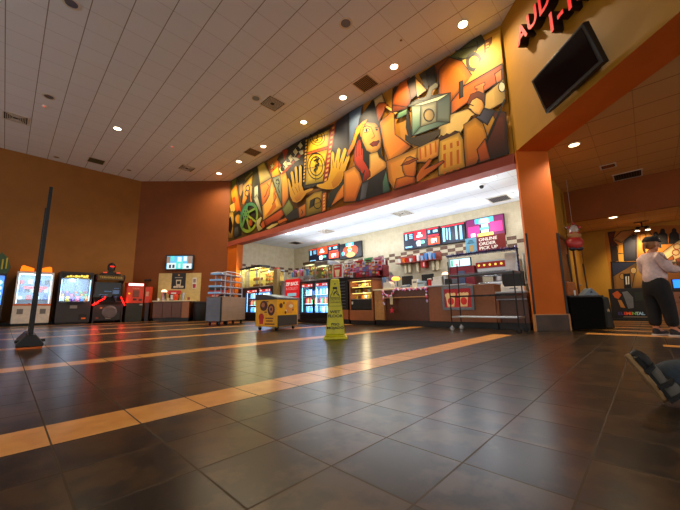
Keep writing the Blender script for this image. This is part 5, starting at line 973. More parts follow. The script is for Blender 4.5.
vent(9.4,.30,ZR,'small brown vent in hall ceiling before the bulkhead',.3,'grille',BROWNP); vent(10.45,.0,ZR,'dark wide vent in hall ceiling against the bulkhead',.56,'grille',BLACKM)
for x,y,w in((.29,7.75,'at the top left of the lobby ceiling'),(4.56,4.08,'nearest to the painted woman in the mural'),(4.54,7.72,'beside the square air diffuser'),(.25,11.91,'beside the smoke detector')):
    t=thing('ceiling_speaker','round grey ceiling speaker in lobby ceiling '+w,'speaker',(x,y,HC),0,'lobby ceiling speakers')
    b=MB(TRIM); b.lathe([(.15,-.001),(.15,-.012),(.11,-.014),(.11,-.001)],20); b.build('rim',t)
    b=MB(GREYM); b.lathe([(.108,-.002),(.108,-.010),(.001,-.016)],20); b.build('grille',t)
for x,y,w in((.21,12.6,'left of the lit lobby downlight'),(3.83,12.5,'right of the lit lobby downlight')):
    t=thing('smoke_detector','small white smoke detector with red light in lobby ceiling '+w,'detector',(x,y,HC),0,'lobby smoke detectors')
    b=MB(WHITE); b.lathe([(.07,0),(.07,-.03),(.05,-.05),(.001,-.055)],16); b.build('housing',t)
    b=MB(em('red indicator',(255,40,20),3)); b.ball((-.02,-.05,-.045),.014,8,6); b.build('indicator',t)
t=thing('security_camera','small dark dome camera in concession ceiling near the pillar','camera',(8.2,2.75,ZK))
b=MB(WHITE); b.lathe([(.08,0),(.08,-.03),(.06,-.04),(.001,-.04)],16); b.build('mount',t); b=MB(BLACK); b.ball((0,0,-.06),.055,12,8); b.build('dome',t)

# lettering and screen on the letter wall
A=thing('auditorium_sign','big red raised letters reading AUDITORIUMS 1-12 high on the ochre wall','sign',(W0.x,W0.y,0),math.radians(-135))
REDL=mat('red letter acrylic',(44,1,3),.6,0,.05,spec=.15,emit=.9,ecol=(255,0,14))
lettering('AUDITORIUMS',.47,REDL,A,(.77,-.088,5.60),depth=.085,align='LEFT',name='letter_row',spacing=1.12,offset=.014,sx=.9)
lettering('1-12',.48,REDL,A,(1.55,-.088,5.08),depth=.085,align='LEFT',name='letter_row',spacing=1.1,offset=.014,sx=.9)
RETURN=mat('dark letter return',(34,10,8),.5)
for o in A.children:
    o.data.materials.append(RETURN)
    for p in o.data.polygons:
        if p.normal.z<.7: p.material_index=1
T=thing('television','black wall television tilted down above the hall opening, switched off','television',(*aw(1.78,-.15),4.08),math.radians(-135))
def tilt(o): o.rotation_euler=(.30,0,0); return o
tilt(bx('housing',T,BLACK,-.59,.59,-.06,.04,-.33,.33,bevel=.012))
s_=MB(DARKGLASS); s_.box(-.54,.54,-.066,-.059,-.27,.29); tilt(s_.build('screen',T))
br=MB(BLACKM); br.box(-.15,.15,.04,.147,-.1,.1); br.build('wall_bracket',T)
for y,w in((.004,'left'),(.655,'right')):
    q=aw(.0645,y); g=thing('corner_guard','thin black corner guard up the %s edge of the orange pillar'%w,'corner guard',(q[0],q[1],.319),math.radians(-135),'pillar corner guards')
    b=MB(BLACK); b.box(.0,.009,-.012,.030,0,1.58) if w=='left' else b.box(.0,.009,-.03,.014,0,1.58); b.build('strip',g,bevel=.002)
# ------------------------------------------------------------------ game machines by the left wall
LEDB=em('cold cabinet light',(150,200,255),5); LEDW=em('white cabinet light',(225,240,255),3); WINGO=em('orange lit acrylic',(255,120,10),1.3)
CABW=mat('white cabinet laminate',(214,202,190),.4); GREYD=mat('dark grey cabinet',(46,42,44),.4)
PINKL=mat('pale interior panel',(190,214,235),.5,emit=.12,ecol=(150,200,250))  # back panel glows faintly, cabinet light put into its material
def toy_box(x,y,z,w,h,d,m,label,group,rz=0):
    b=MB(m); b.box(-w/2,w/2,-d/2,d/2,0,h); o=b.build('prize_box',None,(x,y,z),rz,bevel=.004); return tag(o,label,'box',group)
# white prize machine
t=thing('prize_machine','white prize vending machine with lit glass front and glowing orange wings on top','arcade machine',(.2,16.22,0))
b=MB(CABW); b.box(0,1.0,0,.85,.08,.72); b.build('lower_cabinet',t,bevel=.015)
b=MB(CABW); b.box(0,.04,0,.85,.78,1.95); b.box(.96,1.0,0,.85,.78,1.95); b.box(.04,.96,0,.85,1.88,1.95); b.box(0,1,.80,.85,.72,1.95); b.build('upper_cabinet',t,bevel=.008)
bx('orange_trim',t,ORANGE,-.005,1.005,-.012,.86,.72,.78)
bx('foot_plinth',t,BLACK,.04,.96,.05,.8,0,.08)
bx('back_panel',t,PINKL,.04,.96,.78,.80,.78,1.88,bevel=0)
for z in(.92,1.2,1.5): bx('shelf',t,GLASS,.05,.95,.12,.78,z,z+.015,bevel=0)
for x in(.06,.92): bx('light_tube',t,LEDW,x,x+.02,.06,.09,.80,1.86,bevel=0)
bx('light_tube',t,LEDW,.08,.92,.1,.16,1.84,1.87,bevel=0)
bx('front_glass',t,GLASS,.05,.95,.015,.022,.80,1.87,bevel=0)
bx('claw_bar',t,RED,.2,.86,.1,.16,1.32,1.42)
for x in(.12,.72): bx('coin_door',t,mat('grey coin door',(120,112,108),.4,.4),x,x+.16,-.012,.0,.42,.60)
part('button',t,RED,lambda q:q.lathe([(.03,0),(.03,.02),(.001,.03)],10,None,(.42,.06,.78)))
for s in(-1,1):
    w=MB(WINGO); w.prism([(.5+s*.07,1.98),(.5+s*.07,2.10),(.5+s*.36,2.20),(.5+s*.42,2.16),(.5+s*.44,1.98)],'y',.25,.33); w.build('light_wing',t,bevel=.02)
bx('topper_base',t,ORANGE,.1,.9,.22,.36,1.95,1.985)
light('AREA','lamp',(.5,-.02,1.4),P_GAME,(.55,.75,1),(.8,.9),(PI/2,0,0),parent=t)
k=0
for zi,(z,n) in enumerate(((.935,4),(1.215,5),(1.515,4))):
    for i in range(n):
        c=[('white',WHITE),('blue',mat('blue card',(40,90,190),.5)),('red',RED),('black',BLACK),('silver',STEEL)][(i*2+zi)%5]
        toy_box(.2+.15+i*(.7/(n-1)),16.22+.45,z,.13,.14+.04*((i+zi)%2),.16,c[1],'%s prize box on the %s shelf of the white prize machine, %s from left'%(c[0],('bottom','middle','top')[zi],ORD[i]),'prize boxes in the white machine')
# black crane machine
t=thing('crane_machine','black crane claw machine full of plush toys under cold white light','arcade machine',(1.36,16.22,0))
b=MB(GREYD); b.box(0,1.05,0,.9,.06,.84); b.build('lower_cabinet',t,bevel=.012)
b=MB(GREYD); b.box(0,.06,0,.9,.84,2.03); b.box(.99,1.05,0,.9,.84,2.03); b.box(.06,.99,0,.9,1.94,2.03); b.box(.06,.99,.82,.9,.84,1.94); b.build('upper_cabinet',t,bevel=.01)
bx('foot_plinth',t,BLACK,.04,1.0,.05,.85,0,.06)
bx('header_panel',t,BLACK,.06,.99,.0,.03,1.76,1.94)
sc=MB(em('yellow header script',(255,220,90),1.2))
for i in range(8): sc.box(.2+i*.085,.27+i*.085,-.006,0,1.81+.012*(i%3),1.86+.02*(i%2)+.006*i)
sc.box(.14,.9,-.006,0,1.79,1.797); sc.build('header_script',t,bevel=.004)
bx('light_tube',t,LEDB,.1,.95,.2,.28,1.90,1.93,bevel=0); bx('light_tube',t,LEDB,.075,.095,.05,.08,.9,1.72,bevel=0); bx('light_tube',t,LEDB,.955,.975,.05,.08,.9,1.72,bevel=0)
bx('back_panel',t,mat('blue grey mirror panel',(120,140,170),.25,.3),.06,.99,.80,.82,.84,1.94,bevel=0)
bx('front_glass',t,GLASS,.06,.99,.012,.02,.86,1.76,bevel=0)
cl=MB(STEEL); cl.box(.08,.97,.40,.43,1.80,1.83); cl.tube([(.6,.42,1.8),(.6,.42,1.55)],.012); cl.ball((.6,.42,1.53),.045,10,6); cl.build('claw_gantry',t)
for a in range(3):
    f=MB(STEEL); u=a*2*PI/3; f.tube([(.6,.42,1.52),(.6+.09*math.cos(u),.42+.09*math.sin(u),1.45),(.6+.05*math.cos(u),.42+.05*math.sin(u),1.36)],.008,6); f.build('claw_finger',t)
bx('coin_door',t,mat('steel coin door',(150,146,140),.4,.5),.40,.62,-.014,0,.60,.72); bx('control_shelf',t,BLACK,.25,.8,-.10,0,.80,.85)
part('joystick',t,RED,lambda q:(q.tube([(.42,-.05,.85),(.42,-.05,.93)],.01,6),q.ball((.42,-.05,.94),.022,8,6)))
bx('prize_flap',t,BLACK,.70,.95,-.012,0,.16,.38); bx('warning_plate',t,ORANGE,.78,.92,-.016,-.012,.18,.24)
light('AREA','lamp',(.52,-.02,1.35),P_GAME*.8,(.6,.78,1),(.8,.8),(PI/2,0,0),parent=t)
light('POINT','lamp',(.52,.4,1.82),P_GAME*1.2,(.75,.88,1),.1,parent=t)
for r_ in(1,2): bx('toy_step',t,mat('blue grey step',(120,150,190),.5),.07,.98,.03+r_*.22,.785,.841+(r_-1)*.11,.841+r_*.11,bevel=0)
PL=[('white',(226,226,226)),('pink',(230,120,160)),('green',(120,190,80)),('yellow',(236,206,70)),('blue',(80,140,220)),('red',(206,50,40)),('purple',(130,80,180)),('orange',(236,140,50))]
k=0
for r in range(3):
    for i in range(6):
        c=PL[(k*3+r)%8]; k+=1
        q=MB(mat(c[0]+' plush',c[1],.95)); q.ball((0,0,.07),(.066,.066,.075),10,8); q.ball((0,-.02,.17),.055,10,8); q.ball((-.042,-.02,.215),.020,8,6); q.ball((.042,-.02,.215),.020,8,6); q.ball((-.03,-.075,.05),.03,8,6); q.ball((.03,-.075,.05),.03,8,6)
        o=q.build('plush_toy',None,(1.36+.15+i*.152,16.22+.14+r*.22,.842+r*.11),.4*((k%3)-1))
        tag(o,'%s plush toy in %s row of the crane machine, %s from left'%(c[0],('front','middle','back')[r],ORD[i]),'plush toy','plush toys in the crane machine')
# blue machine cut by the picture edge
t=thing('arcade_machine','blue lit arcade machine cut off by the left picture edge','arcade machine',(-1.05,16.22,0))
bx('lower_cabinet',t,GREYD,0,1.0,0,.85,.05,.75,bevel=.012); bx('foot_plinth',t,BLACK,.05,.95,.05,.8,0,.05)
b=MB(GREYD); b.box(0,.05,0,.85,.75,1.85); b.box(.95,1.0,0,.85,.75,1.85); b.box(.05,.95,0,.85,1.78,1.85); b.build('upper_cabinet',t,bevel=.01)
bx('back_panel',t,em('blue playfield glow',(60,130,240),1.6),.05,.95,.5,.52,.75,1.78,bevel=0)
for i in range(4):
    r_=MB(em('light blue ring',(170,215,255),2.0)); r_.T=Matrix.Translation((.84,.42,.95+i*.2))@Matrix.Rotation(PI/2,4,'X'); r_.lathe([(.08,0),(.08,.02),(.05,.02),(.05,0)],16); r_.build('ring_target',t)
bx('front_glass',t,GLASS,.05,.95,.012,.02,.76,1.78,bevel=0)
tp=MB(mat('green topper card',(60,90,60),.5)); tp.prism([(.35,1.85),(1.0,1.85),(1.06,2.1),(.95,2.45),(.78,2.62),(.6,2.3)],'y',.3,.36); tp.build('topper',t,bevel=.01)
for i in range(4): bx('topper_spike',t,mat('yellow topper card',(200,180,60),.5),.62+i*.1,.66+i*.1,.28,.30,1.95+i*.03,2.25+i*.06)
# black shooting machine
t=thing('shooting_machine','big black shooting arcade machine with red lightning strips and dark dome on top','arcade machine',(2.48,16.15,0))
side=[(0,0),(.95,0),(.95,2.0),(.12,2.0),(.0,1.9),(.12,1.74),(.30,1.66),(.34,1.05),(.0,.86),(-.02,.3)]
for x,s in((0,'left'),(.96,'right')):
    b=MB(GREYD); b.prism([(p[0],p[1]) for p in side],'x',x,x+.05); b.build('side_panel',t,bevel=.006)
bx('marquee',t,mat('dark gold marquee',(60,44,20),.4,emit=.12,ecol=(120,90,30)),.05,.96,.03,.12,1.76,1.96)
lettering('TERMINATOR',.115,mat('gold marquee letter',(190,150,70),.4,emit=.35,ecol=(190,150,70)),t,(.505,.022,1.86),spacing=1.15,name='marquee_lettering')
sc=MB(DARKGLASS); sc.box(.05,.96,.34,.38,1.06,1.68); so=sc.build('screen',t)
for a in((.36,.62,1.28,1.32),(.66,.9,1.20,1.36),(.7,.88,1.42,1.45),(.2,.5,1.14,1.17)): bx('screen_image',so,em('dim blue screen glow',(70,95,130),.5),a[0],a[1],.333,.339,a[2],a[3],bevel=0)
b=MB(BLACK); b.prism([(.0,.86),(.34,1.05),(.34,.9),(.05,.72)],'x',.05,.96); b.build('control_panel',t,bevel=.006)
for x,s in((.28,-1),(.72,1)):
    g=MB(mat('gun body',(60,60,70),.35,.5)); g.tube([(x,.02,1.02),(x+s*-.03,.26,1.12)],.028,8); g.box(x-.035,x+.035,-.05,.04,.96,1.05); g.tube([(x,-.03,.97),(x,-.06,.86)],.022,8); go=g.build('gun',t)
    part('gun_strap',go,mat('blue gun trim',(80,100,190),.4),lambda q,x=x:q.box(x-.04,x+.04,.05,.10,1.02,1.08))
REDN=em('red neon strip',(255,20,16),4)
for pts in(((-.06,-.05,.72),(.10,-.06,.80),(.14,-.05,.86),(.32,-.06,.98),(.36,-.05,1.06)),((.90,-.05,1.06),(.96,-.06,.9),(1.0,-.05,.85),(1.06,-.06,.70))):
    b=MB(REDN); b.tube(pts,.022,8); b.build('neon_strip',t)
bx('front_panel',t,mat('dark printed panel',(40,34,34),.4),.05,.96,.02,.06,.1,.74)
em_=MB(mat('grey metal emblem',(110,100,100),.35,.6)); em_.T=Matrix.Translation((.56,.02,.44))@Matrix.Rotation(PI/2,4,'X'); em_.lathe([(.26,0),(.26,.02),(.19,.03),(.19,.01),(.001,.01)],20); em_.build('round_emblem',t)
for i in range(6): bx('printed_flash',t,mat('printed flash %d'%(i%3),((150,60,40),(120,130,150),(170,140,90))[i%3],.5),.12+.1*((i*3)%7),.20+.1*((i*3)%7),.014,.019,.18+.08*i,.23+.08*i)
bx('coin_door',t,mat('steel coin door',(150,146,140),.4,.5),.44,.62,.005,.019,.16,.26)
tp=MB(BLACK); tp.box(.18,.9,.3,.6,2.0,2.06); tp.prism([(.24,2.06),(.86,2.06),(.78,2.15),(.64,2.12),(.62,2.25),(.48,2.25),(.46,2.12),(.3,2.17)],'y',.36,.48); tp.lathe([(.13,2.2),(.15,2.35),(.12,2.47),(.05,2.53),(.001,2.54)],14,None,(.55,.42,0)); tpo=tp.build('topper',t,bevel=.008)
bx('topper_lamp',tpo,em('red topper lamp',(255,30,20),2.5),.48,.62,.27,.30,2.34,2.38)
for x in(.25,.72): bx('topper_lamp',tpo,em('dim orange lamp',(200,70,40),.8),x,x+.14,.27,.30,2.07,2.12)
light('POINT','lamp',(.1,-.15,.85),P_NEON,(1,.08,.05),.05,parent=t); light('POINT','lamp',(1.0,-.15,.85),P_NEON*.6,(1,.08,.05),.05,parent=t)
# red kiosk
t=thing('ticket_kiosk','red ticket kiosk with a white glowing top beside the black shooting machine','kiosk',(3.60,16.1,0))
KR=mat('kiosk red orange',(206,58,26),.4)
bx('pedestal',t,mat('dark green grey pedestal',(34,36,30),.5),0,.62,.02,.46,.0,.80,bevel=.008); bx('upper_box',t,KR,-.02,.62,.0,.44,.80,1.52,bevel=.012)
b=MB(RED); b.box(-.02,.62,-.01,.44,1.52,1.68); lo=b.build('light_box',t,bevel=.01); bx('lit_panel',lo,em('white lit panel',(255,210,205),3.0),.02,.58,-.018,-.009,1.55,1.645)
bx('screen',t,mat('brown kiosk screen',(120,60,40),.25),.20,.44,-.012,0,1.06,1.36)
bx('bill_slot',t,em('yellow slot light',(240,190,40),.8),.03,.10,-.012,0,1.18,1.24); bx('dark_slot',t,BLACK,.22,.36,-.012,0,.92,1.0); bx('dark_slot',t,BLACK,.44,.56,-.012,0,.90,.98)
lettering('TICKETS',.07,mat('kiosk white print',(226,200,180),.5),t,(.3,-.004,1.43),name='lettering')
bx('coin_tray',t,STEEL,.48,.6,-.03,.02,.70,.76)
C0=Vector((3.96,17.18,0))
def dg(s,d): return (C0.x+s/S2-d/S2, C0.y-s/S2-d/S2)
t=thing('pamphlet_box','small orange red pamphlet box on black stand beside the red kiosk','box',(*dg(.98,.55),0),math.radians(-45))
bx('holder',t,KR,0,.22,0,.2,.82,1.52,bevel=.008); bx('front_slot',t,mat('pale leaflet',(214,170,140),.6),.05,.17,-.008,0,1.1,1.3); bx('stand',t,BLACK,.03,.2,.03,.17,0,.82)
b=MB(BLACK); b.box(0,.28,0,.08,0,.06); 
for x in(.06,.22): b.ball((x,-.01,.03),.05,10,6)
o=b.build('wall_switch',None,(*dg(.62,.082),1.83),math.radians(-45)); tag(o,'pair of small black round knobs on the rust wall above the pamphlet box','switch')

# ------------------------------------------------------------------ condiment table, posters and screen on the rust wall
t=thing('condiment_counter','brown condiment counter against the rust wall under the small screen','counter',(*dg(1.42,.66),0),math.radians(-45))
bx('cabinet',t,WOODD,0,1.58,.03,.59,.14,.85,bevel=.006); bx('countertop',t,CREAM,-.03,1.64,-.02,.61,.85,.90,bevel=.01); bx('toe_kick',t,BLACK,.03,1.55,.08,.6,0,.14)
for x in(.04,.44,.84): bx('door',t,WOODD,x,x+.38,.012,.03,.18,.80)
bx('end_panel',t,WOOD,1.28,1.58,.006,.03,.14,.85)
t=thing('backboard','cream board behind the condiment counter','board',(*dg(1.25,.003),0),math.radians(-45))
bx('panel',t,mat('cream board',(206,180,118),.6),0,1.95,-.03,0,.86,2.17)
t=thing('poster','black poster with a pale popcorn tub on the cream board','poster',(*dg(1.86,.036),0),math.radians(-45))
bx('sheet',t,mat('black poster paper',(20,18,18),.5),0,.64,-.006,0,1.44,2.17,bevel=0)
def pk(b,pts,z): b.prism(pts,'y',-.008,-.0065)
part('printed_tub',t,mat('poster cream print',(200,190,170),.6),lambda b:pk(b,[(.2,1.86),(.44,1.86),(.42,1.56),(.22,1.56)],0),0)
part('printed_label',t,BLACK,lambda b:b.prism([(.24,1.80),(.40,1.80),(.39,1.66),(.25,1.66)],'y',-.0095,-.0085),0)
part('printed_popcorn',t,mat('poster cream print',(200,190,170),.6),lambda b:[b.prism([(x+.07*math.cos(a*PI/4),1.53+.05*math.sin(a*PI/4)) for a in range(8)],'y',-.0105,-.0095) for x in(.16,.27,.4,.5)],0)
part('printed_heading',t,mat('poster grey print',(150,140,130),.6),lambda b:b.box(.14,.5,-.008,-.0065,1.94,1.98),0); part('printed_crest',t,mat('poster gold print',(190,140,80),.6),lambda b:b.box(.28,.36,-.008,-.0065,2.04,2.12),0)
t=thing('notice','small red and white notice on the right of the cream board','notice',(*dg(2.82,.036),0),math.radians(-45))
bx('sheet',t,WHITE,0,.18,-.004,0,1.45,1.95,bevel=0); bx('red_block',t,mat('crimson print',(170,30,60),.5),.02,.16,-.006,-.0042,1.47,1.66,bevel=0); bx('grey_block',t,mat('grey print',(150,130,130),.5),.03,.15,-.006,-.0042,1.72,1.90,bevel=0)
t=thing('television','small lit wall screen showing a pale building above the condiment counter','television',(*dg(1.55,.10),0),math.radians(-45))
bx('housing',t,BLACK,0,1.30,-.02,.06,2.30,3.02,bevel=.012)
so=bx('screen',t,em('screen sky blue',(90,170,215),1.0),.06,1.24,-.026,-.019,2.36,2.96,bevel=0)
DB=em('screen dark blue',(40,60,80),.7); PB=em('screen pale',(200,220,225),1.0); BR=em('screen grey brown',(140,120,110),.7); TQ=em('screen turquoise',(80,200,200),1.0)
for i,(a,mm) in enumerate([((.06,.22,2.62,2.94),BR),((1.02,1.24,2.60,2.96),BR),((.10,.5,2.36,2.64),PB),((.5,.82,2.36,2.74),TQ),((.82,1.2,2.36,2.6),PB),((.56,.74,2.7,2.92),PB),((.18,.28,2.4,2.56),DB),((.34,.44,2.4,2.56),DB),((.98,1.1,2.4,2.5),DB),((.62,.70,2.40,2.6),PB),((.24,.4,2.74,2.96),TQ),((.84,.98,2.72,2.94),PB)]):
    bx('screen_image',so,mm,a[0],a[1],-.0285-.0006*i,-.0262-.0006*i,a[2],a[3],bevel=0)
bx('wall_bracket',t,BLACKM,.45,.85,.06,.099,2.5,2.8)
# things on the condiment counter
t=thing('drink_dispenser','silver dispenser with a lit top on the left of the condiment counter','dispenser',(*dg(1.72,.36),.90),math.radians(-45))
b=MB(STEEL); b.lathe([(.11,0),(.11,.04),(.09,.06),(.09,.36),(.10,.38),(.001,.38)],16); b.build('body',t); b=MB(em('warm lamp cap',(255,200,150),3)); b.lathe([(.10,.381),(.12,.42),(.07,.48),(.001,.5)],16); b.build('lamp_cap',t)
t=thing('napkin_box','red napkin dispenser in front of the black poster','dispenser',(*dg(2.1,.28),.90),math.radians(-45)); bx('body',t,RED,-.26,.28,0,.12,.28,.46,bevel=.01); bx('base',t,BLACK,-.2,.22,.01,.11,0,.28); bx('napkin',t,WHITE,-.1,.12,-.005,0,.3,.36,bevel=0)
t=thing('pail','orange and white pail on condiment counter below the poster','pail',(*dg(2.3,.48),.90),math.radians(-45)); b=MB(mat('red orange pail',(226,70,30),.4)); b.lathe([(.08,0),(.12,.1),(.12,.2),(.10,.27),(.001,.27)],14); b.build('body',t); bx('paper_wrap',t,WHITE,-.17,-.06,-.1,-.05,.04,.24)
for i,(s,h,m,w) in enumerate(((1.52,.10,WHITE,'white'),(1.95,.12,CREAM,'cream'),(2.62,.34,STEEL,'silver'),(2.86,.14,mat('brown caddy',(140,70,50),.5),'brown'))):
    b=MB(m); b.lathe([(.05,0),(.06,h*.8),(.045,h),(.001,h)],12); o=b.build('condiment_jar',None,(*dg(s,.42),.90)); tag(o,'%s condiment jar on the counter below the small screen'%w,'jar','condiment jars')
t=thing('trash_bin','tall black round trash bin right of the condiment counter','trash bin',(*dg(3.42,.42),0)); b=MB(mat('black bin plastic',(28,26,26),.5)); b.lathe([(.27,0),(.30,.06),(.33,.72),(.33,.76),(.001,.76)],20); b.build('barrel',t); b=MB(BLACK); b.lathe([(.34,.74),(.35,.80),(.30,.83),(.24,.80),(.001,.79)],20); b.build('rim',t)
# ------------------------------------------------------------------ concession stand (local x runs to the viewer's right, y into the stand)
CR_=math.radians(-90)
def cs(x,y,z=0): return (x,y,z)
COLD=em('cold shelf light',(120,195,255),3.2); REDS=em('red header light',(230,30,24),1.0); WHS=em('white header light',(240,240,240),1.1)
BLUEI=mat('pale blue cooler liner',(150,200,235),.4)
def cooler(name,label,y,w,x,h=1.40,doors=2,group=None,bottles=True,tag_='',zb=.27):
    t=thing(name,label,'cooler',(x,y,0),CR_,group); D=.72
    b=MB(BLACK); b.box(0,.05,0,D,zb,h); b.box(w-.05,w,0,D,zb,h); b.box(.05,w-.05,0,D,h-.10,h); b.box(.05,w-.05,0,D,zb,zb+.06); b.build('cabinet',t,bevel=.008)
    bx('liner',t,BLUEI,.05,w-.05,D-.03,D,zb+.06,h-.1,bevel=0)
    g=MB(BLACKM)
    for i in range(5): g.box(0,w,-.02,.02,.04+i*.046,.066+i*.046)
    g.box(0,w,.02,D,.0,zb); g.build('grille_base',t,bevel=.003)
    dw=(w-.06)/doors
    for z in(.62,.92):
        bx('shelf',t,STEEL,.05,w-.05,.1,D-.04,z,z+.012,bevel=0)
    for d in range(doors):
        x0=.03+d*dw; x1=x0+dw-.01
        f=MB(BLACK); f.box(x0,x0+.045,-.035,-.003,zb+.03,h-.02); f.box(x1-.045,x1,-.035,-.003,zb+.03,h-.02); f.box(x0+.045,x1-.045,-.035,-.003,h-.06,h-.02); f.box(x0+.045,x1-.045,-.035,-.003,zb+.03,zb+.07); fo=f.build('door',t,bevel=.004)
        bx('pane',fo,GLASS,x0+.045,x1-.045,-.02,-.015,zb+.07,h-.06,bevel=0)
        bx('door_handle',fo,STEEL,(x1-.035 if d==0 else x0+.01),(x1-.01 if d==0 else x0+.035),-.065,-.036,.75,1.05)
        hd=bx('header_strip',t,REDS,x0+.05,x1-.05,.02,.05,h-.20,h-.105,bevel=0)
        hw=MB(WHS)
        for k_,(a,c) in enumerate(((.06,.16),(.18,.22),(.55,.62),(.66,.70),(.80,.9))): hw.box(x0+.05+(dw-.12)*a,x0+.05+(dw-.12)*c,.014,.0195,h-.18,h-.125)
        hw.build('header_print',hd)
        for xx in(x0+.055,x1-.075): bx('light_tube',t,COLD,xx,xx+.02,.03,.05,zb+.09,h-.22,bevel=0)
    light('AREA','lamp',(w/2,.06,.80),P_COOL,(.5,.78,1),(w*.8,.8),(PI/2,0,0),parent=t)
    if bottles:
        cols=[('blue',(50,120,220)),('clear blue',(140,200,240)),('red',(200,30,30)),('orange',(236,120,30)),('dark brown',(50,26,18)),('white',(225,230,235)),('green',(60,150,70))]
        pick=((1,0,1,5,0,1,0,5),(2,3,4,2,6,4,3,2),(0,1,0,0,1,5,0,1))
        n=int(dw/.085)
        for r,z in enumerate((zb+.061,.633,.933)):
            for d in range(doors):
                for i in range(n):
                    c=cols[pick[(2-r)][(i+d*3)%8]]; bx0=.03+d*dw+.09+i*(dw-.19)/(n-1)
                    key='bottle '+c[0]+('%d'%r)
                    if key not in PROTO:
                        q=MB(mat(c[0]+' drink',c[1],.18,emit=.25,ecol=c[1])); hh=.21  # drinks glow slightly, standing in for the cooler light on them
                        q.lathe([(.030,0),(.033,.01),(.033,hh*.62),(.013,hh*.85),(.013,hh*.93),(.001,hh*.93)],10)
                        o=q.build('bottle',None); q=MB([WHITE,RED,BLACK][r]); q.lathe([(.016,hh*.93),(.016,hh),(.001,hh)],10); q.build('cap',o); PROTO[key]=o
                        o.location=(x+.22,y-bx0,z)
                    else: o=dup(PROTO[key],(x+.22,y-bx0,z),0)
                    tag(o,'%s bottle, %s shelf, %s door of %s, %s from left'%(c[0],('bottom','middle','top')[r],('left','right')[d],tag_,ORD[i]),'bottle','bottles in the drinks coolers')
    return t
PROTO={}
XF=7.12
cooler('drinks_cooler','black two door drinks cooler at the left, under the glass warmers',12.46,2.0,XF,1.36,2,None,True,'left drinks cooler')
cooler('drinks_cooler','black two door drinks cooler behind the yellow cone',8.78,1.52,XF,1.40,2,None,True,'right drinks cooler')
# glass warmers on the left cooler
YI=em('yellow warmer light',(255,220,110),2.6); YB=mat('yellow lit liner',(240,210,120),.5)
def warmer(label,y,w,z,h,x,d=.5,top=BLACK,th=.10,shelves=2,pw=1.0):
    t=thing('glass_warmer',label,'food warmer',(x,y,z),CR_,None)
    bx('base',t,STEEL,0,w,0,d,0,.05); bx('top_cover',t,top,-.01,w+.01,-.01,d+.01,h-th,h,bevel=.01)
    for a in(0,w-.025):
        for c in(0,d-.025): bx('post',t,STEEL,a,a+.025,c,c+.025,.05,h-th)
    bx('back_panel',t,YB if pw>.5 else mat('olive case back',(120,110,80),.5),.025,w-.025,d-.02,d-.012,.05,h-th,bevel=0)
    for k in range(shelves): bx('shelf',t,GLASS,.03,w-.03,.04,d-.03,.05+(h-th-.05)*(k+1)/(shelves+1),.062+(h-th-.05)*(k+1)/(shelves+1),bevel=0)
    bx('light_tube',t,YI if pw>.5 else em('soft case light',(240,240,190),1.2),.05,w-.05,.06,.10,h-th-.03,h-th-.002,bevel=0)
    bx('pane',t,GLASS,.025,w-.025,.004,.01,.05,h-th,bevel=0)
    light('POINT','lamp',(w/2,.05,h-th-.12),P_WARMER*pw,(1,.82,.4),.05,parent=t)
    return t
t=thing('side_cabinet','narrow black cabinet against the kitchen wall left of the left drinks cooler','cabinet',(XF+.04,13.16,0),CR_); bx('cabinet',t,BLACK,0,.66,0,.62,.08,1.36); bx('plinth',t,BLACK,.02,.64,.04,.6,0,.08)
warmer('dark topped glass food warmer farthest left, above the rolling cart',13.14,.56,1.361,.92,XF+.08)
warmer('tall lit glass food warmer with a black top, middle of the three on left cooler',12.44,.92,1.361,.94,XF+.08)
warmer('lit glass warmer with pretzels, nearest the tan column on left cooler',11.46,.98,1.361,.66,XF+.08,.5,STEEL,.06,2)
BROWN=mat('baked brown',(150,86,36),.7,0,.3,20)
def snack(loc,label,group,m,r=.07,kind=0):
    b=MB(m)
    if kind==0:
        pts=[(r*math.cos(a*PI/5),0,r+r*math.sin(a*PI/5)) for a in range(11)]; b.tube(pts,r*.3,6); b.tube([(-r*.6,0,r*.5),(r*.6,0,r*1.5)],r*.26,6)
    else:
        b.prism([(-r,0),(r,0),(r*.8,r*1.9),(r*.95,r*2.2),(-r*.95,r*2.2),(-r*.8,r*1.9)],'y',-r*.4,r*.4)
    o=b.build('soft_pretzel' if kind==0 else 'snack_bag',None,loc,CR_,bevel=0 if kind==0 else r*.2); return tag(o,label,'pretzel' if kind==0 else 'snack bag',group)
zz=1.361
for s,(y0,zs,n,w) in enumerate(((11.38,(.05,.24,.43),6,'warmer nearest the tan column'),(12.34,(.05,.32),6,'tall glass warmer'))):
    for r,z in enumerate(zs):
        for i in range(n):
            z2=zz+(.052 if r==0 else .064+(( .66-.06-.05)*r/3 if s==0 else (.94-.1-.05)*r/3)); snack((XF+.30,y0-.06-i*.12,z2),'brown pretzel on %s level of the %s, %s from left'%(('bottom','middle','top')[r],w,ORD[i]),'pretzels in the warmers',BROWN,.055)
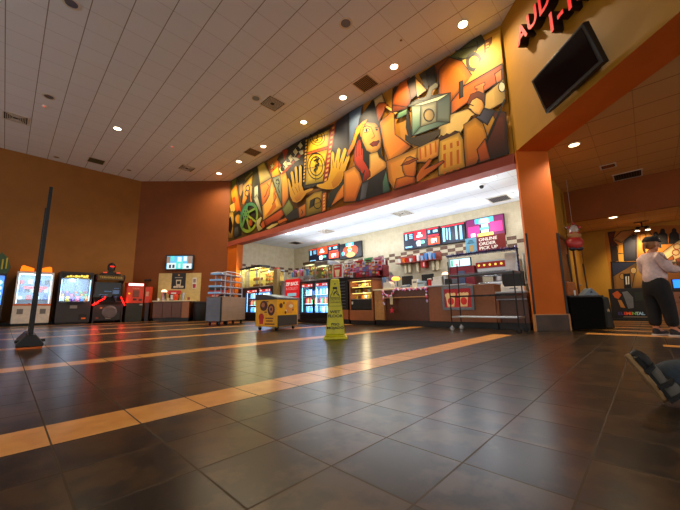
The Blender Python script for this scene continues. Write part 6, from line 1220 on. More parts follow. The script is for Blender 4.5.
# steel counter, tan column and red sign between the coolers
t=thing('back_counter','stainless counter between the two drinks coolers','counter',(XF+.15,10.15,0),CR_); bx('cabinet',t,STEEL,0,1.33,.02,.7,.1,1.46); bx('countertop',t,STEEL,-.02,1.34,-.02,.74,1.46,1.52,bevel=.008); bx('upper_ledge',t,STEEL,.0,1.33,.3,.72,1.52,1.66); bx('toe_kick',t,BLACK,.02,1.31,.06,.7,0,.1)
t=thing('column','tan column standing right of the glass warmers','column',(XF+.05,10.36,0),CR_)
bx('shaft',t,mat('tan column paint',(150,130,84),.6),-.10,.16,-.02,.14,0,2.0,bevel=.01); bx('cap_block',t,RED,-.06,.12,.0,.12,2.0,2.06)
t=thing('snack_sign','red snack sign with white words on the front of the steel counter','sign',(XF+.10,9.74,.86),CR_)
bx('panel',t,em('red sign face',(214,20,26),.45),0,.84,-.03,.0,0,.68); WS=mat('white sign print',(240,240,236),.5,emit=.4,ecol=(240,240,236))
lettering('ZIP BACK',.17,WS,t,(.42,-.034,.50),name='lettering',offset=.004); lettering('& COLLECT',.13,mat('pink sign print',(240,180,180),.5,emit=.3,ecol=(240,180,180)),t,(.42,-.034,.33),name='lettering')
bx('printed_cup',t,mat('pale blue print',(150,215,240),.5,emit=.3,ecol=(150,215,240)),.16,.68,-.036,-.031,.06,.17,bevel=.01); bx('printed_shadow',t,mat('dark red print',(80,20,20),.5),.26,.58,-.036,-.031,0.0,.055,bevel=0)
cupc=[('white',(226,226,226)),('pink',(226,120,160)),('brown',(120,60,40)),('blue',(70,140,210)),('red',(190,40,50)),('cream',(226,200,150)),('purple',(130,80,150))]
for i in range(9):
    c=cupc[(i*3)%7]; b=MB(mat(c[0]+' cup',c[1],.45)); h=.17+.05*(i%3); b.lathe([(.045,0),(.065,h*.8),(.068,h),(.001,h)],12); o=b.build('souvenir_cup',None,(XF+.62,10.1-.125*i,1.661)); 
    l=MB(mat(cupc[(i*3+2)%7][0]+' cup',cupc[(i*3+2)%7][1],.45)); l.lathe([(.07,h),(.05,h+.03),(.001,h+.035)],12); l.build('lid',o)
    tag(o,'%s souvenir cup on the steel ledge behind the red sign, %s from left'%(c[0],ORD[i]),'cup','souvenir cups on the steel ledge')
# two clear display cases on the right cooler
for i,(y,w,h,z,lab) in enumerate(((8.68,.62,.68,1.401,'clear snack display case on right cooler, the taller left one'),(8.03,.60,.62,1.401,'clear snack display case on right cooler, nearest the candy rack'))):
    t=warmer(lab,y,w,z,h,XF+.06,.5,mat('bronze cover',(90,74,50),.4,.4) if i==0 else STEEL,.10 if i==0 else .14,2,.22)
    for r in range(3):
        for k in range(4):
            c=[('tan',(176,130,70)),('green',(120,140,60)),('red',(180,50,50)),('brown',(120,76,40))][(k*3+r)%4]
            snack((XF+.28,y-.10-k*.13,z+(.052 if r==0 else .064+(h-(.1 if i==0 else .14)-.05)*r/3)),'%s snack bag on %s level of the %s display case, %s from left'%(c[0],('bottom','middle','top')[r],('left','right')[i],ORD[k]),'snack bags in the display cases',mat(c[0]+' foil',c[1],.35),.045,1)
# popcorn poster panel, open cooler, pastry case
t=thing('poster_stand','red and white drink poster standing on the counter behind the cone','poster',(XF+.25,7.40,1.40),CR_)
bx('frame',t,WHITE,0,.46,0,.03,0,.50); bx('sheet',t,mat('poster crimson',(196,36,40),.4),.04,.42,-.006,-.001,.06,.46,bevel=0)
part('printed_cup',t,mat('cream print',(236,214,180),.5),lambda b:b.prism([(.16,.08),(.30,.08),(.34,.30),(.12,.30)],'y',-.012,-.007),0); bx('printed_heading',t,WHITE,.1,.36,-.012,-.007,.38,.42,bevel=0)
t=thing('open_cooler','black slatted open cooler right behind the yellow cone','cooler',(XF,7.22,0),CR_)
b=MB(BLACK); b.box(0,.62,.05,.7,.42,1.36); b.prism([(.62,.42),(.70,.42),(.70,1.40),(.60,1.40)],'y',-.0,.7); b.build('cabinet',t,bevel=.01)
s_=MB(GREYM)
for i in range(9): s_.box(.04,.60,-.005+.0*i,.05,.50+i*.095,.515+i*.095)
s_.build('slatted_front',t); bx('wood_base',t,WOOD,0,.70,.0,.7,.14,.42); bx('toe_kick',t,BLACK,0,.7,.05,.7,0,.14); bx('countertop',t,BLACK,-.02,.72,-.02,.72,1.36,1.40)
t=thing('pastry_case','lit wooden pastry case with three shelves of snacks, left of the register counter','display case',(XF,6.44,0),CR_)
bx('side_panel',t,WOOD,0,.05,0,.7,.40,1.25); bx('side_panel',t,WOOD,.83,.88,0,.7,.40,1.25); bx('wood_base',t,WOOD,0,.88,.0,.7,.12,.40); bx('toe_kick',t,BLACK,0,.88,.05,.7,0,.12)
bx('top_panel',t,WOODD,-.02,.90,-.02,.72,1.25,1.31); bx('black_panel',t,BLACK,.05,.83,.01,.05,.42,.72); bx('back_panel',t,YB,.05,.83,.6,.62,.42,1.25,bevel=0)
for z in(.72,.90,1.08): bx('shelf',t,STEEL,.05,.83,.03,.6,z,z+.012,bevel=0); 
for z in(.885,1.065,1.235): bx('light_tube',t,YI,.08,.80,.05,.07,z,z+.012,bevel=0)
bx('price_tag',t,WHITE,.08,.13,.0,.009,.58,.66,bevel=0); light('POINT','lamp',(.44,.2,1.18),P_WARMER*.35,(1,.8,.45),.05,parent=t); light('POINT','lamp',(.44,.2,.86),P_WARMER*.22,(1,.8,.45),.05,parent=t)
for r,z in enumerate((.733,.913,1.093)):
    for i in range(6):
        c=[('yellow',(236,200,60)),('white',(226,222,210)),('orange',(232,130,40)),('brown',(120,70,40))][(i*3+r)%4]
        snack((XF+.24,6.36-.12*i,z),'%s snack pack on the %s shelf of the pastry case, %s from left'%(c[0],('bottom','middle','top')[r],ORD[i]),'snack packs in the pastry case',mat(c[0]+' foil',c[1],.35),.045,1)
# candy rack over the pastry case and open cooler
t=thing('candy_rack','tiered candy rack above the pastry case, packed with colourful boxes','rack',(XF+.42,7.37,1.401),CR_)
BURG=mat('burgundy rack',(120,24,34),.4)
for i in range(3): bx('tier',t,BURG,0,1.72,i*.16,i*.16+.15,i*.17,i*.17+.02)
bx('back_panel',t,BURG,0,1.72,.48,.50,0,.50); 
bx('end_panel',t,BURG,-.03,0,.2,.5,0,.34); bx('end_panel',t,BURG,1.72,1.75,.2,.5,0,.34); bx('rear_cabinet',t,WOODD,0,1.64,.33,.5,-1.401,0)

cc=[('red',(206,30,40)),('pink',(232,130,170)),('white',(226,226,226)),('purple',(160,110,170)),('blue',(110,150,216)),('yellow',(236,206,110)),('white',(226,226,226)),('orange',(232,120,40)),('brown',(96,50,36))]
for r in range(3):
    for i in range(13):
        c=cc[(i*i+i*2+r*4)%9 if i%3 else (0,1,2)[r]]; h=.13+.03*((i*5+r)%3)
        b=MB(mat(c[0]+' candy card',c[1],.4)); b.box(-.052,.052,-.03,.03,0,h); o=b.build('candy_box',None,(XF+.42+r*.16+.08,7.37-.09-i*.128,1.401+r*.17+.0205),CR_,bevel=.003)
        if 1: bx('printed_band',o,mat(cc[(i+r*2+3)%9][0]+' candy card',cc[(i+r*2+3)%9][1],.4),-.045,.045,-.033,-.0302,h*.45,h*.8,bevel=0)
        tag(o,'%s candy box on the %s tier of the candy rack, %s from left'%(c[0],('bottom','middle','top')[r],ORD[i]),'candy box','boxes on the candy rack')
for i,(y,w,h,c) in enumerate(((7.36,.34,.15,'white'),(6.98,.36,.13,'red'),(6.58,.34,.17,'green'),(6.2,.36,.14,'pink'))):
    t=thing('topper_sign','small %s promo card standing on the top of the candy rack, %s from left'%(c,ORD[i]),'sign',(XF+.900,y,1.902),CR_,'promo cards on the candy rack')
    bx('card',t,mat(c+' promo card',dict(white=(226,220,216),red=(190,40,44),green=(70,170,100),pink=(224,150,170))[c],.5),0,w,0,.02,0,h); bx('printed_patch',t,mat('dark red print',(120,26,30),.5),.05,w-.05,-.004,-.0005,.06,h*.6,bevel=0)
# candy packs on counter right of rack
for i,(y,z,c,h) in enumerate(((5.45,1.0,'blue',.36),(5.32,1.0,'grey',.30),(5.19,1.0,'purple',.40))):
    b=MB(mat(c+' cup stack',dict(blue=(120,160,214),grey=(170,176,196),purple=(150,110,170))[c],.4)); b.lathe([(.045,0),(.06,h*.95),(.055,h),(.001,h)],12); o=b.build('cup_stack',None,(XF+.42,y+.0,.978)); tag(o,'%s stack of cups at the left end of the register counter'%c,'cup stack','cup stacks')

# ------------------------------------------------------------------ register counter
KICK=BLACK
t=thing('register_counter','brown register counter with a pale top and a recessed dark front panel','counter',(XF+.02,5.52,0),CR_)
bx('left_post',t,WOODL,0,.32,0,.7,.14,.93,bevel=.006); bx('recessed_panel',t,WOODD,.32,1.66,.08,.7,.14,.72,bevel=.004); bx('apron',t,WOODD,.32,1.66,.0,.7,.74,.93,bevel=.004); bx('ledge_strip',t,WOODL,.32,1.66,-.03,.08,.715,.745)
bx('toe_kick',t,KICK,0,1.66,.05,.7,0,.14); bx('countertop',t,CREAM,-.02,1.66,-.04,.74,.93,.975,bevel=.01)
pass
t=thing('pickup_counter','brown counter block with a framed popcorn picture on its front','counter',(XF,3.85,0),CR_)
bx('cabinet',t,WOOD,0,1.53,0,.74,.14,.95,bevel=.006); bx('toe_kick',t,KICK,0,1.53,.05,.7,0,.14); bx('countertop',t,GREYL,-.01,.95,-.03,.78,.95,.985,bevel=.008)
fr=MB(GREYM); fr.box(.36,1.10,-.03,.0,.40,.46); fr.box(.36,1.10,-.03,.0,.88,.94); fr.box(.36,.42,-.03,.0,.46,.88); fr.box(1.04,1.10,-.03,.0,.46,.88); fo=fr.build('picture_frame',t,bevel=.004)
bx('popcorn_picture',fo,mat('crimson picture',(176,24,30),.4,emit=.25,ecol=(176,24,30)),.42,1.04,-.012,-.002,.46,.88,bevel=0)
PT=mat('printed popcorn tub',(232,190,130),.5,emit=.25,ecol=(232,190,130)); PR=mat('printed red ball',(206,40,34),.5,emit=.25,ecol=(206,40,34))
for x,m in((.56,PT),(.86,PT)):
    pb=MB(m)
    for k in range(6): pb.prism([(x-.09+.036*k+.04*math.cos(a*PI/4),.74+.015*(k%2)+.04*math.sin(a*PI/4)) for a in range(8)],'y',-.018-.0006*k,-.0125)
    pb.prism([(x-.11,.72),(x+.11,.72),(x+.08,.48),(x-.08,.48)],'y',-.0165,-.0125); po=pb.build('printed_tub',fo)
    rb=MB(PR); rb.prism([(x+.01+.075*math.cos(a*PI/6),.60+.085*math.sin(a*PI/6)) for a in range(12)],'y',-.024,-.0215); rb.build('printed_ball',fo)
t=thing('low_counter','lower brown service counter between the pickup counter and the orange pillar','counter',(XF+.03,2.315,0),CR_)
bx('cabinet',t,WOODD,0,.58,.05,.7,.14,.60); bx('apron',t,WOODD,0,.58,.02,.7,.62,.74); bx('countertop',t,GREYL,0,.60,-.03,.76,.74,.775,bevel=.006); bx('ledge_strip',t,GREYL,0,.58,.0,.06,.60,.625); bx('toe_kick',t,KICK,0,.58,.05,.7,0,.14); bx('end_panel',t,WOOD,-.004,.05,.0,.7,.14,.60)
# garland on the register counter
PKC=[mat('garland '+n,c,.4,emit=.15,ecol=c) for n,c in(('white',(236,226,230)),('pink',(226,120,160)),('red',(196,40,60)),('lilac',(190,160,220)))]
t=thing('garland','pink and white candy garland draped along the register counter edge','garland',(XF-.03,5.5,0),CR_)
pts=[]
def seg(a,b,sag,n):
    for i in range(n):
        u=i/(n-1); pts.append((a[0]+(b[0]-a[0])*u,-.02,a[1]+(b[1]-a[1])*u-sag*4*u*(1-u)))
seg((.33,.92),(.72,.95),.16,13); seg((.72,.95),(1.64,.94),.02,24); seg((1.63,.93),(1.63,.60),0,8); seg((.32,.92),(.36,.56),0,8)
b=MB(PKC[0]); b.tube([p for p in pts[:37]],.010,6); b.build('cord',t)
for k,m in enumerate(PKC):
    b=MB(m)
    for i,p in enumerate(pts):
        if i%4==k: b.ball((p[0]+.008*math.sin(i*5),p[1]-.012*(i%2),p[2]+.018*math.sin(i*2.3)),(.024,.022,.026),8,6)
    b.build('candy_bead',t)
st=[]
for i in range(10):
    r=.085 if i%2==0 else .035; st.append((.60+r*math.sin(i*PI/5),.40+r*math.cos(i*PI/5)))
b=MB(PKC[2]); b.prism(st,'y',-.03,-.005); b.build('star_pendant',t); b=MB(CREAM); b.box(.55,.64,-.03,-.01,.55,.76); b.build('bow',t,bevel=.02)
# items on the register counter
def monitor(label,x,y,z,w=.34,h=.26,rz=CR_,glow=None,mname='monitor'):
    t=thing(mname,label,'monitor',(x,y,z),rz); bx('base',t,BLACK,-.09,.09,-.08,.08,0,.02); bx('neck',t,BLACK,-.03,.03,.0,.03,.02,.12); bx('housing',t,BLACK,-w/2,w/2,-.03,.012,.08,.08+h,bevel=.01)
    bx('screen',t,DARKGLASS if not glow else glow,-w/2+.02,w/2-.02,.0125,.016,.10,.06+h,bevel=0); return t
monitor('black register monitor on the counter, beside the glowing orange lamp',XF+.40,4.66,.976); monitor('black register monitor on the counter, beside the white paper boxes',XF+.40,4.05,.976)
for i,(y,c,w,h,n) in enumerate(((4.34,'white',.17,.22,'left'),(4.17,'pale blue',.22,.16,'right'))):
    t=thing('receipt_printer','%s card reader box between the two register monitors'%c,'card reader',(XF+.22,y,.976),CR_); bx('body',t,WHITE if i==0 else mat('pale blue plastic',(160,190,220),.4),-w/2,w/2,0,.14,0,h,bevel=.01); bx('dark_slot',t,GREYM,-w/2+.03,w/2-.03,-.004,-.0005,h*.55,h*.75,bevel=0)
t=thing('keypad','grey blue keypad in front of the left register monitor','keypad',(XF+.14,4.62,.976),CR_); b=MB(mat('slate keypad',(110,124,150),.4)); b.prism([(-.0,0),(.16,0),(.16,.10),(.0,.05)],'x',-.10,.10); b.build('body',t,bevel=.006); bx('keys',t,WHITE,-.08,.08,.02,.03,.055,.075)
t=thing('counter_lamp','glowing orange lamp on the register counter left of the monitors','lamp',(XF+.3,4.97,.976)); b=MB(STEEL); b.lathe([(.08,0),(.08,.02),(.05,.05),(.05,.22),(.001,.22)],14); b.build('stand',t); b=MB(em('orange lamp glow',(255,170,60),2.2)); b.lathe([(.05,.22),(.11,.25),(.12,.29),(.08,.33),(.001,.34)],14); b.build('shade',t)
t=thing('paper_box','white paper box at the left end of the register counter','box',(XF+.05,5.10,.976),CR_); b=MB(WHITE); b.prism([(-.13,0),(.13,0),(.15,.12),(.06,.20),(-.12,.17)],'y',0,.2); b.build('body',t,bevel=.006)
t=thing('paper_box','wide white paper box stack on the pickup counter beside the red cup','box',(XF+.12,3.68,.986),CR_); bx('lower_box',t,WHITE,-.13,.13,0,.2,0,.13); bx('upper_box',t,WHITE,-.10,.12,.02,.18,.13,.22)
t=thing('paper_cup','red paper cup between register monitor and white boxes','cup',(XF+.2,3.90,.976)); b=MB(RED); b.lathe([(.04,0),(.055,.18),(.001,.18)],14); b.build('body',t); b=MB(WHITE); b.lathe([(.058,.18),(.058,.2),(.001,.21)],14); b.build('lid',t)
t=thing('butter_pump','silver canister with a lit cap on the pickup counter','dispenser',(XF+.3,3.52,.986)); b=MB(STEEL); b.lathe([(.09,0),(.09,.24),(.085,.26),(.001,.26)],16); b.build('body',t); b=MB(em('warm lamp cap',(255,200,150),3)); b.lathe([(.085,.262),(.08,.3),(.04,.33),(.001,.33)],14); b.build('lamp_cap',t)
t=thing('speaker_box','small black box on the pickup counter above the popcorn picture','box',(XF+.12,3.40,.986),CR_); bx('body',t,BLACK,-.07,.07,0,.1,0,.15,bevel=.008)
t=thing('white_bottle','white squeeze bottle on the low counter next to the brown block','bottle',(XF+.15,2.20,.776)); b=MB(WHITE); b.lathe([(.035,0),(.035,.12),(.015,.16),(.008,.20),(.001,.2)],12); b.build('body',t)
monitor('register monitor with its back to us on the low counter by the pillar',XF+.32,2.02,.776,.46,.34,math.radians(-100)); t=thing('receipt_printer','white receipt printer on the low counter under the monitor','printer',(XF+.1,2.0,.776),CR_); bx('body',t,WHITE,-.19,.22,0,.14,0,.10,bevel=.01); bx('paper_slot',t,GREYM,-.05,.1,-.003,-.0005,.05,.07,bevel=0)
# ------------------------------------------------------------------ menu screens on the back wall
XB=10.35
NAVY=em('screen navy',(14,22,44),.5); SRED=em('screen red',(224,24,40),1.1); SORG=em('screen orange red',(236,70,30),1.1); SBLU=em('screen light blue',(130,200,240),1.1); SWHT=em('screen white',(240,240,240),1.1); SPNK=em('screen pink',(232,40,120),1.0); SPUR=em('screen purple',(110,20,80),.7); SYEL=em('screen yellow',(250,220,90),1.1); SGRN=em('screen green',(90,190,150),1.0); SBLK=em('screen black',(16,16,22),.4); SCYA=em('screen cyan',(60,180,235),1.3); STAN=em('screen tan',(236,170,100),1.0)
MENU_A=[(NAVY,0,1,0,1),(SRED,.30,.64,.48,1),(SRED,0,.28,.93,.99),(SBLU,.04,.10,.55,.9),(SBLU,.16,.26,.6,.66),(SBLU,.16,.26,.7,.76),(SBLU,.16,.26,.8,.86),(SBLU,.04,.24,.08,.16),(SWHT,.38,.54,.6,.72),(SWHT,.42,.5,.72,.88),(SBLU,.36,.6,.22,.34),(SWHT,.38,.48,.1,.4),(SGRN,.5,.58,.2,.38),(SRED,.68,.98,.92,.98),(SBLU,.70,.76,.72,.88),(SBLU,.84,.96,.72,.86),(SRED,.70,.98,.52,.6),(SORG,.70,1,.06,.46),(SWHT,.78,.92,.14,.38),(SPUR,.86,.91,.14,.26)]
MENU_B=[(NAVY,0,1,0,1),(SRED,0,1,.93,.99),(SBLU,.06,.16,.12,.9),(SBLU,.22,.28,.2,.86),(SBLU,.34,.40,.16,.84),(SBLU,.62,.7,.14,.88),(SBLU,.8,.9,.1,.86)]
PROMO=[(SPUR,0,1,0,1),(SPNK,.05,.42,.1,.62),(SPNK,.58,.96,.2,.7),(SCYA,.25,.75,.74,.99),(SBLU,.35,.65,.70,.92),(SWHT,.40,.6,.78,.95),(NAVY,.36,.64,.2,.66),(SWHT,.42,.60,.52,.66),(SGRN,.38,.62,.38,.5),(SWHT,.41,.6,.24,.36),(SYEL,.30,.72,.05,.2),(SWHT,.12,.24,.08,.26)]
COMBO=[(SBLK,0,1,0,1)]
def tv(label,y0,y1,z0,z1,items,ext=None,x=XB):
    w=y0-y1; h=z1-z0
    t=thing('mounted_menu_screen',label,'screen',(x-.10,y0,z0),CR_); bx('housing',t,BLACK,0,w,0,.07,0,h,bevel=.01); bx('wall_bracket',t,BLACKM,w*.3,w*.7,.07,.099,h*.3,h*.7)
    b=MB(items[0][0])
    for k,(m,a,c,d,e) in enumerate(items):
        y=-.001-.0012*k; b.face([(.02+(w-.04)*a,y,.02+(h-.04)*d),(.02+(w-.04)*c,y,.02+(h-.04)*d),(.02+(w-.04)*c,y,.02+(h-.04)*e),(.02+(w-.04)*a,y,.02+(h-.04)*e)],m)
    if ext: ext(b,w,h)
    o=b.build('screen',t,smooth=False)
    return t
def disc(b,m,cx,cz,rx,rz,k): b.face([(cx+rx*math.cos(a*PI/10),-.001-.0012*k,cz+rz*math.sin(a*PI/10)) for a in range(20)],m)
def combo(b,w,h):
    disc(b,SORG,w*.5,h*.48,w*.34,h*.36,2); disc(b,SCYA,w*.17,h*.36,w*.07,h*.13,4); disc(b,STAN,w*.52,h*.22,w*.2,h*.16,5)
    for k,(m,a,c,d,e) in enumerate(((SCYA,.3,.66,.78,.98),(SWHT,.38,.58,.84,.93),(SYEL,.42,.54,.64,.76),(SGRN,.38,.58,.5,.62),(SWHT,.42,.54,.42,.5),(STAN,.40,.62,.3,.4))):
        b.face([(w*p,-.009-.001*k,h*q) for p,q in((a,d),(c,d),(c,e),(a,e))],m)
tv('left lit menu screen of the far pair, with orange and black panels',11.95,9.85,2.66,3.36,MENU_A[:1]+[(SORG if m is SRED else m,a,c,d,e) for m,a,c,d,e in MENU_A[1:]])
tv('right lit menu screen of the far pair, red disc on black',9.82,8.52,2.60,3.30,COMBO,combo)
tv('left lit menu screen of the near trio, with red square and blue text',6.44,4.96,2.58,3.26,MENU_A)
tv('middle lit menu screen of the near trio, navy with blue text columns',4.93,4.08,2.58,3.24,MENU_B)
tv('right pink and purple lit promo screen of the near trio',4.05,2.87,2.60,3.26,PROMO)
# cup shelf
t=thing('wall_shelf','red brown wall shelf of cups under the near menu screens','shelf',(XB-.32,6.70,0),CR_)
RB=mat('red brown shelf laminate',(136,52,34),.4); bx('board',t,RB,0,1.70,0,.31,2.06,2.09); bx('back_panel',t,RB,0,1.70,.29,.315,2.09,2.36); 
for x in(.25,.42,.75,1.36,1.52): bx('hanging_scoop',t,CREAM,x,x+.10,.18,.26,1.72,2.06,bevel=.01)
bx('red_bin',t,RED,1.02,1.20,.05,.28,1.84,2.06); bx('bin_card',t,WHITE,1.12,1.17,.04,.049,1.88,2.02)
cu=[('white',.16,WHITE),('orange',.17,ORANGE),('red and white',.15,RED),('white',.13,WHITE),('red',.18,RED),('white',.22,WHITE),('pale blue',.17,SBLU),('blue',.24,mat('blue cup',(110,160,220),.4)),('pale blue',.26,mat('pale cup',(150,190,230),.4)),('blue',.2,mat('blue cup',(110,160,220),.4))]
for i,(c,h,m) in enumerate(cu):
    b=MB(m if m is not SBLU else mat('pale cup',(150,190,230),.4)); b.lathe([(.045,0),(.062,h),(.065,h+.01),(.001,h+.01)],12); o=b.build('paper_cup',None,(XB-.2,6.58-.155*i,2.091)); tag(o,'%s paper cup on the red brown wall shelf, %s from left'%(c,ORD[i]),'cup','cups on the wall shelf')
t=thing('popcorn_machine','stainless arched popcorn cabinet behind the left end of register counter','popcorn machine',(9.3,7.35,0),CR_)
bx('cabinet',t,STEEL,0,.62,0,.6,0,1.3); b=MB(STEEL); b.prism([(0,1.3),(.62,1.3),(.62,1.62),(.55,1.76),(.40,1.84),(.22,1.84),(.07,1.76),(0,1.62)],'y',.03,.6); b.build('arched_hood',t); bx('front_glass',t,mat('tan lit glass',(210,180,120),.3),.06,.56,.02,.029,1.34,1.66,bevel=.01)
# back prep counter
t=thing('prep_counter','long back counter below the wall shelf and menu screens','counter',(9.75,6.7,0),CR_); bx('cabinet',t,WOODD,0,5.0,.02,.58,.1,.88); bx('countertop',t,STEEL,-.02,5.02,-.02,.59,.88,.92); bx('toe_kick',t,BLACK,.02,4.98,.06,.56,0,.1)
# popcorn station in front of the pillar side
PX=8.55
t=thing('popcorn_station','steel popcorn station with purple tinsel roof edge beside the pillar','popcorn machine',(PX,3.98,0),CR_)
W=1.80
bx('cabinet',t,GREYM,0,W,0,.7,.08,1.0); bx('toe_kick',t,BLACK,.02,W-.02,.05,.66,0,.08); bx('counter_slab',t,STEEL,-.02,W+.02,-.02,.72,1.0,1.04)
for x in(0,W-.04):
    for y in(0,.66): bx('post',t,STEEL,x,x+.04,y,y+.04,1.04,1.84)
bx('canopy',t,STEEL,-.02,W+.02,-.02,.10,1.84,1.88)
bx('red_machine',t,mat('maroon machine',(150,30,50),.35),.02,.72,.05,.6,1.04,1.56); bx('machine_door',t,mat('steel blue panel',(90,104,140),.35,.5),.28,.46,.035,.049,1.08,1.44); bx('machine_vent',t,GREYM,.04,.24,.035,.049,1.10,1.24)
bx('popper_box',t,STEEL,.78,1.74,.10,.62,1.36,1.66); bx('red_sign_board',t,RED,.76,1.50,.07,.099,1.46,1.62); 
b=MB(SYEL)
for i in range(5): b.prism([(.84+i*.14+.03*math.cos(a*PI/3),1.54+.03*math.sin(a*PI/3)) for a in range(6)],'y',.062,.0695)
b.build('sign_print',t)
b=MB(STEEL); b.frustum((.80,1.70,.14,.58),(.95,1.55,.2,.5),1.26,1.36); b.build('hood',t); b=MB(STEEL); b.lathe([(.10,1.06),(.17,1.12),(.17,1.24),(.12,1.26),(.001,1.26)],16,None,(1.25,.36,0)); b.build('kettle',t)
bx('tray',t,CHROME,.78,1.74,.08,.6,1.05,1.09); bx('white_side_panel',t,WHITE,1.50,1.76,.03,.06,1.10,1.78)
t=thing('order_screen','small blue white order screen on the left end of popcorn station','screen',(PX+.12,3.95,1.561),CR_); bx('housing',t,BLACK,0,.60,-.03,.02,0,.235); so=bx('screen',t,em('cyan white screen',(200,240,250),1.2),.02,.58,-.034,-.031,.015,.22,bevel=0)
for a,m in(((.04,.10,.05,.32),SGRN),((.12,.26,.05,.30),SWHT),((.30,.55,.08,.30),SWHT),((.13,.24,.10,.14),SPNK),((.34,.5,.12,.15),SPUR),((.27,.295,.04,.33),NAVY)): bx('screen_image',so,m,a[0],a[1],-.037,-.0345,a[2]*.66,a[3]*.62,bevel=0)
TINS=[mat('purple tinsel',(120,90,180),.25,.4,.4,60),mat('dark tinsel',(40,36,80),.25,.6,.4,60),mat('silver tinsel',(206,200,226),.2,.8,.2,60)]
t=thing('tinsel_garland','purple and silver tinsel garland along the popcorn station roof','garland',(PX-.05,3.96,0),CR_)
path=[(x*W/44,-.01,1.875) for x in range(45)]+[(W,-.01,1.85-.045*i) for i in range(15)]
b=MB(TINS[1]); b.tube(path,.02,6); b.build('cord',t)
for k,m in enumerate(TINS):
    b=MB(m); r_=random.Random(k)
    for p in path:
        for j in range(3):
            a=r_.uniform(0,2*PI); u=Vector((r_.uniform(-.5,.5),math.cos(a)-.3,math.sin(a))).normalized()*.075; c=Vector(p); s=Vector((.008,.0,.008))
            b.face([c-s,c+s,c+u])
    b.build('tinsel_strand',t,smooth=False)
t=thing('pickup_sign','maroon and blue sign reading ONLINE ORDER PICK UP above the popcorn station','sign',(PX+.1,3.46,1.90),CR_)
bx('maroon_panel',t,mat('maroon sign face',(132,34,30),.45,emit=.25,ecol=(132,34,30)),.30,1.02,0,.03,0,.42); bx('blue_panel',t,mat('sky blue sign face',(110,176,206),.45,emit=.25,ecol=(110,176,206)),0,.30,0,.03,0,.42)
PS=mat('sign cream print',(240,232,220),.5,emit=.5,ecol=(240,232,220))
for i,s in enumerate(('ONLINE','ORDER','PICK UP')): lettering(s,.112,PS,t,(.36,-.003,.325-.115*i),align='LEFT',offset=.003,sx=1.15)
bx('printed_door',t,mat('tan sign print',(222,186,120),.5),.10,.22,-.004,-.0005,.04,.22,bevel=0); b=MB(BLACK)
for i in range(3): b.box(.05+.02*i,.24-.02*i,-.004,-.0005,.27+.035*i,.285+.035*i)
b.build('printed_script',t)
bx('stand_leg',t,STEEL,.1,.14,.01,.03,-.0,.02); 

# ------------------------------------------------------------------ wire rack on casters
t=thing('wire_rack','tall black wire rack on casters parked before the popcorn picture','rack',(6.30,2.92,0),CR_)
L,Dp=1.22,.44
for x in(0,L):
    for y in(0,Dp): part('post',t,BLACKM,lambda p:p.tube([(x,y,.11),(x,y,1.40 if x==0 else 1.12)],.012,8),0)
for z,m in((.28,STEEL),(.69,BLACKM),(1.11,GREYM)):
    s=MB(m)
    for y in(0,Dp): s.box(0,L,y-.006,y+.006,z-.012,z+.010)
    for x in(0,L): s.box(x-.006,x+.006,0,Dp,z-.02,z+.012)
    for i in range(1,11): s.tube([(0,Dp*i/11,z),(L,Dp*i/11,z)],.004,5)
    for i in range(1,4): s.tube([(L*i/4,0,z-.008),(L*i/4,Dp,z-.008)],.004,5)
    if z>1:
        for i in range(1,24): s.tube([(L*i/24,0,z-.02),(L*i/24,0,z+.03)],.003,4)
        s.box(0,L,-.005,.005,z+.028,z+.034)
    s.build('wire_shelf',t)
for x in(0,L):
    for y in(0,Dp):
        c=MB(CHROME if x==0 else BLACKM); c.tube([(x,y,.11),(x,y,.075)],.014,8); c.box(x-.02,x+.02,y-.022,y-.017,.03,.085); c.box(x-.02,x+.02,y+.017,y+.022,.03,.085); co_=c.build('caster',t)
        w=MB(mat('grey caster tyre',(150,146,142),.5) if x==0 else RUB); w.T=Matrix.Translation((x,y,.046))@Matrix.Rotation(PI/2,4,'X'); w.lathe([(.02,-.014),(.046,-.014),(.046,.014),(.02,.014)],18); w.build('wheel',co_)

# ------------------------------------------------------------------ wet floor cone
t=thing('wet_floor_cone','tall yellow wet floor cone standing on the dark tiles','floor sign',(3.80,3.76,0),math.radians(-46))
b=MB(YELLOW); b.frustum((-.19,.19,-.19,.19),(-.185,.185,-.185,.185),0,.045); b.frustum((-.17,.17,-.17,.17),(-.165,.165,-.165,.165),.045,.07); b.build('base',t,bevel=.012)
b=MB(YELLOW); b.frustum((-.155,.155,-.155,.155),(-.07,.07,-.07,.07),.07,.97); b.build('body',t,bevel=.018)
BK=mat('black print',(20,22,10),.5); TL=math.atan2(.085,.90)
def onface(z): return -(.155-.085*(z-.07)/.90)-.003
def fl(txt,z,s,**k): lettering(txt,s,BK,t,(0,onface(z),z),(PI/2-TL,0,0),**k)
fl('WET',.43,.062,sx=1.25,offset=.0015); fl('FLOOR',.365,.062,sx=1.2,offset=.0015); fl('PISO',.235,.055,sx=1.2,offset=.0015); fl('MOJADO',.18,.055,sx=1.2,offset=.0015); fl('CAUTION',.625,.036,sx=1.05); fl('CUIDADO',.585,.036,sx=1.05)
def ring_(b,pts,w,z0):
    n=len(pts)
    for i in range(n):
        a=Vector(pts[i]); c=Vector(pts[(i+1)%n]); d=(c-a).normalized(); u=Vector((-d.y,d.x))*w
        b.face([(q.x,onface(z0+q.y)-.001+0,z0+q.y) for q in(a-u,c-u,c+u,a+u)])
b=MB(BK); ring_(b,[(-.085,0),(.085,0),(.0,.17)],.004,.665); ring_(b,[(-.10,-.03),(.10,-.03),(.10,.09),(-.10,.09)],.003,.555) 
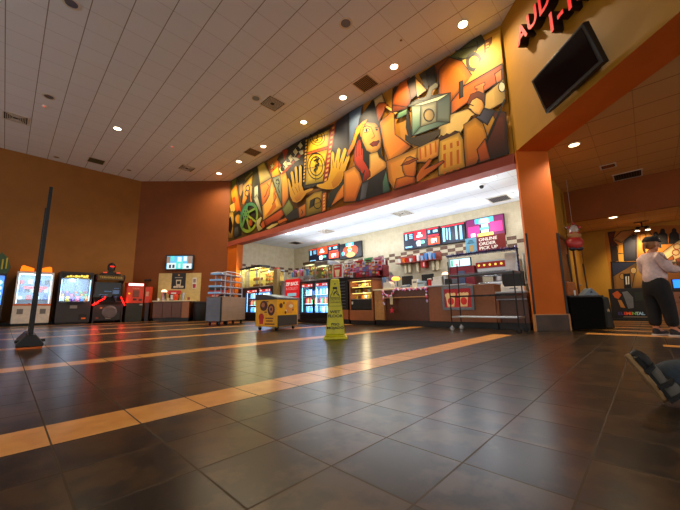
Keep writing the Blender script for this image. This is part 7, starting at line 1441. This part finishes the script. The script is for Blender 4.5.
for pl in([(-.02,.03),(.0,.09),(.03,.1)],[(0,.09),(-.03,.05)],[(.0,.09),(.04,.05),(.06,.03)]):
    for a,c in zip(pl,pl[1:]): ring_(b,[a,c],.006,.665)
b.build('printed_pictogram',t,smooth=False)
b=MB(BK); b.face([(-.012,onface(.885)-.001,.877),(.012,onface(.885)-.001,.877),(.012,onface(.9)-.001,.895),(-.012,onface(.9)-.001,.895)]); b.face([(-.035,onface(.81)-.001,.80),(.035,onface(.81)-.001,.80),(.035,onface(.83)-.001,.835),(-.035,onface(.83)-.001,.835)]); b.build('hanging_slot',t,smooth=False)

# ------------------------------------------------------------------ rolling merchandise cart with empty tiered shelves
ra=math.radians(31)
t=thing('merchandise_cart','grey slatted rolling cart with empty tiered shelves on top','cart',(4.66,9.56,0),ra)
SL=mat('taupe slat laminate',(150,124,100),.45,0,.12,4); SL_SHADE=mat('shaded slat laminate',(120,126,144),.45,0,.12,4)  # second slat colour has the bluish shade of the left end painted in
b=MB(SL); b.box(0,1.46,.03,.52,.12,.86); 
for i in range(7): b.box(.03,1.45,.0,.03,.13+i*.104,.13+i*.104+.098)
b.build('cabinet',t,bevel=.004)
b=MB(SL_SHADE)
for i in range(7): b.box(-.03,-.001,.03,.52,.13+i*.104,.13+i*.104+.098)
b.build('end_panel',t,bevel=.004); bx('worktop',t,SL,-.03,1.47,.0,.54,.86,.885); bx('corner_post',t,BLACK,-.03,.0,.0,.03,.12,.86)
FR=mat('pale grey shelf frame',(170,172,184),.35,.3); BL=mat('price rail with blue light',(150,200,240),.35,emit=.12,ecol=(120,190,255))  # blue light falling on the rails is put into their colour and glow
for i,z in enumerate((.98,1.19,1.39,1.59)):
    s=MB(FR); x0=.02+.03*i
    s.box(x0,1.36-.02*i,.10,.14,z,z+.035); s.box(x0,1.36-.02*i,.46,.48,z,z+.03); s.box(x0+.02,1.34-.02*i,.14,.46,z,z+.008); s.build('shelf',t,bevel=.003)
    q=MB(BL); q.box(x0-.04,x0,.08,.50,z-.005,z+.05); q.build('price_rail',t,bevel=.004)
p=MB(FR)
for x in(.30,.62): 
    for y in(.12,.46): p.box(x,x+.04,y-.015,y+.015,.885,1.66)
p.tube([(.04,.12,1.62),(.4,.12,1.70),(.9,.12,1.72),(1.3,.12,1.66),(1.38,.12,1.5),(1.39,.12,.886)],.02,8); p.tube([(.04,.47,1.62),(.4,.47,1.70),(.9,.47,1.72),(1.3,.47,1.66),(1.38,.47,1.5),(1.39,.47,.886)],.02,8)
p.build('frame',t)
for x in(.06,.46,.85,1.36):
    for y in(.10,.42):
        c=MB(BLACK); c.box(x-.03,x+.03,y-.03,y+.03,.085,.12); cc_=c.build('caster',t); w=MB(RUB); w.T=Matrix.Translation((x,y,.045))@Matrix.Rotation(PI/2,4,'X'); w.lathe([(.02,-.015),(.045,-.015),(.045,.015),(.02,.015)],14); w.build('wheel',cc_)
cr=Matrix.Rotation(ra,3,'Z')@Vector((.72,.24,0)); t=thing('wire_basket','black arched basket lying on top of the rolling cart','basket',(4.66+cr.x,9.56+cr.y,.886),ra)
b=MB(BLACK); b.tube([(-.38,0,0.02),(-.3,0,.05),(-.1,0,.066),(.1,0,.066),(.3,0,.05),(.38,0,.02)],.018,8); b.tube([(-.38,.12,0.02),(-.3,.12,.05),(-.1,.12,.066),(.1,.12,.066),(.3,.12,.05),(.38,.12,.02)],.018,8); b.build('rim',t); b=MB(BLACK); b.box(-.38,.38,-.0,.12,0,.02); b.build('tray',t); b=MB(mat('blue bag',(70,100,180),.4)); b.ball((-.05,.06,.05),(.14,.05,.03),10,6); b.build('handle_wrap',t)
t=thing('promo_stand','red promo stand with a black top behind the rolling cart','stand',(5.66,12.70,0),math.radians(-45)); bx('panel',t,mat('red promo panel',(176,44,34),.5),0,.62,0,.3,.0,1.26); bx('black_top',t,BLACK,-.02,.64,-.02,.32,1.26,1.40); bx('printed_patch',t,mat('peach print',(220,140,100),.5),.06,.3,-.006,-.001,.5,.8,bevel=0); bx('printed_words',t,mat('pale red print',(230,150,140),.5),.1,.52,-.006,-.001,.95,1.05,bevel=0)

# ------------------------------------------------------------------ yellow ice cream freezer on casters
ra=math.radians(14)
t=thing('ice_cream_freezer','yellow rolling ice cream freezer with cookie pictures and a dark lid','freezer',(4.30,6.12,0),ra)
YP=mat('deep yellow wrap',(244,178,20),.4); bx('body',t,YP,0,.78,0,.66,.085,.70,bevel=.012)
lid=MB(GREYD); lid.prism([(-.01,.70),(.67,.70),(.67,.83),(.46,.83),(.0,.74)],'x',-.01,.79); lo=lid.build('lid',t,bevel=.008)
lg=MB(mat('frosted lid glass',(190,220,240),.15)); lg.prism([(.02,.745),(.02,.753),(.445,.836),(.445,.828)],'x',.02,.46); lg.build('lid_glass',lo)
bx('vent_panel',t,mat('dark vent panel',(56,52,48),.6,0,.15,40),.03,.74,-.012,.0,.10,.34); 
CH=mat('chocolate print',(84,34,24),.5); CI=mat('pale choc print',(196,120,70),.5); RP=mat('tomato print',(190,40,30),.5); WP=mat('wafer print',(230,150,60),.5)
def disc2(b,c,r,face,d0,sx=1,sz=1,n=14):
    pts=[(c[0]+r*sx*math.cos(a*2*PI/n),c[1]+r*sz*math.sin(a*2*PI/n)) for a in range(n)]
    if face=='x': b.prism(pts,'x',-d0-.001,-d0)
    else: b.prism(pts,'y',-d0-.001,-d0)
def pr(name,m,fn): b=MB(m); fn(b); return b.build(name,t,smooth=False)
pr('printed_cookie',CH,lambda b:(disc2(b,(.40,.56),.12,'x',.001),disc2(b,(.17,.47),.11,'x',.001,1,1.25)))
pr('printed_swirl',CI,lambda b:(disc2(b,(.42,.58),.055,'x',.0025),disc2(b,(.17,.48),.06,'x',.0025,1,1.3)))
pr('printed_swirl_dark',CH,lambda b:disc2(b,(.17,.48),.03,'x',.004,1,1.3))
pr('printed_cone',RP,lambda b:(disc2(b,(.47,.30),.085,'x',.001),b.prism([(.41,.14),(.52,.14),(.54,.28),(.40,.28)],'x',-.003,-.002)))
for a,c,z in((.10,.34,.26),(.12,.32,.20),(.06,.36,.13),(.26,.34,.64),(.30,.38,.40)): pr('printed_word',mat('brown print',(120,60,20),.5),lambda b:b.box(-.002,-.001,a,c,z,z+.028))
pr('printed_scoop',WP,lambda b:disc2(b,(.46,.52),.15,'y',.001,1.1,1)); pr('printed_scoop_shine',mat('cream print',(236,214,180),.5),lambda b:(disc2(b,(.50,.55),.06,'y',.0025,1.4,.7),disc2(b,(.32,.44),.03,'y',.0025)))
pr('printed_bite',CH,lambda b:(disc2(b,(.14,.56),.06,'y',.001),disc2(b,(.30,.40),.035,'y',.004),disc2(b,(.58,.46),.025,'y',.0025),disc2(b,(.24,.62),.03,'y',.0025)))
for x,y in((.08,.08),(.70,.08),(.08,.58),(.70,.58)):
    c=MB(mat('tan caster bracket',(180,150,110),.4)); c.box(x-.025,x+.025,y-.025,y+.025,.055,.086); cc_=c.build('caster',t); w=MB(RUB); w.T=Matrix.Translation((x,y,.04))@Matrix.Rotation(PI/2,4,'X'); w.lathe([(.015,-.014),(.04,-.014),(.04,.014),(.015,.014)],14); w.build('wheel',cc_)

# ------------------------------------------------------------------ twin pole stand at the left
t=thing('pole_stand','tall black twin pole stand on a heavy base, left of the lobby','stand',(.30,6.30,0),math.radians(88.7))
b=MB(BLACK); b.prism([(-.14,.03),(.14,.03),(.14,.07),(.05,.19),(-.05,.19),(-.14,.07)],'x',-.12,1.25); b.build('base',t,bevel=.01); bx('bottom_pad',t,ORANGE,-.11,1.24,-.13,.13,0,.03)
b=MB(BLACKM); b.box(-.02,.02,-.022,.022,.19,2.36); b.build('pole',t,bevel=.004); b=MB(BLACKM); b.box(1.12,1.15,-.016,.016,.19,2.30); b.build('pole',t,bevel=.004); bx('crossbar',t,BLACKM,.03,1.12,-.012,.012,.19,.26)
for s in(-1,1): part('side_knob',t,BLACK,lambda b,s=s:b.tube([(.0,s*.10,.10),(.0,s*.155,.105)],.022,8))

# ------------------------------------------------------------------ hall beyond the opening
t=thing('black_bin','wide black bin standing at the foot of the orange pillar','bin',(7.485,1.08,0),math.radians(-46))
b=MB(mat('matte black bin',(8,8,8),.85,spec=.15)); b.frustum((0,.62,0,.36),(-.01,.63,-.01,.37),.02,.62); b.build('body',t,bevel=.02); bx('lid',t,BLACK,-.02,.64,-.02,.38,.62,.66,bevel=.012); b=MB(mat('dark olive bin side',(30,30,22),.6)); b.frustum((.625,.80,.0,.36),(.64,.76,.0,.36),.02,.63); b.build('side_module',t,bevel=.04)
st=[]
for i in range(10):
    r=.035 if i%2==0 else .015; st.append((.70+r*math.sin(i*PI/5),.37+r*math.cos(i*PI/5)))
b=MB(mat('cream star print',(214,180,130),.5)); b.prism(st,'y',-.008,.0); b.build('star_label',t)
def onbin(x,y,z): v=Matrix.Rotation(math.radians(-46),3,'Z')@Vector((x,y,0)); return (7.485+v.x,1.08+v.y,z)
t=thing('paper_bag','crumpled brown paper bag on the left of the black bin','bag',onbin(.12,.15,.661),math.radians(-46)); b=MB(mat('brown paper',(150,86,40),.8,0,.2,12)); b.frustum((-.12,.12,-.08,.08),(-.03,.10,-.04,.04),0,.27); b.build('body',t,bevel=.02); bx('white_flap',t,WHITE,.02,.05,-.09,-.07,.0,.10)
t=thing('folded_sign','small grey blue triangular tent sign on the black bin','sign',onbin(.52,.2,.661),math.radians(-46)); b=MB(mat('grey blue plastic',(120,136,150),.5)); b.prism([(-.16,0),(.16,0),(.02,.14),(-.02,.14)],'y',-.08,.08); b.build('body',t,bevel=.008); part('handle_slot',t,BLACK,lambda b:b.prism([(-.03,.05),(.03,.05),(.0,.10)],'y',-.082,-.0805))
for x,h,w,rz in((9.78,1.75,'beside the hanging decoration',.0),(12.45,1.74,'before the mustard door',.05)):
    t=thing('pole','thin black pole leaning on the hall wall '+w,'pole',(x,1.30,0),0,'thin poles in the hall'); b=MB(BLACK); b.tube([(0,0,0),(.03,.05,h)],.018,8); b.build('shaft',t)
# hanging decoration
t=thing('hanging_decoration','shiny red and silver hanging decoration with a star top beside the pillar','decoration',(9.75,1.16,0)); DS=.78
SIL=mat('silver foil',(214,206,206),.18,.85,.2,14); RF=mat('red foil',(190,24,22),.25,.3,.25,10)
st=[]
for i in range(10):
    r=.30 if i%2==0 else .15; st.append((r*math.sin(i*PI/5),2.30+r*math.cos(i*PI/5)))
rot=math.radians(-52)
b=MB(SIL); b.T=Matrix.Translation((0,0,2.36))@Matrix.Rotation(rot,4,'Z')@Matrix.Scale(DS,4)@Matrix.Translation((0,0,-2.3)); b.prism(st,'y',-.05,.05); so=b.build('star',t,bevel=.03)
for i in range(5):
    b=MB(RF); b.T=Matrix.Translation((0,0,2.36))@Matrix.Rotation(rot,4,'Z')@Matrix.Scale(DS,4)@Matrix.Translation((0,0,-2.3))
    a=i*2*PI/5; b.ball((.17*math.sin(a),-.06,2.30+.17*math.cos(a)),(.05,.03,.05),8,6); b.build('star_spot',so)
b=MB(mat('tan face foil',(176,130,80),.5)); b.T=Matrix.Translation((0,0,2.36))@Matrix.Rotation(rot,4,'Z')@Matrix.Scale(DS,4)@Matrix.Translation((0,0,-2.3)); b.ball((0,0,2.10),(.22,.10,.14),14,10); b.build('tan_band',t)
b=MB(RF); b.T=Matrix.Translation((0,0,2.36))@Matrix.Rotation(rot,4,'Z')@Matrix.Scale(DS,4)@Matrix.Translation((0,0,-2.3)); b.ball((0,0,1.86),(.27,.12,.22),14,10); b.build('body',t)
b=MB(mat('navy foil',(30,36,60),.35)); b.T=Matrix.Translation((0,0,2.36))@Matrix.Rotation(rot,4,'Z')@Matrix.Scale(DS,4)@Matrix.Translation((0,0,-2.3)); b.ball((-.08,0,1.66),(.12,.08,.07),10,8); b.ball((.12,0,1.66),(.12,.08,.07),10,8); b.build('boot',t)
b=MB(WHITE); b.tube([(0,0,2.56),(0,0,ZR-.001)],.004,5); b.build('string',t)
# cardboard standee
t=thing('movie_standee','dark cardboard film standee with bright title letters under the far mural','standee',(12.45,.83,0),math.radians(-90))
bx('panel',t,mat('black board',(20,18,20),.5),0,.95,0,.05,.05,.92); bx('base',t,BLACK,-.02,.97,-.1,.3,0,.05)
for i,(ch,c) in enumerate(zip('ELEMENTAL',((70,60,110),(90,60,120),(220,60,50),(236,110,40),(230,70,50),(120,190,80),(190,220,200),(170,210,230),(150,190,220)))):
    lettering(ch,.115,mat('title letter %d'%i,c,.5,emit=.12,ecol=c),t,(.17+i*.064,-.004,.20),offset=.004)
bx('printed_line',t,mat('pale print',(190,170,140),.5),.25,.80,-.004,-.0005,.10,.115,bevel=0)
pp=MB(mat('ember coloured patch',(200,90,30),.6)); pp.prism([(.08,.78),(.2,.86),(.28,.74),(.2,.62),(.12,.66)],'y',-.004,-.0005); pp.build('printed_patch',t)
pp=MB(mat('amber patch',(190,130,50),.6)); pp.prism([(.18,.60),(.26,.58),(.32,.36),(.22,.38)],'y',-.004,-.0005); pp.build('printed_patch',t)
pp=MB(mat('grey blue patch',(110,116,124),.6)); pp.prism([(.30,.82),(.42,.84),(.52,.66),(.50,.36),(.38,.34),(.34,.6)],'y',-.004,-.0005); pp.build('printed_patch',t)
bx('printed_band',t,mat('dark green print',(36,44,36),.6),.56,.88,-.004,-.0005,.56,.80,bevel=0)
t=thing('box_pile','colourful gift box on the floor right of the film standee','box',(12.40,-.17,0),math.radians(-90)); bx('lower_box',t,mat('tan gift box',(170,120,70),.5),0,.22,0,.3,0,.38); bx('upper_box',t,mat('slate blue box',(70,80,110),.5),-.02,.2,.02,.28,.38,.66); bx('bow',t,mat('cream bow',(200,180,140),.5),-.04,.06,.05,.2,.66,.74)
# cabinet with a blue lit screen
t=thing('service_cabinet','brown cabinet with knobs behind the standing person','cabinet',(8.35,-.30,0),math.radians(-90))
bx('body',t,mat('tan brown cabinet',(150,94,44),.5,0,.15,6),0,1.2,0,.6,.06,.70,bevel=.008); bx('worktop',t,BLACK,-.02,1.22,-.02,.62,.70,.74); bx('plinth',t,BLACK,.02,1.18,.04,.56,0,.06)
for i in range(3):
    d=bx('drawer',t,WOOD,.04,.56,-.02,.0,.10+i*.2,.28+i*.2); part('knob',d,BLACK,lambda b,i=i:b.ball((.12,-.03,.19+i*.2),.022,8,6))
t=thing('tablet_screen','screen glowing bright blue on the cabinet behind the person','screen',(8.38,-.34,.741),math.radians(-90)); bx('housing',t,BLACK,0,.55,0,.04,0,.18); bx('screen',t,em('bright blue screen',(40,130,255),1.6),.02,.53,-.004,-.0005,.02,.17,bevel=0); bx('foot',t,BLACK,.15,.4,-.05,.1,0,.012)

# ------------------------------------------------------------------ people
def skin(name,joints,edges,m,parent=None,root=0,sub=2):
    """limbs grown as one continuous surface over a skeleton; returns an evaluated mesh object"""
    me=bpy.data.meshes.new(name); me.from_pydata([j[:3] for j in joints],edges,[]); o=bpy.data.objects.new(name,me); COL.objects.link(o)
    md=o.modifiers.new('skin','SKIN'); md.use_smooth_shade=True
    for i,v in enumerate(me.skin_vertices[0].data):
        r=joints[i][3]; v.radius=r if hasattr(r,'__len__') else (r,r); v.use_root=(i==root)
    s=o.modifiers.new('sub','SUBSURF'); s.levels=sub; s.render_levels=sub
    bpy.context.view_layer.update(); dg=bpy.context.evaluated_depsgraph_get(); nm=bpy.data.meshes.new_from_object(o.evaluated_get(dg)); bpy.data.objects.remove(o)
    nm.materials.clear(); nm.materials.append(m); nm.name=name
    for p in nm.polygons: p.use_smooth=True
    n=bpy.data.objects.new(name,nm); COL.objects.link(n); n.parent=parent; return n
def merge(o,b):
    """weld extra geometry (fingers, face) into the body mesh"""
    bm=b.bm; bm.from_mesh(o.data); bm.to_mesh(o.data); bm.free()
    for p in o.data.polygons: p.use_smooth=True
SKIN=mat('skin',(206,142,108),.5,0,.06,10); HAIR=mat('light brown hair',(150,100,56),.6,0,.25,30); SHIRT=mat('pale pink blouse',(226,200,198),.75,0,.14,22,bump=.5); PANT=mat('black trousers',(20,19,22),.8,0,.2,10); SHOE=mat('dark trainer',(34,32,36),.6); SOLE=mat('white sole',(206,198,190),.5)
def hand(b,w,dir_,side,s=1.0,curl=.5):
    """palm and five unequal bent fingers; w wrist, dir_ forward, side towards the thumb"""
    f=Vector(dir_).normalized(); u=Vector(side); u=(u-f*u.dot(f)).normalized(); nrm=f.cross(u); w=Vector(w)
    for k in range(5): # palm as overlapping tapered tubes
        q=(k-2)*.016*s; b.tube([w+u*q*.6,w+u*q+f*.05*s,w+u*q*1.1+f*.09*s],.013*s,8,None,.011*s)
    for k,ln in enumerate((.070,.078,.074,.058)):
        q=(1.5-k)*.020*s; p0=w+u*q+f*.085*s; p1=p0+f*ln*.45*s+nrm*-.006*s; p2=p1+(f*math.cos(curl)-nrm*math.sin(curl))*ln*.32*s; p3=p2+(f*math.cos(curl*2)-nrm*math.sin(curl*2))*ln*.28*s
        b.tube([p0,p1,p2,p3],.0095*s,8,None,.007*s)
    p0=w+u*.030*s+f*.03*s; p1=p0+(u*.7+f*.7)*.035*s; p2=p1+(f*.95+u*.15-nrm*.3).normalized()*.032*s; b.tube([p0,p1,p2],.012*s,8,None,.009*s)
def head(b,c,yaw=0,r=.098):
    """skull, jaw, nose, ears, brow and lips, facing +x turned by yaw"""
    T0=b.T; b.T=T0@Matrix.Translation(c)@Matrix.Rotation(yaw,4,'Z')
    b.ball((-.005,0,.02),(.098,.078,.108),18,12); b.ball((.022,0,-.055),(.068,.060,.070),14,10)
    b.ball((.098,0,-.022),(.020,.014,.020),8,6); b.ball((.088,0,.0),(.014,.010,.028),8,6)
    for s in(-1,1): b.ball((-.01,s*.080,-.012),(.022,.010,.033),8,6); b.ball((.074,s*.034,.022),(.020,.020,.010),8,6); b.ball((.060,s*.045,-.03),(.026,.024,.024),8,6)
    b.ball((.084,0,-.068),(.012,.024,.007),8,6); b.ball((.082,0,-.080),(.012,.020,.007),8,6); b.ball((.070,0,-.105),(.022,.024,.018),8,6)
    b.T=T0
def eyes(par,c,yaw):
    for s in(-1,1):
        b=MB(mat('eye white',(236,232,226),.2)); b.T=Matrix.Translation(c)@Matrix.Rotation(yaw,4,'Z'); b.ball((.076,s*.034,.006),(.012,.014,.010),8,6); eo=b.build('eye',par)
        b=MB(mat('iris',(60,40,24),.2)); b.T=Matrix.Translation(c)@Matrix.Rotation(yaw,4,'Z'); b.ball((.086,s*.034,.006),(.004,.006,.006),8,6); b.build('pupil',eo)
# standing person, facing the picture's right
P=thing('person','person in pale pink blouse, black trousers and dark cap standing in hall','person',(7.02,-.11,0),math.radians(-50)); P.scale=(.95,.95,.95)
J=[(0,0,.86,.13),(0,0,1.02,.12),(.01,0,1.18,.10),(.0,0,1.30,.06),(.02,0,1.37,.05),(.035,0,1.42,.048),(0,.09,.80,.095),(.0,.10,.46,.065),(-.03,.10,.11,.042),(.10,.11,.045,.035),(0,-.09,.80,.095),(.05,-.09,.46,.065),(.08,-.09,.11,.042),(.21,-.10,.045,.035),
   (.0,.155,1.27,.045),(.04,.20,1.04,.048),(.24,.15,1.03,.040),(.33,.12,1.07,.030),(.0,-.155,1.27,.045),(.06,-.20,1.05,.048),(.28,-.18,1.05,.040),(.38,-.14,1.11,.030)]
E_=[(0,1),(1,2),(2,3),(3,4),(4,5),(0,6),(6,7),(7,8),(8,9),(0,10),(10,11),(11,12),(12,13),(3,14),(14,15),(15,16),(16,17),(3,18),(18,19),(19,20),(20,21)]
body=skin('body',J,E_,SKIN,P)
b=MB(SKIN); head(b,(.045,0,1.50),.15); hand(b,(.34,.115,1.08),(.8,-.2,.35),(0,-.4,1),1.0,.5); hand(b,(.39,-.135,1.12),(.8,.15,.4),(0,.4,1),1.0,.5); merge(body,b); eyes(P,(.045,0,1.50),.15)
sh=skin('blouse',[(-.01,0,.80,(.16,.165)),(.01,0,.98,(.165,.165)),(.03,0,1.15,(.155,.155)),(-.005,0,1.29,(.11,.115)),(.0,0,1.345,.07),(0,.16,1.275,.088),(.03,.215,1.05,.078),(.19,.175,1.03,.064),(0,-.16,1.275,.088),(.05,-.215,1.06,.078),(.22,-.19,1.05,.064)],[(0,1),(1,2),(2,3),(3,4),(3,5),(5,6),(6,7),(3,8),(8,9),(9,10)],SHIRT,P)
pa=skin('trousers',[(-.01,0,1.0,(.14,.14)),(-.03,0,.84,(.165,.165)),(-.005,.10,.70,.125),(.0,.105,.46,.102),(-.03,.10,.13,.085),(.0,-.10,.70,.125),(.05,-.095,.46,.102),(.08,-.09,.13,.085)],[(0,1),(1,2),(2,3),(3,4),(1,5),(5,6),(6,7)],PANT,P)
def shoe(par,x,y,yaw=0,m=SHOE,s=1.0):
    b=MB(m); b.T=Matrix.Translation((x,y,0))@Matrix.Rotation(yaw,4,'Z')
    b.ball((.05*s,0,.045),(.14*s,.047,.042),14,8); b.ball((-.03*s,0,.065),(.06,.045,.065),12,8); o=b.build('shoe',par)
    q=MB(SOLE); q.T=Matrix.Translation((x,y,0))@Matrix.Rotation(yaw,4,'Z'); q.prism([(.19*s*math.cos(a*PI/8)*.82+.035,.052*math.sin(a*PI/8)) for a in range(16)],'z',0,.028); q.build('sole',o,bevel=.006); return o
shoe(P,.0,.10,.15); shoe(P,.11,-.09,-.1)
CAP=mat('black cap cloth',(22,20,24),.8); b=MB(CAP); b.T=Matrix.Translation((.045,0,1.50))@Matrix.Rotation(.15,4,'Z')
b.lathe([(.108,.035),(.110,.06),(.098,.10),(.065,.128),(.001,.138)],18,None,(-.008,0,0)); b.prism([(.07,-.07),(.12,-.06),(.17,-.03),(.175,.03),(.12,.06),(.07,.07)],'z',.038,.050); co2=b.build('cap',P); b=MB(mat('cream badge',(226,200,160),.5)); b.ball((.145,-.03,1.585),(.012,.014,.014),8,6); b.build('badge',co2)
b=MB(HAIR); b.T=Matrix.Translation((.045,0,1.50))@Matrix.Rotation(.15,4,'Z'); b.ball((-.035,0,.0),(.085,.086,.085),14,10); b.tube([(-.10,0,.02),(-.14,0,-.02),(-.155,.0,-.08),(-.145,0,-.15)],.032,8,None,.012); b.build('hair',P)
t=thing('phone','small dark phone in the hand of the person with the cap','phone',(0,0,0)); v=Matrix.Rotation(math.radians(-50),3,'Z')@Vector((.455,-.12,1.185))*.95; t.location=(7.02+v.x,-.11+v.y,v.z); t.rotation_euler=(0,-.6,math.radians(-50)); bx('body',t,BLACK,-.004,.006,-.036,.036,-.05,.09); bx('screen',t,DARKGLASS,-.006,-.0045,-.032,.032,-.045,.085,bevel=0)

# person lying on the floor at the right edge: only a shoe and a jeans leg reach into the picture
JEAN=mat('dark blue grey jeans',(44,56,66),.85,0,.35,26,bump=.4); TRN=mat('black sandal strap',(22,20,18),.7); SOL2=mat('tan worn sole',(150,116,74),.75,0,.2,12)
FW=(2.325,.047,0)
P2=thing('person','person lying on the floor at the right edge, one sneaker and jeans leg showing','person',FW,math.radians(-46))
# local x runs to the picture's right, y away from the viewer
body=skin('body',[(1.06,.16,.17,.13),(1.28,.17,.17,.14),(1.52,.18,.17,.14),(1.66,.18,.17,.06),(1.74,.18,.18,.05),(.56,.05,.14,.07),(.17,.02,.085,.05),(.10,.0,.075,.045),(1.10,.52,.42,.07),(.98,.60,.10,.05),(.90,.61,.05,.04),(1.55,.02,.15,.06),(1.30,-.12,.08,.045),(1.08,-.14,.055,.034),(1.55,.36,.15,.06),(1.34,.50,.08,.045),(1.12,.50,.055,.034)],[(0,1),(1,2),(2,3),(3,4),(0,5),(5,6),(6,7),(0,8),(8,9),(9,10),(2,11),(11,12),(12,13),(2,14),(14,15),(15,16)],SKIN,P2)
b=MB(SKIN); b.T=Matrix.Translation((1.86,.18,.14))@Matrix.Rotation(-PI/2,4,'Y'); head(b,(0,0,0)); b.T=Matrix.Identity(4); hand(b,(1.07,-.14,.055),(-1,0,-.15),(0,1,0)); hand(b,(1.11,.5,.055),(-1,0,-.15),(0,-1,0)); merge(body,b)
skin('jeans',[(1.14,.16,.18,.165),(1.0,.16,.175,.16),(.78,.085,.165,.125),(.54,.04,.15,.108),(.30,.02,.125,.105),(.07,.01,.112,.100),(1.02,.34,.28,.125),(1.10,.50,.42,.115),(1.03,.57,.25,.092),(1.0,.60,.13,.085)],[(0,1),(1,2),(2,3),(3,4),(4,5),(1,6),(6,7),(7,8),(8,9)],JEAN,P2)
skin('shirt',[(1.12,.165,.18,.175),(1.3,.17,.18,.17),(1.5,.18,.175,.16),(1.63,.18,.175,.085),(1.54,.01,.16,.085),(1.32,-.11,.095,.066),(1.54,.35,.16,.085),(1.35,.49,.095,.066)],[(0,1),(1,2),(2,3),(2,4),(4,5),(2,6),(6,7)],mat('dark shirt',(30,30,34),.85),P2)
b=MB(mat('dark hair',(36,26,20),.7)); b.ball((1.92,.18,.13),(.095,.09,.105),14,10); b.build('hair',P2)
def lyingshoe(dy):
    """shoe with its heel on the floor and the sole turned to the picture's left"""
    R=Matrix.Translation((.06,dy,.035))@Matrix.Rotation(math.radians(-34),4,'Y')@Matrix.Rotation(math.radians(-22),4,'Z')@Matrix.Scale(.94,4)
    b=MB(SOL2); b.T=R; prof=[(-.015,-.03),(.0,-.034),(.02,-.034),(.026,-.02)]
    out=[(.040*math.sin(a*PI/9)*(1.0 if math.cos(a*PI/9)<0 else 1.12),.125-.155*math.cos(a*PI/9)) for a in range(18)]
    b.prism([(p[0],p[1]) for p in out],'x',-.022,.004); so=b.build('shoe',P2,bevel=.006)
    u=MB(TRN); u.T=R; u.tube([(.0,-.042,.17),(.045,-.03,.18),(.055,0,.185),(.045,.03,.18),(.0,.042,.17)],.013,6); u.tube([(.0,-.04,.08),(.055,-.032,.07),(.085,0,.06),(.055,.032,.07),(.0,.04,.08)],.014,6); u.ball((.03,0,.22),(.035,.040,.06),10,8); u.box(.003,.02,-.036,.036,-.01,.26); u.tube([(.0,-.036,-.01),(.05,-.04,.0),(.09,-.03,.0)],.012,6); u.build('strap',so)
    f=MB(mat('grey sock',(96,92,84),.9,0,.2,30)); f.T=R; f.ball((.035,0,.13),(.034,.036,.11),12,8); f.ball((.05,0,.02),(.05,.040,.055),12,8); f.build('sock',so)
lyingshoe(0.0)
# ------------------------------------------------------------------ ambient light of the unbuilt lobby behind the viewer, exposure
w=bpy.data.worlds.new('lobby ambience'); SC.world=w; w.use_nodes=True; bg=w.node_tree.nodes['Background']; bg.inputs[0].default_value=(*WORLD_C,1); bg.inputs[1].default_value=WORLD_S
SC.view_settings.view_transform='Standard'; SC.view_settings.look='None'; SC.view_settings.gamma=1; SC.view_settings.use_curve_mapping=False; SC.view_settings.exposure=EXPO
SC.cycles.use_denoising=True; SC.cycles.max_bounces=8; SC.cycles.diffuse_bounces=4; SC.cycles.glossy_bounces=4; SC.cycles.transparent_max_bounces=12; SC.cycles.sample_clamp_indirect=6; SC.cycles.caustics_reflective=False; SC.cycles.caustics_refractive=False
